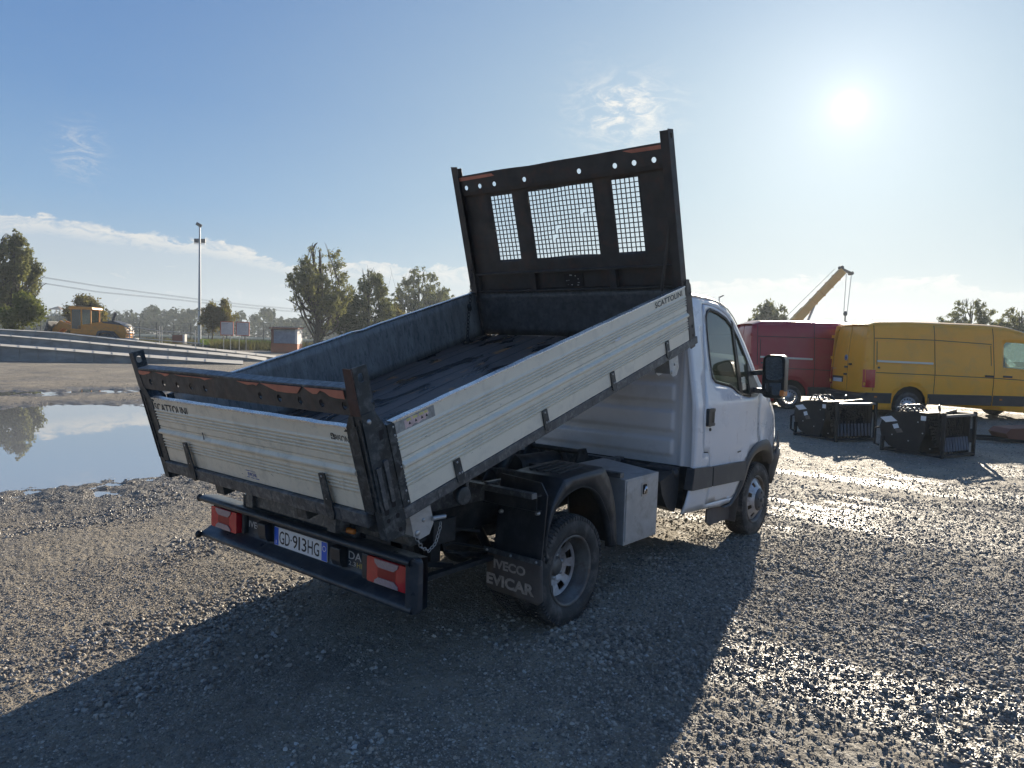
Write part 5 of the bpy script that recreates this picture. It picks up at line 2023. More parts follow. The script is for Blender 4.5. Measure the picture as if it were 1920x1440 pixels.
# water standing in the hollows
q = MB()
q.add([(-9, 3, -.040), (9, 3, -.040), (9, 24, -.040), (-9, 24, -.040)], [(0, 1, 2, 3)])
wm = bpy.data.materials.new('puddle_water')
wm.use_nodes = True
T = N(wm.node_tree)
wm.node_tree.nodes.remove(wm.node_tree.nodes['Principled BSDF'])
o_ = wm.node_tree.nodes['Material Output']
fr = T.new('ShaderNodeFresnel')
fr.inputs[0].default_value = 1.33
gl = T.new('ShaderNodeBsdfGlossy')
gl.inputs['Roughness'].default_value = 0.0
trn = T.new('ShaderNodeBsdfTransparent')
trn.inputs[0].default_value = (.42, .40, .35, 1)
mx = T.new('ShaderNodeMixShader')
T.l.new(T.math('ADD', T.math('MULTIPLY', fr.outputs[0], .8), .36, clamp=True), mx.inputs[0])
silt_sheen = T.new('ShaderNodeBsdfDiffuse')  # muddy water painted paler to stand for the bright sky reflection
silt_sheen.inputs[0].default_value = (.52, .53, .52, 1)
mud = T.new('ShaderNodeMixShader')
mud.inputs[0].default_value = .8
T.l.new(trn.outputs[0], mud.inputs[1])
T.l.new(silt_sheen.outputs[0], mud.inputs[2])
T.l.new(mud.outputs[0], mx.inputs[1])
T.l.new(gl.outputs[0], mx.inputs[2])
bn = T.new('ShaderNodeBump')
bn.inputs['Strength'].default_value = .03
bn.inputs['Distance'].default_value = .02
T.l.new(T.noise(T.new('ShaderNodeTexCoord').outputs['Object'], 1.2, 3, .5), bn.inputs['Height'])
T.l.new(bn.outputs[0], gl.inputs['Normal'])
T.l.new(mx.outputs[0], o_.inputs[0])
MATS['water'] = wm
wo = q.build('puddle_water', 'water')
wo['kind'] = 'structure'

# loose stones, scattered by geometry nodes on a copy of the near ground
keep = (vr < 36) & (np.abs(va) < rad(42)) & (vr > 1.8)
stm = bpy.data.materials.new('stone')
stm.use_nodes = True
T = N(stm.node_tree)
b = stm.node_tree.nodes['Principled BSDF']
tone = T.new('ShaderNodeAttribute', attribute_name='tone')
tone.attribute_type = 'INSTANCER'
wetn = T.new('ShaderNodeAttribute', attribute_name='wet')
wetn.attribute_type = 'INSTANCER'
c = T.ramp(tone.outputs['Fac'], [(0, (.095, .09, .085)), (.3, (.20, .172, .142)), (.55, (.33, .282, .225)), (.8, (.43, .375, .305)), (.97, (.50, .46, .40)), (1, (.50, .49, .47))])
c = T.mix(T.mapr(T.noise(T.new('ShaderNodeTexCoord').outputs['Object'], 2, 4, .6), .3, .7, 0, .35), c, (.08, .075, .07))
c = T.mix(T.math('MULTIPLY', wetn.outputs['Fac'], .38), c, (.035, .035, .036))
T.l.new(c, b.inputs['Base Color'])
T.l.new(T.mapr(wetn.outputs['Fac'], 0, 1, .78, .34), b.inputs['Roughness'])
MATS['stone'] = stm
ng = bpy.data.node_groups.new('scatter_stones', 'GeometryNodeTree')
ng.interface.new_socket('Geometry', in_out='INPUT', socket_type='NodeSocketGeometry')
ng.interface.new_socket('Geometry', in_out='OUTPUT', socket_type='NodeSocketGeometry')
G = N(ng)
gi = G.new('NodeGroupInput')
go = G.new('NodeGroupOutput')


def named(nm):
    a = G.new('GeometryNodeInputNamedAttribute')
    a.data_type = 'FLOAT'
    a.inputs['Name'].default_value = nm
    return a.outputs[0]


def rnd(a, b_, seed, vec=False):
    q_ = G.new('FunctionNodeRandomValue')
    q_.data_type = 'FLOAT_VECTOR' if vec else 'FLOAT'
    base_i = 0 if vec else 2
    q_.inputs[base_i].default_value = a
    q_.inputs[base_i + 1].default_value = b_
    q_.inputs['Seed'].default_value = seed
    return q_.outputs[0 if vec else 1]


dp = G.new('GeometryNodeDistributePointsOnFaces')
G.l.new(gi.outputs[0], dp.inputs[0])
G.l.new(named('density'), dp.inputs['Density'])
dp.inputs['Seed'].default_value = 4
st = G.new('GeometryNodeStoreNamedAttribute')
st.data_type = 'FLOAT'
st.domain = 'POINT'
G.l.new(dp.outputs[0], st.inputs[0])
st.inputs['Name'].default_value = 'tone'
G.put(rnd(0.0, 1.0, 9), st.inputs['Value'])
prev = None
gj = G.new('GeometryNodeGeometryToInstance')
for k in range(4):
    ic = G.new('GeometryNodeMeshIcoSphere')
    ic.inputs['Radius'].default_value = 1.0
    ic.inputs['Subdivisions'].default_value = 2
    sp_ = G.new('GeometryNodeSetPosition')
    G.l.new(ic.outputs[0], sp_.inputs[0])
    nz = G.new('ShaderNodeTexNoise')
    nz.noise_dimensions = '4D'
    nz.inputs['W'].default_value = k * 3.7
    nz.inputs['Scale'].default_value = 1.1
    nz.inputs['Detail'].default_value = 2
    vm = G.new('ShaderNodeVectorMath', operation='SUBTRACT')
    G.l.new(nz.outputs['Color'], vm.inputs[0])
    vm.inputs[1].default_value = (.5, .5, .5)
    vs_ = G.new('ShaderNodeVectorMath', operation='SCALE')
    G.l.new(vm.outputs[0], vs_.inputs[0])
    vs_.inputs['Scale'].default_value = 1.5
    G.l.new(vs_.outputs[0], sp_.inputs['Offset'])
    sm = G.new('GeometryNodeSetMaterial')
    sm.inputs['Material'].default_value = stm
    G.l.new(sp_.outputs[0], sm.inputs[0])
    G.l.new(sm.outputs[0], gj.inputs[0])
ip = G.new('GeometryNodeInstanceOnPoints')
G.l.new(st.outputs[0], ip.inputs['Points'])
G.l.new(gj.outputs[0], ip.inputs['Instance'])
ip.inputs['Pick Instance'].default_value = True
G.l.new(rnd((0, 0, 0), (6.28, .5, 6.28), 12, True), ip.inputs['Rotation'])
# size: many small, few large
u_ = rnd(0.0, 1.0, 21)
pw = G.math('POWER', u_, 5.0)
bigv = named('big')
size = G.math('ADD', .0026, G.math('MULTIPLY', pw, G.math('ADD', .0070, G.math('MULTIPLY', bigv, .010))))
size = G.math('ADD', size, G.math('MULTIPLY', rnd(0.0, .0024, 33), 1.0))
cx = G.new('ShaderNodeCombineXYZ')
G.l.new(size, cx.inputs[0])
G.l.new(G.math('MULTIPLY', size, rnd(.6, 1.0, 44)), cx.inputs[1])
G.l.new(G.math('MULTIPLY', size, rnd(.45, .8, 55)), cx.inputs[2])
G.l.new(cx.outputs[0], ip.inputs['Scale'])
G.l.new(ip.outputs[0], go.inputs[0])
# near ground patch as the emitter
sel = keep[quads].all(axis=1)
qs = quads[sel]
used, invx = np.unique(qs.ravel(), return_inverse=True)
me2 = bpy.data.meshes.new('loose_stones')
me2.vertices.add(len(used))
vv = verts[used].copy()
vv[:, 2] -= .0006
me2.vertices.foreach_set('co', vv.astype(np.float32).ravel())
me2.loops.add(len(qs) * 4)
me2.loops.foreach_set('vertex_index', invx.astype(np.int32))
me2.polygons.add(len(qs))
me2.polygons.foreach_set('loop_start', (np.arange(len(qs)) * 4).astype(np.int32))
me2.update(calc_edges=True)
for nm, arr in (('density', dens), ('wet', wetv), ('big', big)):
    a = me2.attributes.new(nm, 'FLOAT', 'POINT')
    a.data.foreach_set('value', arr[used].astype(np.float32))
stones = bpy.data.objects.new('loose_stones', me2)
link(stones, None, ID)
stones['kind'] = 'stuff'
stones['label'] = 'loose grey gravel stones strewn over the yard'
stones['category'] = 'gravel'
md = stones.modifiers.new('stones', 'NODES')
md.node_group = ng
# ============================================================ CONCRETE RAMPS (left, beyond the puddle)
def hz_y(x):
    return 611.7 + .0277 * x


def spot(px, depth, z=0.0):
    """the point on the vertical line seen at column px, so far away, at height z"""
    p = CP + ray(px, 640) * depth
    return Vector((p.x, p.y, z))


RAMPS = [  # (column, depth, height) along the crest of the near wall, near to far
    [(-420, 36.0, 1.20), (-160, 36.8, .96), (0, 37.7, .76), (120, 38.4, .58), (240, 39.2, .37), (350, 40.2, .18), (456, 41.2, .02)],
    [(-420, 40.4, 1.62), (-160, 41.2, 1.42), (0, 42.0, 1.24), (120, 42.8, 1.02), (240, 43.6, .73), (350, 44.8, .50), (456, 46.0, .24), (500, 46.8, .02)],
    [(-420, 45.0, 1.86), (-160, 45.8, 1.72), (0, 46.6, 1.55), (100, 47.2, 1.46), (240, 48.2, 1.06), (350, 49.6, .68), (456, 51.0, .32), (518, 53.4, .02)],
]
ramp_labels = ['lowest of the long concrete loading ramps, nearest to the puddle', 'middle one of the long concrete loading ramps', 'rearmost and highest long concrete loading ramp, below the yellow loader']
for k, rp in enumerate(RAMPS):
    r0 = rp[2]
    base_ = spot(r0[0], r0[1])
    root = thing('concrete_ramp', ramp_labels[k], 'ramp', base_, 0, 'stepped concrete ramps across the yard')
    nxt = RAMPS[k + 1] if k < 2 else [(a, b + 4.8, c * .97) for a, b, c in rp]
    n = 26
    top, side = MB(), MB()
    cols = np.linspace(rp[0][0], rp[-1][0], n)
    near = [spot(c, np.interp(c, [q[0] for q in rp], [q[1] for q in rp]), np.interp(c, [q[0] for q in rp], [q[2] for q in rp])) for c in cols]
    far = []
    for c in cols:
        d = np.interp(c, [q[0] for q in nxt], [q[1] for q in nxt]) - .01
        z = np.interp(c, [q[0] for q in rp], [q[2] for q in rp])
        far.append(spot(c, d, z + .05))
    top.add(near + far, [(i, i + 1, n + i + 1, n + i) for i in range(n - 1)], False)
    top.build('ramp_deck', 'concrete_sunlit', root, ID)
    low = [Vector((p.x, p.y, -.15)) for p in near]
    lowf = [Vector((p.x, p.y, -.15)) for p in far]
    dk = [p - Vector((0, 0, .004)) for p in near]
    side.add(dk + low, [(i, i + 1, n + i + 1, n + i) for i in range(n - 1)], False)
    side.add(far + lowf, [(i, i + 1, n + i + 1, n + i) for i in range(n - 1)], False)
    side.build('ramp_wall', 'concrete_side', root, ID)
    jt = MB()
    for i in range(1, n - 1):
        a, b = near[i], far[i]
        if a.z > .12:
            jt.bar(a + Vector((0, 0, .028)), b + Vector((0, 0, .010)), .05, .01)
            dd = (CP - a).normalized()
            jt.bar(Vector((a.x, a.y, .0)) + dd * .02, Vector((a.x, a.y, a.z)) + dd * .02, .05, .02)
    jo = jt.build('slab_joint', 'concrete_side', root, ID)
    jo['kind'] = 'stuff'
    e = MB()
    for a, b in zip(near, near[1:]):
        e.bar(a + Vector((0, 0, .012)), b + Vector((0, 0, .012)), .20, .03)
    e.build('ramp_edge', 'concrete_sunlit', root, ID)

# ============================================================ WHEEL LOADER
lp0 = spot(168, 57)
rzl = YAW - math.pi / 2 + rad(6)          # local x runs to the right of the picture
ld = thing('wheel_loader', 'yellow wheel loader with closed cab parked behind the concrete ramps', 'loader', lp0, rzl)
q = MB()
q.prism([(-.6, 1.25), (-.15, 1.1), (2.9, 1.0), (3.0, 1.55), (2.75, 2.15), (1.4, 2.35), (.4, 2.2), (-.5, 2.0)], lambda a, b: (a, -.75, b), lambda a, b: (a, .75, b))
q.build('engine_body', 'loader_yellow', ld, bevel=.06)
q = MB()
q.prism([(1.2, 2.33), (2.0, 2.44), (2.75, 2.20), (2.9, 2.0), (2.78, 2.1), (1.3, 2.25)], lambda a, b: (a, -.76, b), lambda a, b: (a, .76, b))
q.build('engine_cover', 'loader_dark', ld, bevel=.03)
q = MB()
q.box(-1.05, .45, -.78, .78, 1.35, 1.75)
q.box(-1.02, -.95, -.76, -.70, 1.7, 3.25)
q.box(.38, .46, -.76, -.68, 1.7, 3.25)
q.box(-1.02, -.95, .70, .76, 1.7, 3.25)
q.box(.38, .46, .68, .76, 1.7, 3.25)
q.box(-.30, -.20, -.78, -.70, 1.7, 3.2)
q.build('cab_frame', 'loader_yellow', ld, bevel=.02)
q = MB()
q.prism([(-1.15, 3.22), (.62, 3.22), (.55, 3.42), (-1.05, 3.45)], lambda a, b: (a, -.86, b), lambda a, b: (a, .86, b))
q.build('cab_roof', 'loader_yellow', ld, bevel=.05)
q = MB()
q.box(-.95, -.29, -.75, -.735, 1.55, 3.22)
q.box(-.22, .38, -.75, -.735, 2.1, 3.22)
q.box(-.98, -.97, -.70, .70, 1.7, 3.22)
q.box(-.95, .38, .735, .75, 2.1, 3.22)
q.build('cab_glass', 'loader_glass', ld)
q = MB()
q.box(-.7, -.2, -.3, .3, 1.7, 2.5)
q.build('operator_seat', 'loader_dark', ld, bevel=.05)
q = MB()
q.prism([(-1.0, 2.0), (-1.9, 2.35), (-2.6, 1.5), (-3.0, .7), (-2.75, .65), (-2.4, 1.2), (-1.7, 1.8), (-1.0, 1.5)], lambda a, b: (a, -.55, b), lambda a, b: (a, -.40, b))
q.prism([(-1.0, 2.0), (-1.9, 2.35), (-2.6, 1.5), (-3.0, .7), (-2.75, .65), (-2.4, 1.2), (-1.7, 1.8), (-1.0, 1.5)], lambda a, b: (a, .40, b), lambda a, b: (a, .55, b))
q.tube([(-1.2, -.1, 1.7), (-2.2, 0, 1.9)], .08, 8)
q.build('lift_arm', 'loader_yellow', ld, bevel=.02)
q = MB()
q.prism([(-2.5, 2.1), (-2.35, 2.25), (-2.45, 1.5), (-2.4, .55), (-3.5, .5), (-3.45, .6), (-2.85, .95), (-2.7, 1.5)], lambda a, b: (a, -1.3, b), lambda a, b: (a, 1.3, b))
q.build('bucket', 'loader_dark', ld, bevel=.02)
q = MB()
q.prism([(.9, 1.05), (1.1, 1.6), (1.35, 1.68), (2.1, 1.62), (2.6, 1.1), (2.4, 1.1), (2.0, 1.5), (1.3, 1.5)], lambda a, b: (a, -1.22, b), lambda a, b: (a, -.70, b))
q.build('fender', 'loader_dark', ld, bevel=.03)
q = MB()
q.tube([(1.75, 0, 2.3), (1.8, 0, 2.75), (1.95, 0, 3.05)], .11, 10)
q.build('exhaust_pipe', 'loader_dark', ld)
q = MB()
q.box(2.95, 3.3, -.9, .9, 1.0, 1.15)
for z in (1.3, 1.5, 1.7, 1.9):
    q.box(2.98, 3.08, -.6, .6, z, z + .05)
q.bar((3.3, -.85, 1.1), (3.25, -.85, 1.9), .06, .06)
q.bar((3.3, -.2, 1.1), (3.25, -.2, 1.9), .06, .06)
q.bar((3.28, -.85, 1.9), (2.6, -.85, 2.25), .06, .06)
q.build('rear_ladder', 'loader_grey', ld, bevel=.01)
for x in (-1.8, 1.75):
    for s in (-1, 1):
        w = MB()
        w.lathe([(s * 1.2, .36), (s * 1.22, .6), (s * 1.15, .74), (s * .75, .74), (s * .68, .6), (s * .70, .36)], 28, 'y', (x, 0, .74))
        o = w.build('wheel', 'tyre_rubber', ld)
        w = MB()
        w.lathe([(s * 1.1, 0), (s * 1.12, .34), (s * 1.19, .38)], 20, 'y', (x, 0, .74))
        w.build('rim', 'loader_yellow', o)

# ============================================================ LIGHT MAST
ms = spot(374, 100)
mt = thing('light_mast', 'tall thin galvanised floodlight mast between the loader and the notice boards', 'light mast', ms)
q = MB()
q.tube([(0, 0, 0), (0, 0, 15.9)], .22, 10, r1=.11)
q.build('pole', 'mast_steel', mt)
rdir = Matrix.Rotation(YAW - math.pi / 2, 4, 'Z')
q = MB()
q.bar(rdir @ Vector((-.75, 0, 13.6)), rdir @ Vector((.75, 0, 13.6)), .08, .08)
q.build('crossbar', 'mast_steel', mt)
for x in (-.42, .48):
    q = MB()
    q.bar(rdir @ Vector((x - .30, 0, 14.0)), rdir @ Vector((x + .30, 0, 14.0)), .22, .55)
    q.build('floodlight', 'loader_dark', mt, bevel=.03)
q = MB()
q.bar(rdir @ Vector((-.42, 0, 16.3)), rdir @ Vector((.22, 0, 15.95)), .35, .42)
q.build('floodlight', 'loader_dark', mt, bevel=.03)

# ============================================================ NOTICE BOARDS
for i, (x0, x1, lab_) in enumerate(((413.5, 438.0, 'left one of two white notice boards with red frames on posts'), (442.5, 467.5, 'right one of two white notice boards with red frames on posts'))):
    c0, c1 = spot(x0, 74), spot(x1, 74)
    mid = (c0 + c1) / 2
    w = (c1 - c0).length
    rt = (c1 - c0).normalized()
    rz = math.atan2(rt.y, rt.x)
    root = thing('notice_board', lab_, 'notice board', mid, rz, 'notice boards by the grass')
    yh = (mid - CP).dot(F)
    zt, zb = 2.88, 1.50
    q = MB()
    q.box(-w / 2 + .07, w / 2 - .07, -.03, .0, zb + .07, zt - .07)
    bd_ = q.build('board', 'sign_white', root)
    q = MB()
    q.box(-w / 2, w / 2, -.05, .02, zt - .07, zt)
    q.box(-w / 2, w / 2, -.05, .02, zb, zb + .07)
    q.box(-w / 2, -w / 2 + .07, -.05, .02, zb + .07, zt - .07)
    q.box(w / 2 - .07, w / 2, -.05, .02, zb + .07, zt - .07)
    q.build('board_frame', 'sign_red', root)
    for x in (-.36, .33):
        q = MB()
        q.tube([(x, .04, 0), (x, .04, zb)], .035, 8)
        q.build('post', 'pipe_steel', root)
    random.seed(4 + i)
    for k in range(9):
        z = zt - .18 - k * .125
        l = random.uniform(.5, .92) * (w - .3)
        q = MB()
        q.box(-w / 2 + .15, -w / 2 + .15 + l, -.034, -.0305, z - (.035 if k == 0 else .018), z)
        q.build('faded_line', 'ink_sign', bd_)

# ============================================================ KIOSK
c0, c1 = spot(507.5, 68), spot(558, 68)
rt = (c1 - c0).normalized()
rz = math.atan2(rt.y, rt.x)
wk = (c1 - c0).length
kz = thing('roadside_kiosk', 'small orange hut with a grey corrugated shutter beside the willows', 'hut', (c0 + c1) / 2, rz)
zt = 1.78 + (627 - 615.5) * 68 / FPX
q = MB()
q.box(-wk / 2 + .03, wk / 2 - .03, 0, 1.6, .05, .90)
q.build('base_wall', 'kiosk_orange', kz, bevel=.02)
q = MB()
q.box(-wk / 2 + .03, -wk / 2 + .26, 0, 1.6, .90, zt - .12)
q.box(-wk / 2 + .26, wk / 2 - .25, 1.5, 1.6, .90, zt - .12)
q.build('left_wall', 'kiosk_dark', kz)
q = MB()
q.box(wk / 2 - .25, wk / 2 - .03, 0, 1.6, .90, zt - .12)
q.build('right_pillar', 'sign_white', kz)
q = MB()
q.prism([(-.12, zt - .10), (1.7, zt - .02), (1.7, zt + .10), (-.12, zt + .02)], lambda a, b: (-wk / 2 - .12, a, b), lambda a, b: (wk / 2 + .05, a, b))
q.build('roof', 'kiosk_dark', kz)
for k in range(9):
    z0 = .92 + k * (zt - 1.08) / 9
    q = MB()
    hgt_ = (zt - 1.08) / 9
    q.prism([(.06, z0), (.02, z0 + hgt_ * .5), (.06, z0 + hgt_ * .98), (.10, z0 + hgt_ * .5)], lambda a, b: (-wk / 2 + .26, a, b), lambda a, b: (wk / 2 - .25, a, b))
    q.build('shutter_slat', 'corrugated', kz)

# ============================================================ FENCE with its posts, wires and the pipe rail in front
fr_ = thing('wire_fence', 'dark wire mesh fence on thin posts along the far edge of the yard', 'fence', spot(300, 108))
fence_px = [-50, -18, 16, 46, 77, 108, 139, 170, 200, 231, 262, 294, 326, 358, 391, 425, 459, 494, 529.5, 564.5, 600, 636, 672, 708, 745, 782, 820, 858, 897]
fp = [spot(x, 104 + .006 * x) for x in fence_px]
for p in fp:
    q = MB()
    q.tube([p + Vector((0, 0, 0)), p + Vector((0, 0, 2.95))], .07, 6)
    q.build('fence_post', 'fence_steel', fr_, ID)
q = MB()
for z in (.9, 1.25, 1.6, 1.95, 2.3, 2.6, 2.9):
    q.tube([p + Vector((0, 0, z)) for p in fp], .012, 3, caps=False)
o = q.build('fence_wires', 'fence_steel', fr_, ID)
o['kind'] = 'stuff'
pr = thing('pipe_railing', 'low pale pipe railing with upright tubes in front of the fence', 'railing', spot(330, 80))
for x in (299, 303.5, 366, 380.5):
    zt = 2.25 if x < 360 else (1.95 if x < 370 else .9)
    q = MB()
    p = spot(x, 80)
    q.tube([p, p + Vector((0, 0, zt))], .055, 8)
    q.build('upright', 'pipe_steel', pr, ID)
q = MB()
q.tube([spot(236, 80, 2.2), spot(300, 80, 1.75), spot(366, 80, 1.60)], .035, 6)
q.tube([spot(236, 80, .9), spot(300, 80, .75), spot(380, 80, .5)], .06, 6)
q.build('rail', 'pipe_steel', pr, ID)
rb_ = thing('red_box', 'small dark red box with a pale side near the pipe railing', 'box', spot(335, 84), YAW - math.pi / 2)
q = MB()
q.box(-.75, .45, 0, .6, .45, 1.35)
q.build('box_body', 'kiosk_dark', rb_, bevel=.03)
q = MB()
q.box(.45, .68, 0, .6, .40, 1.40)
q.build('box_side', 'sign_white', rb_, bevel=.02)

# far house with a little tower
hs_ = spot(102, 300)
ho = thing('farmhouse', 'distant pale house with a small roofed tower at the tree line', 'house', hs_, YAW - math.pi / 2)
q = MB()
q.box(-7, 1.5, 0, 8, 0, 4.6)
q.box(-1.6, 2.4, 0, 4, 0, 7.6)
q.build('wall', 'wall_far', ho)
q = MB()
for (a0, b0) in ((-1.6, 0), (2.1, 0), (-1.6, 3.7), (2.1, 3.7)):
    q.box(a0, a0 + .3, b0, b0 + .3, 7.6, 9.3)
q.build('tower_post', 'wall_far', ho)
q = MB()
q.prism([(-7.6, 4.6), (2.1, 4.6), (.5, 6.4), (-6, 6.4)], lambda a, b: (a, -.4, b), lambda a, b: (a, 8.4, b))
q.add([(-2.4, -.8, 9.2), (3.2, -.8, 9.2), (3.2, 4.8, 9.2), (-2.4, 4.8, 9.2), (.4, 2, 10.6)], [(0, 1, 4), (1, 2, 4), (2, 3, 4), (3, 0, 4), (0, 3, 2, 1)])
q.build('roof', 'roof_far', ho)
for x in (-5.5, -3.5):
    q = MB()
    q.box(x, x + .9, -.06, .05, 1.6, 3.0)
    q.build('window', 'loader_dark', ho)


# ============================================================ TREES
def tree(label, base_, height, crown, leaves, leaf, mat_, seed, trunk_r=.25, lean=0.0, limbs=7, spread=.5, first=.12, group=None, sticks=0, stems=1, droop=0.0, name='tree', top_sparse=.6, plume=0):
    """crown: list of (z fraction, radius) giving the outline; limbs fan out from the stem and carry the leaves"""
    rnd_ = random.Random(seed)
    root = thing(name, label, 'tree', base_, 0, group)
    zf = [c[0] for c in crown]
    rf = [c[1] for c in crown]
    tb_ = MB()
    limb_pts = []
    plumes = []
    for k in range(plume):
        an = rnd_.uniform(0, 2 * math.pi)
        t0 = rnd_.uniform(.03, .35)
        tz = 1 - .52 * rnd_.random() ** 1.1 if k > 2 else rnd_.uniform(.93, 1.0)
        q_ = rnd_.random() ** .5
        r3 = np.interp(tz, zf, rf) * (.25 + .8 * q_)
        rm_ = np.interp((t0 + tz) / 2, zf, rf) * (.15 + .62 * q_)
        c_, s_ = math.cos(an), math.sin(an)
        L_ = [Vector((lean * t0, 0, t0 * height)), Vector((rm_ * c_, rm_ * s_, (t0 + tz) / 2 * height)), Vector((r3 * c_ + lean * tz, r3 * s_, tz * height))]
        pp_ = [L_[0].lerp(L_[1], .5) + Vector((rm_ * .08 * c_, rm_ * .08 * s_, 0)), L_[1], L_[1].lerp(L_[2], .5)]
        tb_.tube([L_[0], pp_[0], L_[1], pp_[2], L_[2]], trunk_r * .17, 5, r1=.012)
        plumes.append(L_)
        for _ in range(4):
            t = rnd_.uniform(.3, .9)
            pm = L_[0].lerp(L_[1], t * 2) if t < .5 else L_[1].lerp(L_[2], t * 2 - 1)
            a2 = an + rnd_.gauss(0, .9)
            ln = height * rnd_.uniform(.06, .13) * (1.3 - t)
            p2 = pm + Vector((math.cos(a2) * ln, math.sin(a2) * ln, ln * rnd_.uniform(.6, 1.6)))
            tb_.tube([pm, p2], trunk_r * .05, 4, r1=.008)
            plumes.append([pm, pm.lerp(p2, .5), p2])
    for sN in range(stems):
        a0 = 2 * math.pi * sN / max(1, stems) + rnd_.uniform(0, 1)
        off = .085 * height * (stems > 1)
        pts = []
        for k in range(8):
            t = k / 7
            pts.append(Vector((lean * t + off * 2.0 * t * math.cos(a0) + .01 * height * math.sin(3 * t + a0), off * 2.0 * t * math.sin(a0) + .01 * height * math.cos(4 * t), height * .93 * t)))
        tb_.tube(pts[:8 if stems == 1 else 6], trunk_r / math.sqrt(stems), 7, r1=trunk_r * (.12 if stems == 1 else .05))
        for k in range(limbs):
            t0 = first + (1 - first) * .75 * (k + rnd_.random()) / limbs
            i = min(6, int(t0 * 7))
            p0 = pts[i].lerp(pts[i + 1], t0 * 7 - i)
            an = rnd_.uniform(0, 2 * math.pi)
            tz = min(.97, t0 + rnd_.uniform(.12, .42))
            rr2 = np.interp(tz, zf, rf) * rnd_.uniform(.55, 1.0)
            p1 = Vector((lean * tz + rr2 * math.cos(an), rr2 * math.sin(an), tz * height))
            mid = p0.lerp(p1, .5) + Vector((rr2 * .18 * math.cos(an), rr2 * .18 * math.sin(an), -.03 * height))
            L_ = [p0, mid, p1]
            tb_.tube(L_, trunk_r * .30, 5, r1=trunk_r * .06)
            limb_pts.append(L_)
            for _ in range(2):
                pm = mid.lerp(p1, rnd_.random())
                an2 = an + rnd_.uniform(-1.2, 1.2)
                tz2 = min(.99, pm.z / height + rnd_.uniform(.05, .22))
                r3 = np.interp(tz2, zf, rf) * rnd_.uniform(.5, 1.02)
                p2 = Vector((lean * tz2 + r3 * math.cos(an2), r3 * math.sin(an2), tz2 * height))
                tb_.tube([pm, pm.lerp(p2, .5) + Vector((0, 0, .01 * height)), p2], trunk_r * .13, 4, r1=trunk_r * .04)
                limb_pts.append([pm, pm.lerp(p2, .5), p2])
    for _ in range(sticks):
        an = rnd_.uniform(0, 2 * math.pi)
        r3 = np.interp(.6, zf, rf) * rnd_.uniform(.4, 1)
        h2 = height * rnd_.uniform(.75, 1.02)
        tb_.tube([(r3 * .2 * math.cos(an), r3 * .2 * math.sin(an), height * .2), (r3 * .8 * math.cos(an), r3 * .8 * math.sin(an), h2 * .7), (r3 * math.cos(an) * 1.05, r3 * math.sin(an), h2)], trunk_r * .06, 4, r1=.01)
    tb_.build('trunk', 'bark', root)
    # leaves in tufts along the limbs, thinning towards the top
    n = leaves
    P_ = np.zeros((n, 3))
    tufts = []
    while plume and len(tufts) < n // 16:
        L_ = plumes[rnd_.randrange(len(plumes))]
        t = rnd_.uniform(.12, 1.0)
        p = L_[0].lerp(L_[1], t * 2) if t < .5 else L_[1].lerp(L_[2], t * 2 - 1)
        w_ = spread * (1.0 - .72 * t)
        tufts.append((p + Vector((rnd_.gauss(0, w_), rnd_.gauss(0, w_), rnd_.gauss(0, w_))), rnd_.random()))
    while len(tufts) < max(40, n // 34):
        L_ = limb_pts[rnd_.randrange(len(limb_pts))]
        t = rnd_.random() ** .6
        p = (L_[0].lerp(L_[1], t * 2) if t < .5 else L_[1].lerp(L_[2], t * 2 - 1))
        p = p + Vector((rnd_.gauss(0, 1), rnd_.gauss(0, 1), rnd_.gauss(0, .8))) * spread * .6
        f = p.z / height
        if f < zf[0] * .9 or f > 1.02:
            continue
        lob = .78 + .42 * float(vnoise(np.array([math.atan2(p.y, p.x) * 1.3 + 9]), np.array([f * 5.5 + seed]))[0])
        if math.hypot(p.x - lean * f, p.y) > np.interp(f, zf, rf) * lob * 1.08:
            continue
        if f > .65 and rnd_.random() < (f - .65) / .35 * top_sparse:
            continue
        tufts.append((p, rnd_.random()))
    if plume:
        spread *= .42
    tp3 = np.array([list(t[0]) for t in tufts])
    tt = np.array([t[1] for t in tufts])
    R_ = np.random.RandomState(seed)
    idx = R_.randint(0, len(tufts), n)
    g = R_.normal(size=(n, 3)) * (1 + .55 * (R_.rand(n, 1) < .18)) * spread * np.array([.55, .55, .60 + droop])
    P_ = tp3[idx] + g
    P_[:, 2] -= droop * np.abs(g[:, 2])
    P_[:, 2] = np.maximum(P_[:, 2], zf[0] * height * .8)
    d1 = R_.normal(size=(n, 3))
    d1[:, 2] -= droop * 2
    d1 /= np.linalg.norm(d1, axis=1)[:, None]
    d2 = R_.normal(size=(n, 3))
    d2 -= (d2 * d1).sum(1)[:, None] * d1
    d2 /= np.linalg.norm(d2, axis=1)[:, None]
    L_ = leaf * (.6 + .8 * R_.rand(n))[:, None]
    W_ = L_ * (.28 + .25 * R_.rand(n))[:, None]
    V = np.stack([P_ - d1 * L_, P_ + d2 * W_, P_ + d1 * L_, P_ - d2 * W_], 1).reshape(-1, 3)
    me_ = bpy.data.meshes.new('crown')
    me_.vertices.add(4 * n)
    me_.vertices.foreach_set('co', V.astype(np.float32).ravel())
    me_.loops.add(4 * n)
    me_.loops.foreach_set('vertex_index', np.arange(4 * n, dtype=np.int32))
    me_.polygons.add(n)
    me_.polygons.foreach_set('loop_start', (np.arange(n) * 4).astype(np.int32))
    me_.update(calc_edges=True)
    a = me_.attributes.new('tone', 'FLOAT', 'POINT')
    tone_ = np.clip(.55 * tt[idx] + .45 * R_.rand(n), 0, 1)
    a.data.foreach_set('value', np.repeat(tone_, 4).astype(np.float32))
    me_.materials.append(MATS[mat_])
    o = bpy.data.objects.new('crown', me_)
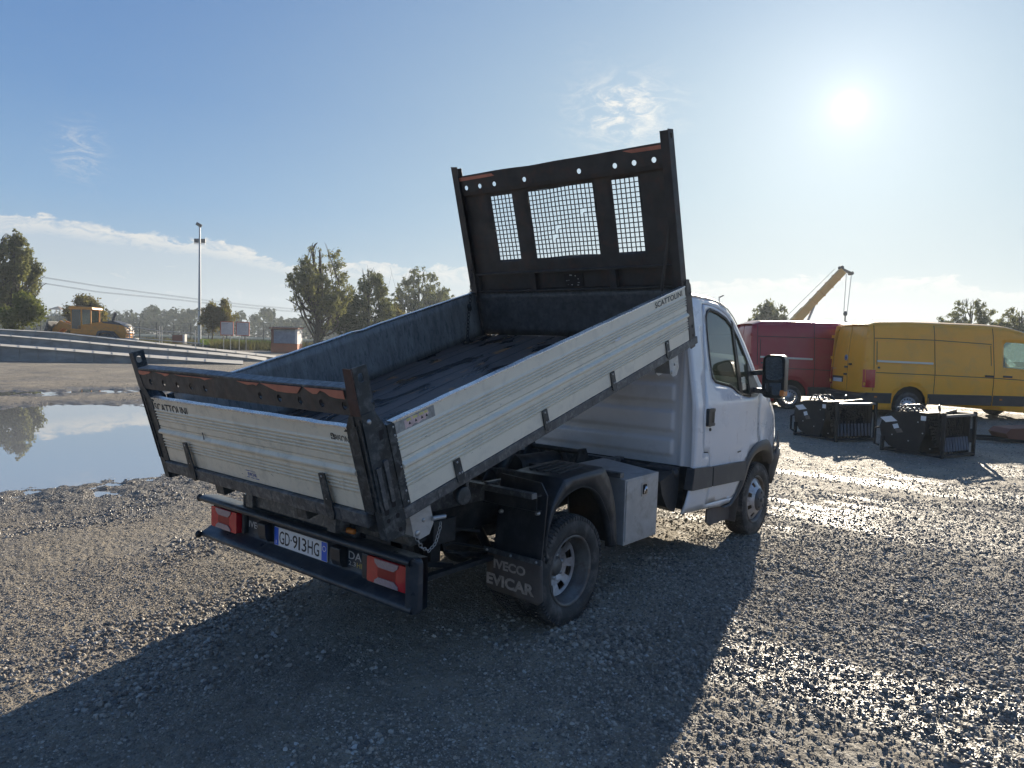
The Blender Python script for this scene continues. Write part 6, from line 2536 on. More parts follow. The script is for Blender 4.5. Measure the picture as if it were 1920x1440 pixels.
    link(o, root, WM[root.name])
    return root


# left edge
tree('tall grey-green willow at the left edge of the picture', spot(16, 72), 10.9, [(.16, 2.0), (.35, 3.4), (.6, 3.2), (.8, 2.2), (1, .5)], 15000, .17, 'willow_leaf', 5, .5, .4, 12, .42, .18, sticks=4, droop=.4, plume=30, name='willow_tree')
tree('small round green tree in front of the tall left willow', spot(42, 66), 4.7, [(.22, .8), (.4, 2.0), (.65, 2.1), (.85, 1.3), (1, .3)], 6000, .16, 'green_leaf', 6, .16, 0, 7, .35, .2, name='round_tree')
tree('dark red-green maple rising behind the cab of the loader', spot(160, 88), 5.4, [(.14, 1.2), (.4, 3.0), (.7, 2.9), (.9, 1.6), (1, .5)], 8000, .20, 'autumn_leaf', 7, .18, 0, 9, .40, .15, name='maple_tree')
tree('little tree with reddish tips just right of the light mast', spot(398, 94), 5.3, [(.28, .6), (.5, 1.8), (.75, 1.6), (.9, .8), (1, .2)], 4200, .18, 'autumn_leaf', 8, .10, 0, 7, .32, .25, name='young_tree', group='young trees by the notice boards', top_sparse=.8)
tree('little tree with reddish tips behind the left notice board', spot(418, 94), 5.9, [(.24, .8), (.45, 1.9), (.7, 1.9), (.9, .9), (1, .2)], 4600, .18, 'autumn_leaf', 9, .10, .2, 7, .32, .22, name='young_tree', group='young trees by the notice boards', top_sparse=.8)
# group behind the bed
tree('largest willow, many-stemmed, directly right of the orange hut', spot(597, 74), 11.0, [(.08, 1.0), (.25, 3.1), (.45, 3.5), (.65, 3.3), (.82, 2.4), (.93, 1.5), (1, .6)], 17000, .125, 'willow_leaf', 13, .55, 0, 8, .42, .10, sticks=0, stems=1, plume=34, name='willow_tree', top_sparse=.45)
tree('dark bushy tree filling the gap right of the largest willow', spot(652, 80), 6.3, [(.02, 2.0), (.3, 2.8), (.6, 2.5), (.85, 1.5), (1, .3)], 7000, .18, 'dark_leaf', 14, .2, 0, 8, .4, .05, name='dark_tree')
tree('pointed yellow-green tree behind the middle of the raised bed', spot(688, 84), 9.7, [(.03, 2.8), (.3, 3.3), (.55, 3.0), (.78, 2.1), (1, .6)], 16000, .135, 'pale_leaf', 15, .3, 0, 11, .36, .06, sticks=3, plume=26, name='willow_tree', top_sparse=.5)
tree('low bronze-green tree between the two taller pointed ones', spot(738, 96), 5.6, [(.05, 1.8), (.4, 2.4), (.7, 2.0), (1, .4)], 6500, .19, 'autumn_leaf', 16, .2, 0, 8, .45, .06, name='round_tree')
tree('broad pale willow clump nearest the headboard chain', spot(782, 112), 12.4, [(.05, 3.6), (.3, 5.4), (.55, 5.0), (.8, 3.4), (1, 1.0)], 16000, .18, 'pale_leaf', 17, .35, 0, 13, .5, .06, sticks=3, plume=34, name='willow_tree', top_sparse=.5)
tree('right-hand shoulder of the pale willow clump, rounder and lower', spot(817, 116), 9.6, [(.05, 2.5), (.4, 3.2), (.7, 2.6), (1, .6)], 7000, .24, 'pale_leaf', 18, .3, 0, 8, .6, .06, plume=22, name='willow_tree')
tree('bare thin distant tree just left of the headboard', spot(881, 150), 11.6, [(.2, 1.5), (.6, 2.2), (1, .5)], 1500, .18, 'pale_leaf', 19, .2, 0, 9, .5, .1, sticks=8, name='bare_tree')
# right side
tree('hazy round tree seen above the red van roof, left of the crane', spot(1440, 95), 8.0, [(.2, 2.2), (.5, 3.0), (.8, 2.2), (1, .5)], 8000, .22, 'pale_leaf', 20, .3, 0, 9, .5, .15, plume=22, name='round_tree')
tree('feathery tree above the yellow van roof', spot(1815, 70), 7.0, [(.3, 2.2), (.6, 2.9), (.85, 1.9), (1, .5)], 8000, .15, 'pale_leaf', 21, .25, 0, 9, .4, .2, plume=24, name='round_tree', top_sparse=.6)
tree('dark feathery tree at the right edge behind the yellow van cab', spot(1912, 60), 5.7, [(.2, 1.8), (.6, 2.2), (.85, 1.4), (1, .5)], 6500, .13, 'willow_leaf', 22, .2, 0, 9, .35, .15, plume=22, name='round_tree', top_sparse=.6)
tree('tree whose bare top shows beyond the van rear doors', spot(1995, 62), 6.4, [(.2, 1.8), (.6, 2.4), (1, .5)], 5000, .14, 'willow_leaf', 23, .2, 0, 9, .35, .15, name='round_tree') if False else None

# wooded skyline: one mass nobody could count
R_ = np.random.RandomState(5)
prof_x = [-900, -500, -200, 60, 110, 200, 250, 270, 300, 330, 365, 400, 430, 460, 500, 540, 600, 700, 900, 1200, 1600, 2400, 3600]
prof_y = [9, 10, 11, 5.5, 8, 9, 10.5, 12.6, 11.5, 12.4, 12.0, 9, 9.5, 11.5, 11, 9, 8, 9, 8, 7, 7, 8, 8]
V, TN = [], []
for _ in range(2300):
    x = R_.uniform(-900, 2600)
    dp_ = R_.uniform(255, 300)
    h = np.interp(x, prof_x, prof_y) * (.74 + .30 * vnoise(np.array([x / 13.0]), np.array([.5]))[0])
    rb3 = R_.uniform(1.2, 2.6)
    c = np.array(spot(x, dp_, 0))
    c[2] = R_.uniform(.5, max(1.2, h - rb3 * .6))
    m_ = 34
    d = R_.normal(size=(m_, 3))
    d /= np.linalg.norm(d, axis=1)[:, None]
    pp = c + d * rb3 * (.75 + .35 * R_.rand(m_, 1))
    pp[:, 2] = np.maximum(pp[:, 2], 0)
    t1 = R_.normal(size=(m_, 3))
    t1 -= (t1 * d).sum(1)[:, None] * d * .7
    t1 /= np.linalg.norm(t1, axis=1)[:, None]
    t2 = np.cross(d, t1)
    L_ = .75
    V.append(np.stack([pp - t1 * L_, pp + t2 * L_ * .7, pp + t1 * L_, pp - t2 * L_ * .7], 1).reshape(-1, 3))
    TN.append(np.repeat(np.clip(R_.rand() * .6 + R_.rand(m_) * .4, 0, 1), 4))
V = np.concatenate(V)
TN = np.concatenate(TN)
n = len(V) // 4
me_ = bpy.data.meshes.new('far_woods')
me_.vertices.add(4 * n)
me_.vertices.foreach_set('co', V.astype(np.float32).ravel())
me_.loops.add(4 * n)
me_.loops.foreach_set('vertex_index', np.arange(4 * n, dtype=np.int32))
me_.polygons.add(n)
me_.polygons.foreach_set('loop_start', (np.arange(n) * 4).astype(np.int32))
me_.update(calc_edges=True)
a = me_.attributes.new('tone', 'FLOAT', 'POINT')
a.data.foreach_set('value', TN.astype(np.float32))
me_.materials.append(MATS['far_leaf'])
o = bpy.data.objects.new('far_woods', me_)
link(o, None, ID)
o['kind'] = 'stuff'
o['label'] = 'hazy blue-grey wooded skyline beyond the field'
o['category'] = 'woods'

# ploughed field, stubble line and grass bank beyond the yard
mat('field_earth', (0.055, 0.045, 0.036), 0.9, var=.3, vscale=.3, bump=.4, bscale=2)
mat('stubble', (0.36, 0.31, 0.18), 0.9, var=.2, vscale=.1)
mat('bank_earth', (0.05, 0.05, 0.03), 0.9, var=.3, vscale=.6)


def strip(name, m_, near_, far_, x0, x1, z0, z1, n=40):
    q = MB()
    cols = np.linspace(x0, x1, n)
    q.add([spot(c, near_, z0) for c in cols] + [spot(c, far_, z1) for c in cols] + [spot(c, near_, -.3) for c in cols],
          [(i, i + 1, n + i + 1, n + i) for i in range(n - 1)] + [(i, i + 1, 2 * n + i + 1, 2 * n + i) for i in range(n - 1)], True)
    o = q.build(name, m_)
    o['kind'] = 'structure'
    return o


strip('field', 'field_earth', 112, 255, -700, 1500, .10, .12)
strip('stubble_strip', 'stubble', 205, 250, -700, 1500, .25, .45)
q = strip('grass_bank', 'bank_earth', 78, 90, 360, 900, .10, .42)


def grass_patch(name, label, x0, x1, d0, d1, z0, z1, n, h, mat_, seed):
    R_ = np.random.RandomState(seed)
    V, TN = [], []
    xs_ = R_.uniform(x0, x1, n)
    ds_ = R_.uniform(d0, d1, n)
    for x, d in zip(xs_, ds_):
        p = np.array(spot(x, d, 0))
        z = z0 + (z1 - z0) * (d - d0) / (d1 - d0)
        hh = h * R_.uniform(.5, 1.5)
        a = R_.uniform(0, 6.28)
        w = .03 + h * .05
        lean_ = R_.normal(size=2) * hh * .35
        u = np.array([math.cos(a), math.sin(a), 0]) * w
        b0 = np.array([p[0], p[1], z])
        tip = b0 + np.array([lean_[0], lean_[1], hh])
        V += [b0 - u, b0 + u, tip]
        TN += [R_.rand()] * 3
    me_ = bpy.data.meshes.new(name)
    V = np.array(V)
    me_.vertices.add(len(V))
    me_.vertices.foreach_set('co', V.astype(np.float32).ravel())
    me_.loops.add(len(V))
    me_.loops.foreach_set('vertex_index', np.arange(len(V), dtype=np.int32))
    me_.polygons.add(len(V) // 3)
    me_.polygons.foreach_set('loop_start', (np.arange(len(V) // 3) * 3).astype(np.int32))
    me_.update(calc_edges=True)
    a = me_.attributes.new('tone', 'FLOAT', 'POINT')
    a.data.foreach_set('value', np.array(TN, dtype=np.float32))
    me_.materials.append(MATS[mat_])
    o = bpy.data.objects.new(name, me_)
    link(o, None, ID)
    o['kind'] = 'stuff'
    o['label'] = label
    o['category'] = 'grass'
    return o


grass_patch('grass', 'bright green grass strip by the notice boards', 376, 520, 84, 100, .20, .55, 9000, .30, 'grass_leaf', 3)
grass_patch('weeds', 'dry weeds along the foot of the grass bank', 395, 640, 76, 84, .0, .2, 2600, .75, 'weed_leaf', 4)
grass_patch('weeds', 'dry weeds along the fence line', -300, 380, 100, 108, .0, .2, 5000, .6, 'weed_leaf', 5)

# power lines
pw_ = thing('power_line', 'two bundles of power cables sagging towards the horizon on the left', 'power line', spot(300, 260))
for k, (ya, yb, yc) in enumerate(((519, 556, 588), (530, 561, 590))):
    for dy in (-.8, .8):
        pts = []
        for t in np.linspace(0, 1, 14):
            x = -250 + 950 * t
            y = np.interp(x, [-250, 75, 200, 300, 450, 560, 700], [470 + k * 12, ya, (ya + 20 + k * 0), 552 + k * 6, 571 + k * 5, 580 + k * 5, yc])
            d = 200 + 160 * t
            pts.append(CP + ray(x, y + dy) * d)
        q = MB()
        q.tube(pts, .055, 4, caps=False)
        q.build('cable', 'cable_black', pw_, ID)

# street lamp seen over the cab roof
sl_ = thing('street_lamp', 'tiny street lamp showing above the truck cab roof', 'street lamp', spot(1345, 75), YAW - math.pi / 2)
q = MB()
q.tube([(0, 0, 0), (0, 0, 6.8)], .06, 6)
q.build('pole', 'mast_steel', sl_)
q = MB()
q.prism([(-.02, 6.75), (.35, 6.95), (.48, 6.9), (.1, 6.68)], lambda a, b: (a, -.12, b), lambda a, b: (a, .12, b))
q.build('lamp_head', 'loader_dark', sl_, bevel=.02)

# crane
cb = thing('mobile_crane', 'yellow telescopic crane with its boom raised behind the vans', 'crane', spot(1370, 82), YAW - math.pi / 2 + rad(0))
cb_inv = WM[cb.name].inverted()
L0, L1 = cb_inv @ at(1395, 702, 82), cb_inv @ at(1580, 508, 82)
b0, b1 = L0, L1
dirb = (b1 - b0).normalized()
nb = dirb.cross(Vector((0, 1, 0))).normalized()
q = MB()
q.bar(b0, b0.lerp(b1, .62), .8, .95, up=nb)
bo = q.build('boom', 'crane_yellow', cb, bevel=.05)
q = MB()
q.bar(b0.lerp(b1, .60), b1, .66, .80, up=nb)
q.build('inner_boom', 'crane_yellow', bo, bevel=.05)
for t in (.55, .62, .70, .78, .86, .93):
    q = MB()
    q.bar(b0.lerp(b1, t), b0.lerp(b1, t + .006), .82, 1.0 if t < .6 else .88, up=nb)
    q.build('boom_collar', 'crane_yellow', bo)
q = MB()
hd = b1
q.bar(hd + Vector((-.30, 0, .30)), hd + Vector((.95, 0, -.25)), .5, .22)
q.tube([hd + Vector((-.2, -.3, .35)), hd + Vector((-.2, .3, .35))], .22, 12)
q.tube([hd + Vector((.92, -.35, -.25)), hd + Vector((.92, .35, -.25))], .20, 12)
q.build('boom_head', 'rack_steel', cb, bevel=.03)
q = MB()
q.tube([b0 + Vector((4.2, 0, -1.0)), b0.lerp(b1, .70) - nb * .3 * (1 if nb.z > 0 else -1)], .14, 8)
q.build('lift_cylinder', 'mast_steel', cb)
hk = cb_inv @ at(1585, 588, 82)
for dx in (-.18, .20):
    q = MB()
    q.tube([hd + Vector((.70 + dx * 1.5, 0, -.3)), hk + Vector((dx, 0, .2))], .035, 4)
    q.build('hoist_rope', 'mast_steel', cb)
q = MB()
q.ball(tuple(hk), .30, 12, 8, (.8, .5, 1))
q.tube([hk + Vector((0, 0, -.3)), hk + Vector((0, 0, -.8)), hk + Vector((.2, 0, -.95))], .08, 8)
q.build('hook_block', 'loader_dark', cb)
q = MB()
q.tube([b0 + nb * 1.1 + dirb * 6, b0.lerp(b1, .97) + nb * .8], .02, 4)
q.build('boom_cable', 'cable_black', bo)
q = MB()
q.box(-5, 5, -1.2, 1.2, .9, 1.7)
q.box(-2.5, 1.5, -1.1, 1.1, 1.7, 2.6)
q.box(3.2, 5.0, -1.2, 1.2, .8, 2.2)
q.build('carrier', 'crane_yellow', cb, bevel=.08)
for x in (-4, -2.4, 2.4, 4):
    for s in (-1, 1):
        q = MB()
        q.lathe([(s * 1.25, .0), (s * 1.25, .5), (s * 1.2, .62), (s * .8, .62), (s * .75, .0)], 20, 'y', (x, 0, .62))
        q.build('wheel', 'tyre_rubber', cb)


# ============================================================ PANEL VANS
def van(label, rear_right, rz, paint, badge=True):
    """x forward from the rear doors, y left; rear_right is the near rear corner at ground level"""
    R3 = Matrix.Rotation(rz, 4, 'Z')
    root_loc = Vector(rear_right) + R3 @ Vector((0, 1.0, 0))
    v = thing('panel_van', label, 'van', root_loc, rz, 'panel vans parked behind the attachments')
    LEN = 5.95

    def vy(x, z):
        y = float(np.interp(z, [.3, .5, 1.0, 1.25, 2.25, 2.45, 2.56], [.955, .985, 1.0, .995, .905, .865, .80]))
        if x < .12:
            y -= .06 * (1 - x / .12) ** 2
        if x > 4.6:
            y *= 1 - .16 * ((x - 4.6) / 1.4) ** 2
        for wx in (1.20, 4.86):
            d = math.hypot(x - wx, (z - .40) * 1.0)
            y += .012 * math.exp(-((d - .58) / .10) ** 2)
        return y

    def vf(s, off=0.0):
        return lambda a, b: (a, s * (vy(a, b) + off), b)
    top_e = [(.06, 2.42), (.30, 2.475), (1.2, 2.50), (3.3, 2.47), (3.9, 2.43), (4.3, 2.32), (4.75, 1.98), (5.15, 1.58), (5.35, 1.40), (5.75, 1.18), (5.93, .95)]

    def topz_(x):
        return float(np.interp(x, [p[0] for p in top_e], [p[1] for p in top_e]))

    def arch(cx, r, n=9):
        return [(cx + r * math.cos(a), .40 + r * math.sin(a)) for a in np.linspace(math.pi, 0, n)]
    low = .22
    outline = [(.03, low)] + [(1.20 - .46, low)] + [(x, max(z, low)) for x, z in arch(1.20, .46)] + [(4.86 - .46, low)] + [(x, max(z, low)) for x, z in arch(4.86, .46)] + [(5.9, low), (5.93, .95)] + \
              list(reversed(top_e))[1:] + [(.03, 2.30), (0.0, 1.2)]
    win = [(3.72, 1.42), (3.74, 2.02), (3.80, 2.09), (4.28, 2.07), (4.52, 1.93), (4.95, 1.50), (4.93, 1.40), (4.3, 1.38)]
    for s in (-1, 1):
        q = MB()
        sheet(outline, [win], vf(s), .17, q)
        sd_ = q.build('side_wall', paint, v, solid=.01 * (1 if s < 0 else 1))
        # seams as narrow recessed lines
        seams = [[(.20, .72), (.20, 2.44)], [(1.84, .40), (1.86, 1.2), (1.84, 2.47)], [(3.46, .40), (3.48, 1.3), (3.44, 2.44)], [(4.62, .6), (4.68, 1.0), (5.0, 1.42)],
                 [(.21, 2.10), (1.84, 2.09), (3.40, 2.02)], [(.26, 1.20), (1.85, 1.17), (3.44, 1.13), (4.6, 1.08)], [(.28, 2.02), (.28, 1.40)], [(3.40, 1.45), (3.38, 1.98)]]
        q = MB()
        for sm_ in seams:
            p3 = []
            for (x0_, z0_), (x1_, z1_) in zip(sm_, sm_[1:]):
                for t in np.linspace(0, 1, 7):
                    x_, z_ = x0_ + (x1_ - x0_) * t, z0_ + (z1_ - z0_) * t
                    p3.append((x_, s * (vy(x_, z_) + .0005), z_))
            q.tube(p3, .009, 4, caps=False)
        q.build('panel_seam', 'seal_black', sd_)
        # dark rubbing band
        for x0_, x1_ in ((.02, .70), (1.68, 3.44), (3.48, 4.36), (5.36, 5.86)):
            q = MB()
            z0_, z1_ = .39, .665
            k_ = 8
            xs_ = np.linspace(x0_, x1_, k_)
            vs = []
            for x_ in xs_:
                for z_, o_2 in ((z0_, .0), (z0_ + .01, .018), (z1_ - .01, .018), (z1_, .0)):
                    vs.append((x_, s * (vy(x_, z_) + o_2), z_))
            q.add(vs, [(i * 4 + j, (i + 1) * 4 + j, (i + 1) * 4 + j + 1, i * 4 + j + 1) for i in range(k_ - 1) for j in range(3)])
            q.build('rub_band', 'van_black', sd_)
        q = MB()
        sheet([(1.20 + r * math.cos(a), .40 + r * math.sin(a)) for r, rng in ((.47, np.linspace(0, math.pi, 12)), (.53, np.linspace(math.pi, 0, 12))) for a in rng], [], vf(s, .012), .2, q)
        q.build('arch_lip', paint, sd_)
        for cx_ in (1.20, 4.86):
            q = MB()
            ar = arch(cx_, .46, 12)
            q.add([(x_, s * .96, z_) for x_, z_ in ar] + [(x_, s * .55, z_) for x_, z_ in ar], [(i, i + 1, 13 + i, 12 + i) for i in range(11)], True)
            q.build('wheel_housing', 'seal_black', v)
        q = MB()
        q.bar((.28, s * (vy(.3, 1.5) + .012), 1.50), (1.80, s * (vy(1.8, 1.47) + .012), 1.47), .03, .055)
        q.build('door_rail', 'rail_silver', sd_, bevel=.008)
        for x_ in (3.22, 3.72):
            q = MB()
            q.bar((x_, s * (vy(x_, 1.18) + .02), 1.18), (x_ + .24, s * (vy(x_, 1.18) + .02), 1.17), .03, .05)
            q.build('door_handle', 'van_black', sd_, bevel=.01)
        q = MB()
        q.bar((.30, s * (vy(.3, 1.33) + .006), 1.33), (.36, s * (vy(.3, 1.33) + .006), 1.33), .01, .05)
        q.build('rail_stop', 'van_black', sd_, bevel=.004)
        for x_ in (.24, 3.66):
            q = MB()
            q.bar((x_, s * (vy(x_, .56) + .022), .56), (x_ + .07, s * (vy(x_, .56) + .022), .56), .01, .04)
            q.build('side_marker', 'lamp_amber', sd_)
        q = MB()
        sheet(win, [], vf(s, -.008), .3, q)
        q.build('window_glass', 'van_glass', sd_)
        # tall tail lamp on the corner
        q = MB()
        vs = []
        for z_ in (.80, 1.0, 1.15, 1.27):
            vs += [(.235, s * (vy(.25, z_) + .016), z_), (.12, s * (vy(.12, z_) + .020), z_), (.012, s * (vy(.0, z_) + .026), z_), (-.012, s * (vy(.0, z_) - .10), z_)]
        q.add(vs, [(i * 4 + j, i * 4 + j + 1, (i + 1) * 4 + j + 1, (i + 1) * 4 + j) for i in range(3) for j in range(3)])
        q.build('tail_lamp', 'lamp_red', v, solid=.01)
        # mirror
        q = MB()
        q.prism(rrect(1.05, 1.28, 1.45, 1.80, .05), lambda a, b: (4.78, s * a, b), lambda a, b: (4.88, s * a, b))
        q.bar((4.82, s * .9, 1.5), (4.84, s * 1.1, 1.55), .06, .05)
        q.build('door_mirror', 'van_black', v, bevel=.02)
    # roof
    q = MB()
    xr = list(np.linspace(.06, 4.3, 18)) + list(np.linspace(4.4, 5.93, 12))
    tt_ = [0, .08, .2, .35, .6, 1.0]

    def rp_(x, t, s):
        zs = topz_(x)
        zc = zs + float(np.interp(x, [0, .3, 3.9, 4.5, 5.3, 5.9], [.05, .105, .11, .13, .06, .04]))
        a = t * math.pi / 2
        return (x, s * vy(x, zs) * math.cos(a) ** .6, zs + (zc - zs) * math.sin(a))
    gq = MB()
    for s in (-1, 1):
        for i in range(len(xr) - 1):
            for j in range(5):
                tgt = gq if (4.3 < xr[i] < 5.3 and tt_[j] > .05) else q
                tgt.add([rp_(xr[i], tt_[j], s), rp_(xr[i + 1], tt_[j], s), rp_(xr[i + 1], tt_[j + 1], s), rp_(xr[i], tt_[j + 1], s)], [(0, 1, 2, 3)], True)
    q.build('roof', paint, v)
    gq.build('windscreen', 'van_glass', v)
    # rear doors, a little bowed, two leaves
    for s in (-1, 1):
        q = MB()

        def rf_(a, b, s=s):
            z = .62 + b * 1.81
            half = vy(.0, z) - .03
            y = .012 + (half - .012) * a
            x = -.015 + .05 * a ** 4 + .10 * max(0, (z - 1.3) / 1.1) ** 2
            x += .006 * (1 if (.15 < a < .85 and 1.45 < z < 2.12) else 0)
            return (x, s * y, z)
        q.grid(16, 24, rf_)
        dr_ = q.build('rear_door', paint, v, solid=.015)
        q = MB()
        for z_ in (.85, 1.5, 2.1):
            q.box(-.02, .06, min(s * .90, s * .95), max(s * .90, s * .95), z_, z_ + .08)
        q.build('door_hinge', paint, dr_)
    q = MB()
    q.prism([(.03, .60), (.10, .60), (.20, 2.34), (.12, 2.34)], lambda a, b: (a, -(.93 - .05 * b), b), lambda a, b: (a, .93 - .05 * b, b))
    q.build('door_surround', 'seal_black', v)
    q = MB()
    q.prism([(-.12, .36), (-.12, .60), (.05, .66), (.05, .36)], lambda a, b: (a, -.97, b), lambda a, b: (a, .97, b))
    q.build('rear_bumper', 'van_black', v, bevel=.03)
    q = MB()
    q.prism(rrect(.18, .78, .88, 1.04, .02), lambda a, b: (-.022, a, b), lambda a, b: (-.010, a, b))
    ph = q.build('plate_recess', 'van_black', v)
    q = MB()
    q.prism(rrect(.24, .72, .88, .985, .01), lambda a, b: (-.028, a, b), lambda a, b: (-.022, a, b))
    q.build('number_plate', 'label_white', ph)
    for (y_, z_, w_) in ((-.18, 1.36, .14), (.04, 1.28, .16), (.06, 1.08, .16)):
        q = MB()
        q.prism(rrect(y_ - w_ / 2, y_ + w_ / 2, z_, z_ + .05, .02), lambda a, b: (-.035, a, b), lambda a, b: (-.005, a, b))
        q.build('rear_handle', 'van_black', v)
    if badge:
        q = MB()
        q.lathe([(-.022, 0), (-.022, .080), (-.01, .084)], 28, 'x', (0, .07, 1.56))
        bg = q.build('round_badge', 'rail_silver', v)
        q = MB()
        q.lathe([(-.0235, .0), (-.0235, .066)], 28, 'x', (0, .07, 1.56))
        bi = q.build('badge_field', 'ink_blue', bg)
        text('badge_letter', 'V', (-.0245, .11, 1.562), (0, -1, 0), (0, 0, 1), .08, .055, 'rail_silver', bg, .001)
        text('badge_letter', 'W', (-.0245, .125, 1.505), (0, -1, 0), (0, 0, 1), .11, .055, 'rail_silver', bg, .001)
        text('lettering', 'CRAFTER', (-.022, .80, 1.225), (0, -1, 0), (0, 0, 1), .22, .035, 'ink_grey', v, .003)
    q = MB()
    q.prism([(.02, .38), (5.85, .38), (5.9, 1.0), (5.3, 1.05), (4.5, .9), (.1, .9)], lambda a, b: (a, -.85, b), lambda a, b: (a, .85, b))
    q.build('floor_pan', 'seal_black', v)
    q = MB()
    q.prism([(4.9, 1.0), (5.3, 1.05), (5.25, 1.38), (4.75, 1.42)], lambda a, b: (a, -.84, b), lambda a, b: (a, .84, b))
    q.box(3.7, 3.95, -.75, -.25, .95, 1.75)
    q.box(3.7, 3.95, .2, .75, .95, 1.75)
    q.build('cab_interior', 'interior', v, bevel=.03)
    q = MB()
    q.grid(20, 8, lambda a, b: (5.92 + .06 * math.sin(math.pi * a), (-.83 + 1.66 * a), .36 + .62 * b))
    q.build('front_bumper', 'van_black', v)
    for cx_ in (1.20, 4.86):
        for s in (-1, 1):
            w_ = MB()
            yo = s * .955
            w_.lathe([(yo - s * .02, .20), (yo - s * .005, .225), (yo - s * .02, .215), (yo - s * .06, .20)], 32, 'y', (cx_, 0, .345))
            wheel_disc(w_, (cx_, 0, .345), yo - s * .012, yo - s * .045, .07, .205, 14, .145, .185, .26, -s)
            w_.lathe([(yo - s * .005, 0), (yo - s * .005, .06), (yo - s * .02, .075)], 20, 'y', (cx_, 0, .345))
            wo_ = w_.build('wheel', 'rim_silver', v)
            w_ = MB()
            w_.lathe([(yo - s * t_, r_) for t_, r_ in ((.02, .222), (.0, .28), (.012, .335), (.04, .35), (.19, .35), (.22, .33), (.23, .24))], 40, 'y', (cx_, 0, .345))
            w_.build('tyre', 'tyre_rubber', wo_)
    return v


yp = spot(1628, 19.3)
van('yellow high-roof panel van standing broadside at the right, in front of the red one', yp, YAW - math.pi / 2 + rad(3.0), 'yellow_paint')
rp2 = spot(1409, 21.4)
van('dark red high-roof panel van partly hidden behind the yellow one', rp2, YAW - math.pi / 2 + rad(-1.0), 'red_paint', badge=False)


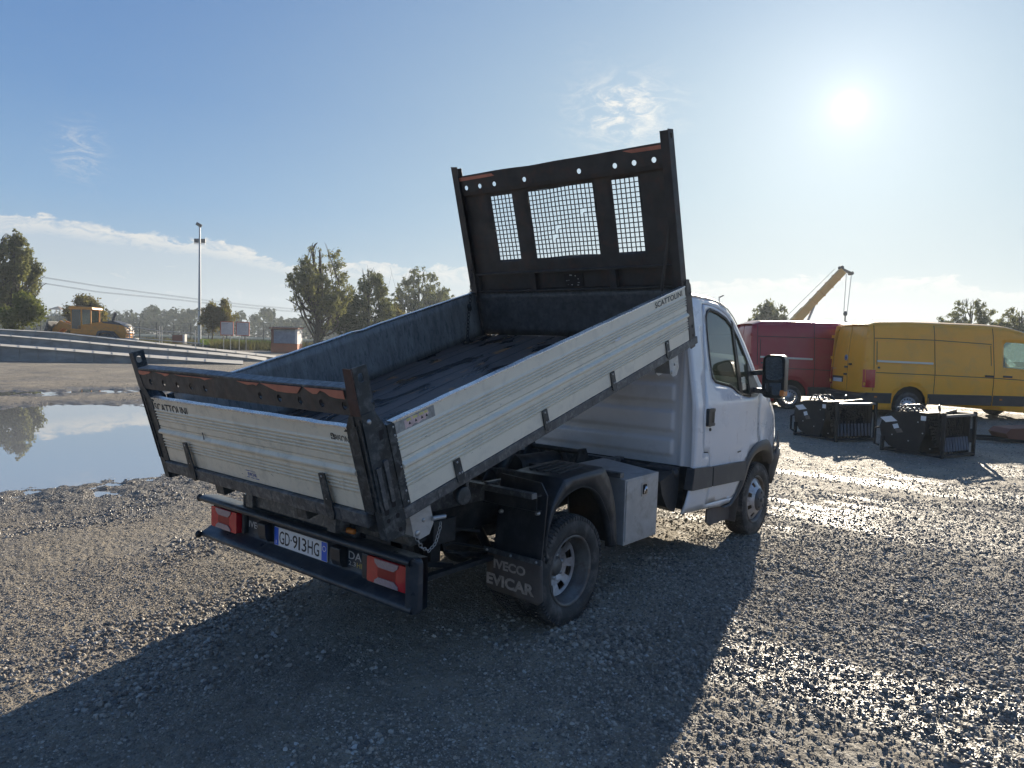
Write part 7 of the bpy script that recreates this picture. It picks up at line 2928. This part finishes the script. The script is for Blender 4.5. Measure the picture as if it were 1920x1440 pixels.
# ============================================================ SCREENING BUCKETS on transport frames
def bucket(label, p_post, rz, sc=1.0):
    """x runs along the open mouth (post to post), y back to the round shell"""
    root = thing('screening_bucket', label, 'bucket attachment', p_post, rz, 'black screening buckets on transport frames')
    Wd, H = .96 * sc, .82 * sc
    shell = [(.34, .03), (.22, .40), (.24, .72), (.30, .79), (.48, .80), (.70, .79), (.88, .74), (1.0, .62), (1.04, .46), (1.0, .28), (.86, .12), (.60, .03), (.45, .02)]
    shell = [(a * sc, b * sc) for a, b in shell]
    for x0_ in (.04, Wd - .02):
        q = MB()
        pl0 = shell if x0_ < .1 else [(-.04, .06 * sc), (-.04, .76 * sc)] + shell[3:]
        q.prism(pl0, lambda a, b: (x0_, a + .10, b), lambda a, b: (x0_ - .018, a + .10, b))
        q.build('side_plate', 'crate_paint', root, bevel=.004)
    q = MB()
    sp_ = smooth_poly(shell[1:], 3)
    q.add([(.04, a + .10, b) for a, b in sp_] + [(Wd - .03, a + .10, b) for a, b in sp_], [(i, i + 1, len(sp_) + i + 1, len(sp_) + i) for i in range(len(sp_) - 1)], True)
    q.build('shell', 'crate_paint', root, solid=.012)
    q = MB()
    q.box(.045, Wd - .045, .40, .42, .04 * sc, .78 * sc)
    q.build('back_plate', 'crate_paint', root)
    for i in range(11):
        x_ = .09 + i * (Wd - .17) / 10
        q = MB()
        q.bar((x_, .07, .06 * sc), (x_ + .015, .16, .78 * sc), .014, .014)
        q.build('screen_bar', 'crate_paint', root)
    # frame
    for (x_, y_) in ((0, 0), (Wd, 0), (.0, 1.06 * sc), (Wd, 1.06 * sc)):
        q = MB()
        hh = H * 1.02 if y_ == 0 else H * .35
        q.box(x_ - .025, x_ + .025, y_ - .025, y_ + .025, .0, hh)
        q.build('frame_post', 'crate_paint', root, bevel=.004)
    for a, b in (((0, 0, .05), (Wd, 0, .05)), ((0, 0, H * .95), (Wd, 0, H * .95)), ((0, 0, .04), (0, 1.06 * sc, .04)), ((Wd, 0, .04), (Wd, 1.06 * sc, .04)), ((0, 1.06 * sc, .04), (Wd, 1.06 * sc, .04)),
                 ((Wd, .0, H * .95), (Wd, .35, H * .95))):
        q = MB()
        q.bar(a, b, .045, .045)
        q.build('frame_rail', 'tooth_steel' if a[2] > .5 and b[1] == 0 else 'crate_paint', root, bevel=.004)
    # screening shafts with star discs, and the rows of tines below
    for k in range(5):
        z = (.22 + k * .115) * sc
        q = MB()
        q.tube([(.05, .16 + .03 * k, z), (Wd - .04, .16 + .03 * k, z)], .018, 8)
        for i in range(12):
            x_ = .10 + i * (Wd - .18) / 11
            q.bar((x_, .16 + .03 * k - .06, z - .045), (x_, .16 + .03 * k + .05, z + .045), .012, .03)
            q.bar((x_, .16 + .03 * k - .05, z + .045), (x_, .16 + .03 * k + .05, z - .045), .012, .03)
        q.build('screen_shaft', 'crate_paint', root)
    for i in range(10):
        x_ = .10 + i * (Wd - .18) / 9
        q = MB()
        q.bar((x_, .045, .11 * sc), (x_ + .03, .10, .36 * sc), .035, .02)
        q.build('tine', 'tooth_steel', root, bevel=.004)
    q = MB()
    q.bar((Wd * .05, .10, .80 * sc), (Wd * .95, .30, .83 * sc), .03, .05)
    q.box(.03, Wd - .03, .30, .46, .785 * sc, .805 * sc)
    q.build('top_plate', 'seal_black', root, bevel=.003)
    # hoses and couplers on top
    for k in range(4):
        q = MB()
        rr4 = random.Random(k)
        pts = [(.10 + .12 * k, .55, .80 * sc), (.12 + .14 * k, .66, .90 * sc), (.16 + .12 * k, .82, .88 * sc), (.12 + .12 * k, .95, .72 * sc), (.10 + .1 * k, 1.06, .60 * sc)]
        q.tube(smooth_poly([(p[1], p[2]) for p in pts], 3) and [Vector((pts[0][0] + .03 * i / 3, y, z)) for i, (y, z) in enumerate(smooth_poly([(p[1], p[2]) for p in pts], 3))], .016, 7)
        q.build('hydraulic_hose', 'hose_black', root)
    for k in range(7):
        rr4 = random.Random(k + 9)
        q = MB()
        y_ = .58 + k * .055
        q.tube([(.12 + rr4.uniform(0, .3), y_, .80 * sc + .03), (.22 + rr4.uniform(0, .3), y_ + .04, .80 * sc + .05)], .013, 7)
        q.build('hose_fitting', 'bolt_steel', root)
    q = MB()
    q.tube([(Wd * .62, .42, .80 * sc), (Wd * .60, .42, .90 * sc), (Wd * .70, .46, .93 * sc), (Wd * .74, .46, .80 * sc)], .012, 7)
    q.build('lifting_loop', 'hose_black', root)
    # stickers on the near side plate
    for (y_, z_, w_, h_, m_, t) in ((.36, .70, .09, .085, 'label_white', .0), (.84, .50, .10, .085, 'label_white', .35), (.78, .42, .12, .075, 'flap_rubber', .35), (.98, .62, .24, .10, 'label_white', .5)):
        q = MB()
        c_, s_ = math.cos(-t), math.sin(-t)
        pl_ = [(y_ + (a * c_ - b * s_) * w_ / 2, z_ * sc + (a * s_ + b * c_) * h_ / 2) for a, b in ((-1, -1), (1, -1), (1, 1), (-1, 1))]
        q.prism(pl_, lambda a, b: (.0205, a, b), lambda a, b: (.0215, a, b))
        q.build('sticker', m_, root)
    # side guard handle and bright ground edge
    q = MB()
    q.tube([(-.01, 1.12, .10), (-.01, 1.20, .12), (-.01, 1.20, .42), (-.01, 1.12, .45)], .022, 8)
    q.build('guard_handle', 'crate_paint', root)
    q = MB()
    for y_, z_ in ((.22, .15), (.45, .62), (.60, .25), (.90, .33), (.36, .42)):
        q.ball((.018, y_, z_ * sc), .014, 8, 6, (.5, 1, 1))
    q.build('plate_bolt', 'bolt_steel', root)
    root.scale = (1, 1, .92)
    return root


g1, g2, gl_ = Vector((10.191, -1.368, 0)), Vector((11.068, -1.677, 0)), None
bucket('nearer black screening bucket with a large white sticker, in front of the yellow van', g1, math.atan2(g2.y - g1.y, g2.x - g1.x) - rad(0))
h1, h2 = Vector((11.033, .556, 0)), Vector((11.75, .16, 0))
bucket('second black screening bucket, between the truck mirror and the nearer one', h1, math.atan2(h2.y - h1.y, h2.x - h1.x), 1.02)
bucket('black bucket attachment half hidden behind the truck mirror', Vector((14.6, 3.35, 0)), math.atan2(h2.y - h1.y, h2.x - h1.x) + math.pi * .5 + .2, 1.05)

# dark red implement on a low frame at the right edge
im = thing('red_implement', 'dark red steel implement lying on a low frame at the right edge', 'implement', spot(1880, 14.6), YAW - math.pi / 2)
q = MB()
q.bar((-.55, 0, .09), (.75, -.05, .05), .07, .06)
q.bar((-.50, .5, .09), (.75, .45, .05), .07, .06)
q.build('base_beam', 'crate_paint', im, bevel=.005)
q = MB()
q.box(-.56, -.48, -.05, .05, .0, .27)
q.build('upright', 'crate_paint', im, bevel=.005)
q = MB()
q.prism([(.12, .20), (.20, .10), (.9, .06), (.9, .34), (.22, .30)], lambda a, b: (a, -.10, b), lambda a, b: (a, .45, b))
q.build('steel_block', 'kiosk_dark', im, bevel=.01)
# ============================================================ MORNING HAZE
q = MB()
q.box(-400, 420, -330, 420, -1.0, 24.0)
hm = bpy.data.materials.new('haze_air')
hm.use_nodes = True
T = N(hm.node_tree)
hm.node_tree.nodes.remove(hm.node_tree.nodes['Principled BSDF'])
pv = T.new('ShaderNodeVolumePrincipled')
pv.inputs['Color'].default_value = (0.80, 0.90, 1.0, 1)
pv.inputs['Density'].default_value = 0.00055
pv.inputs['Anisotropy'].default_value = 0.3
T.l.new(pv.outputs[0], hm.node_tree.nodes['Material Output'].inputs['Volume'])
MATS['haze_air'] = hm
hz_ = q.build('haze', 'haze_air')
hz_['kind'] = 'stuff'
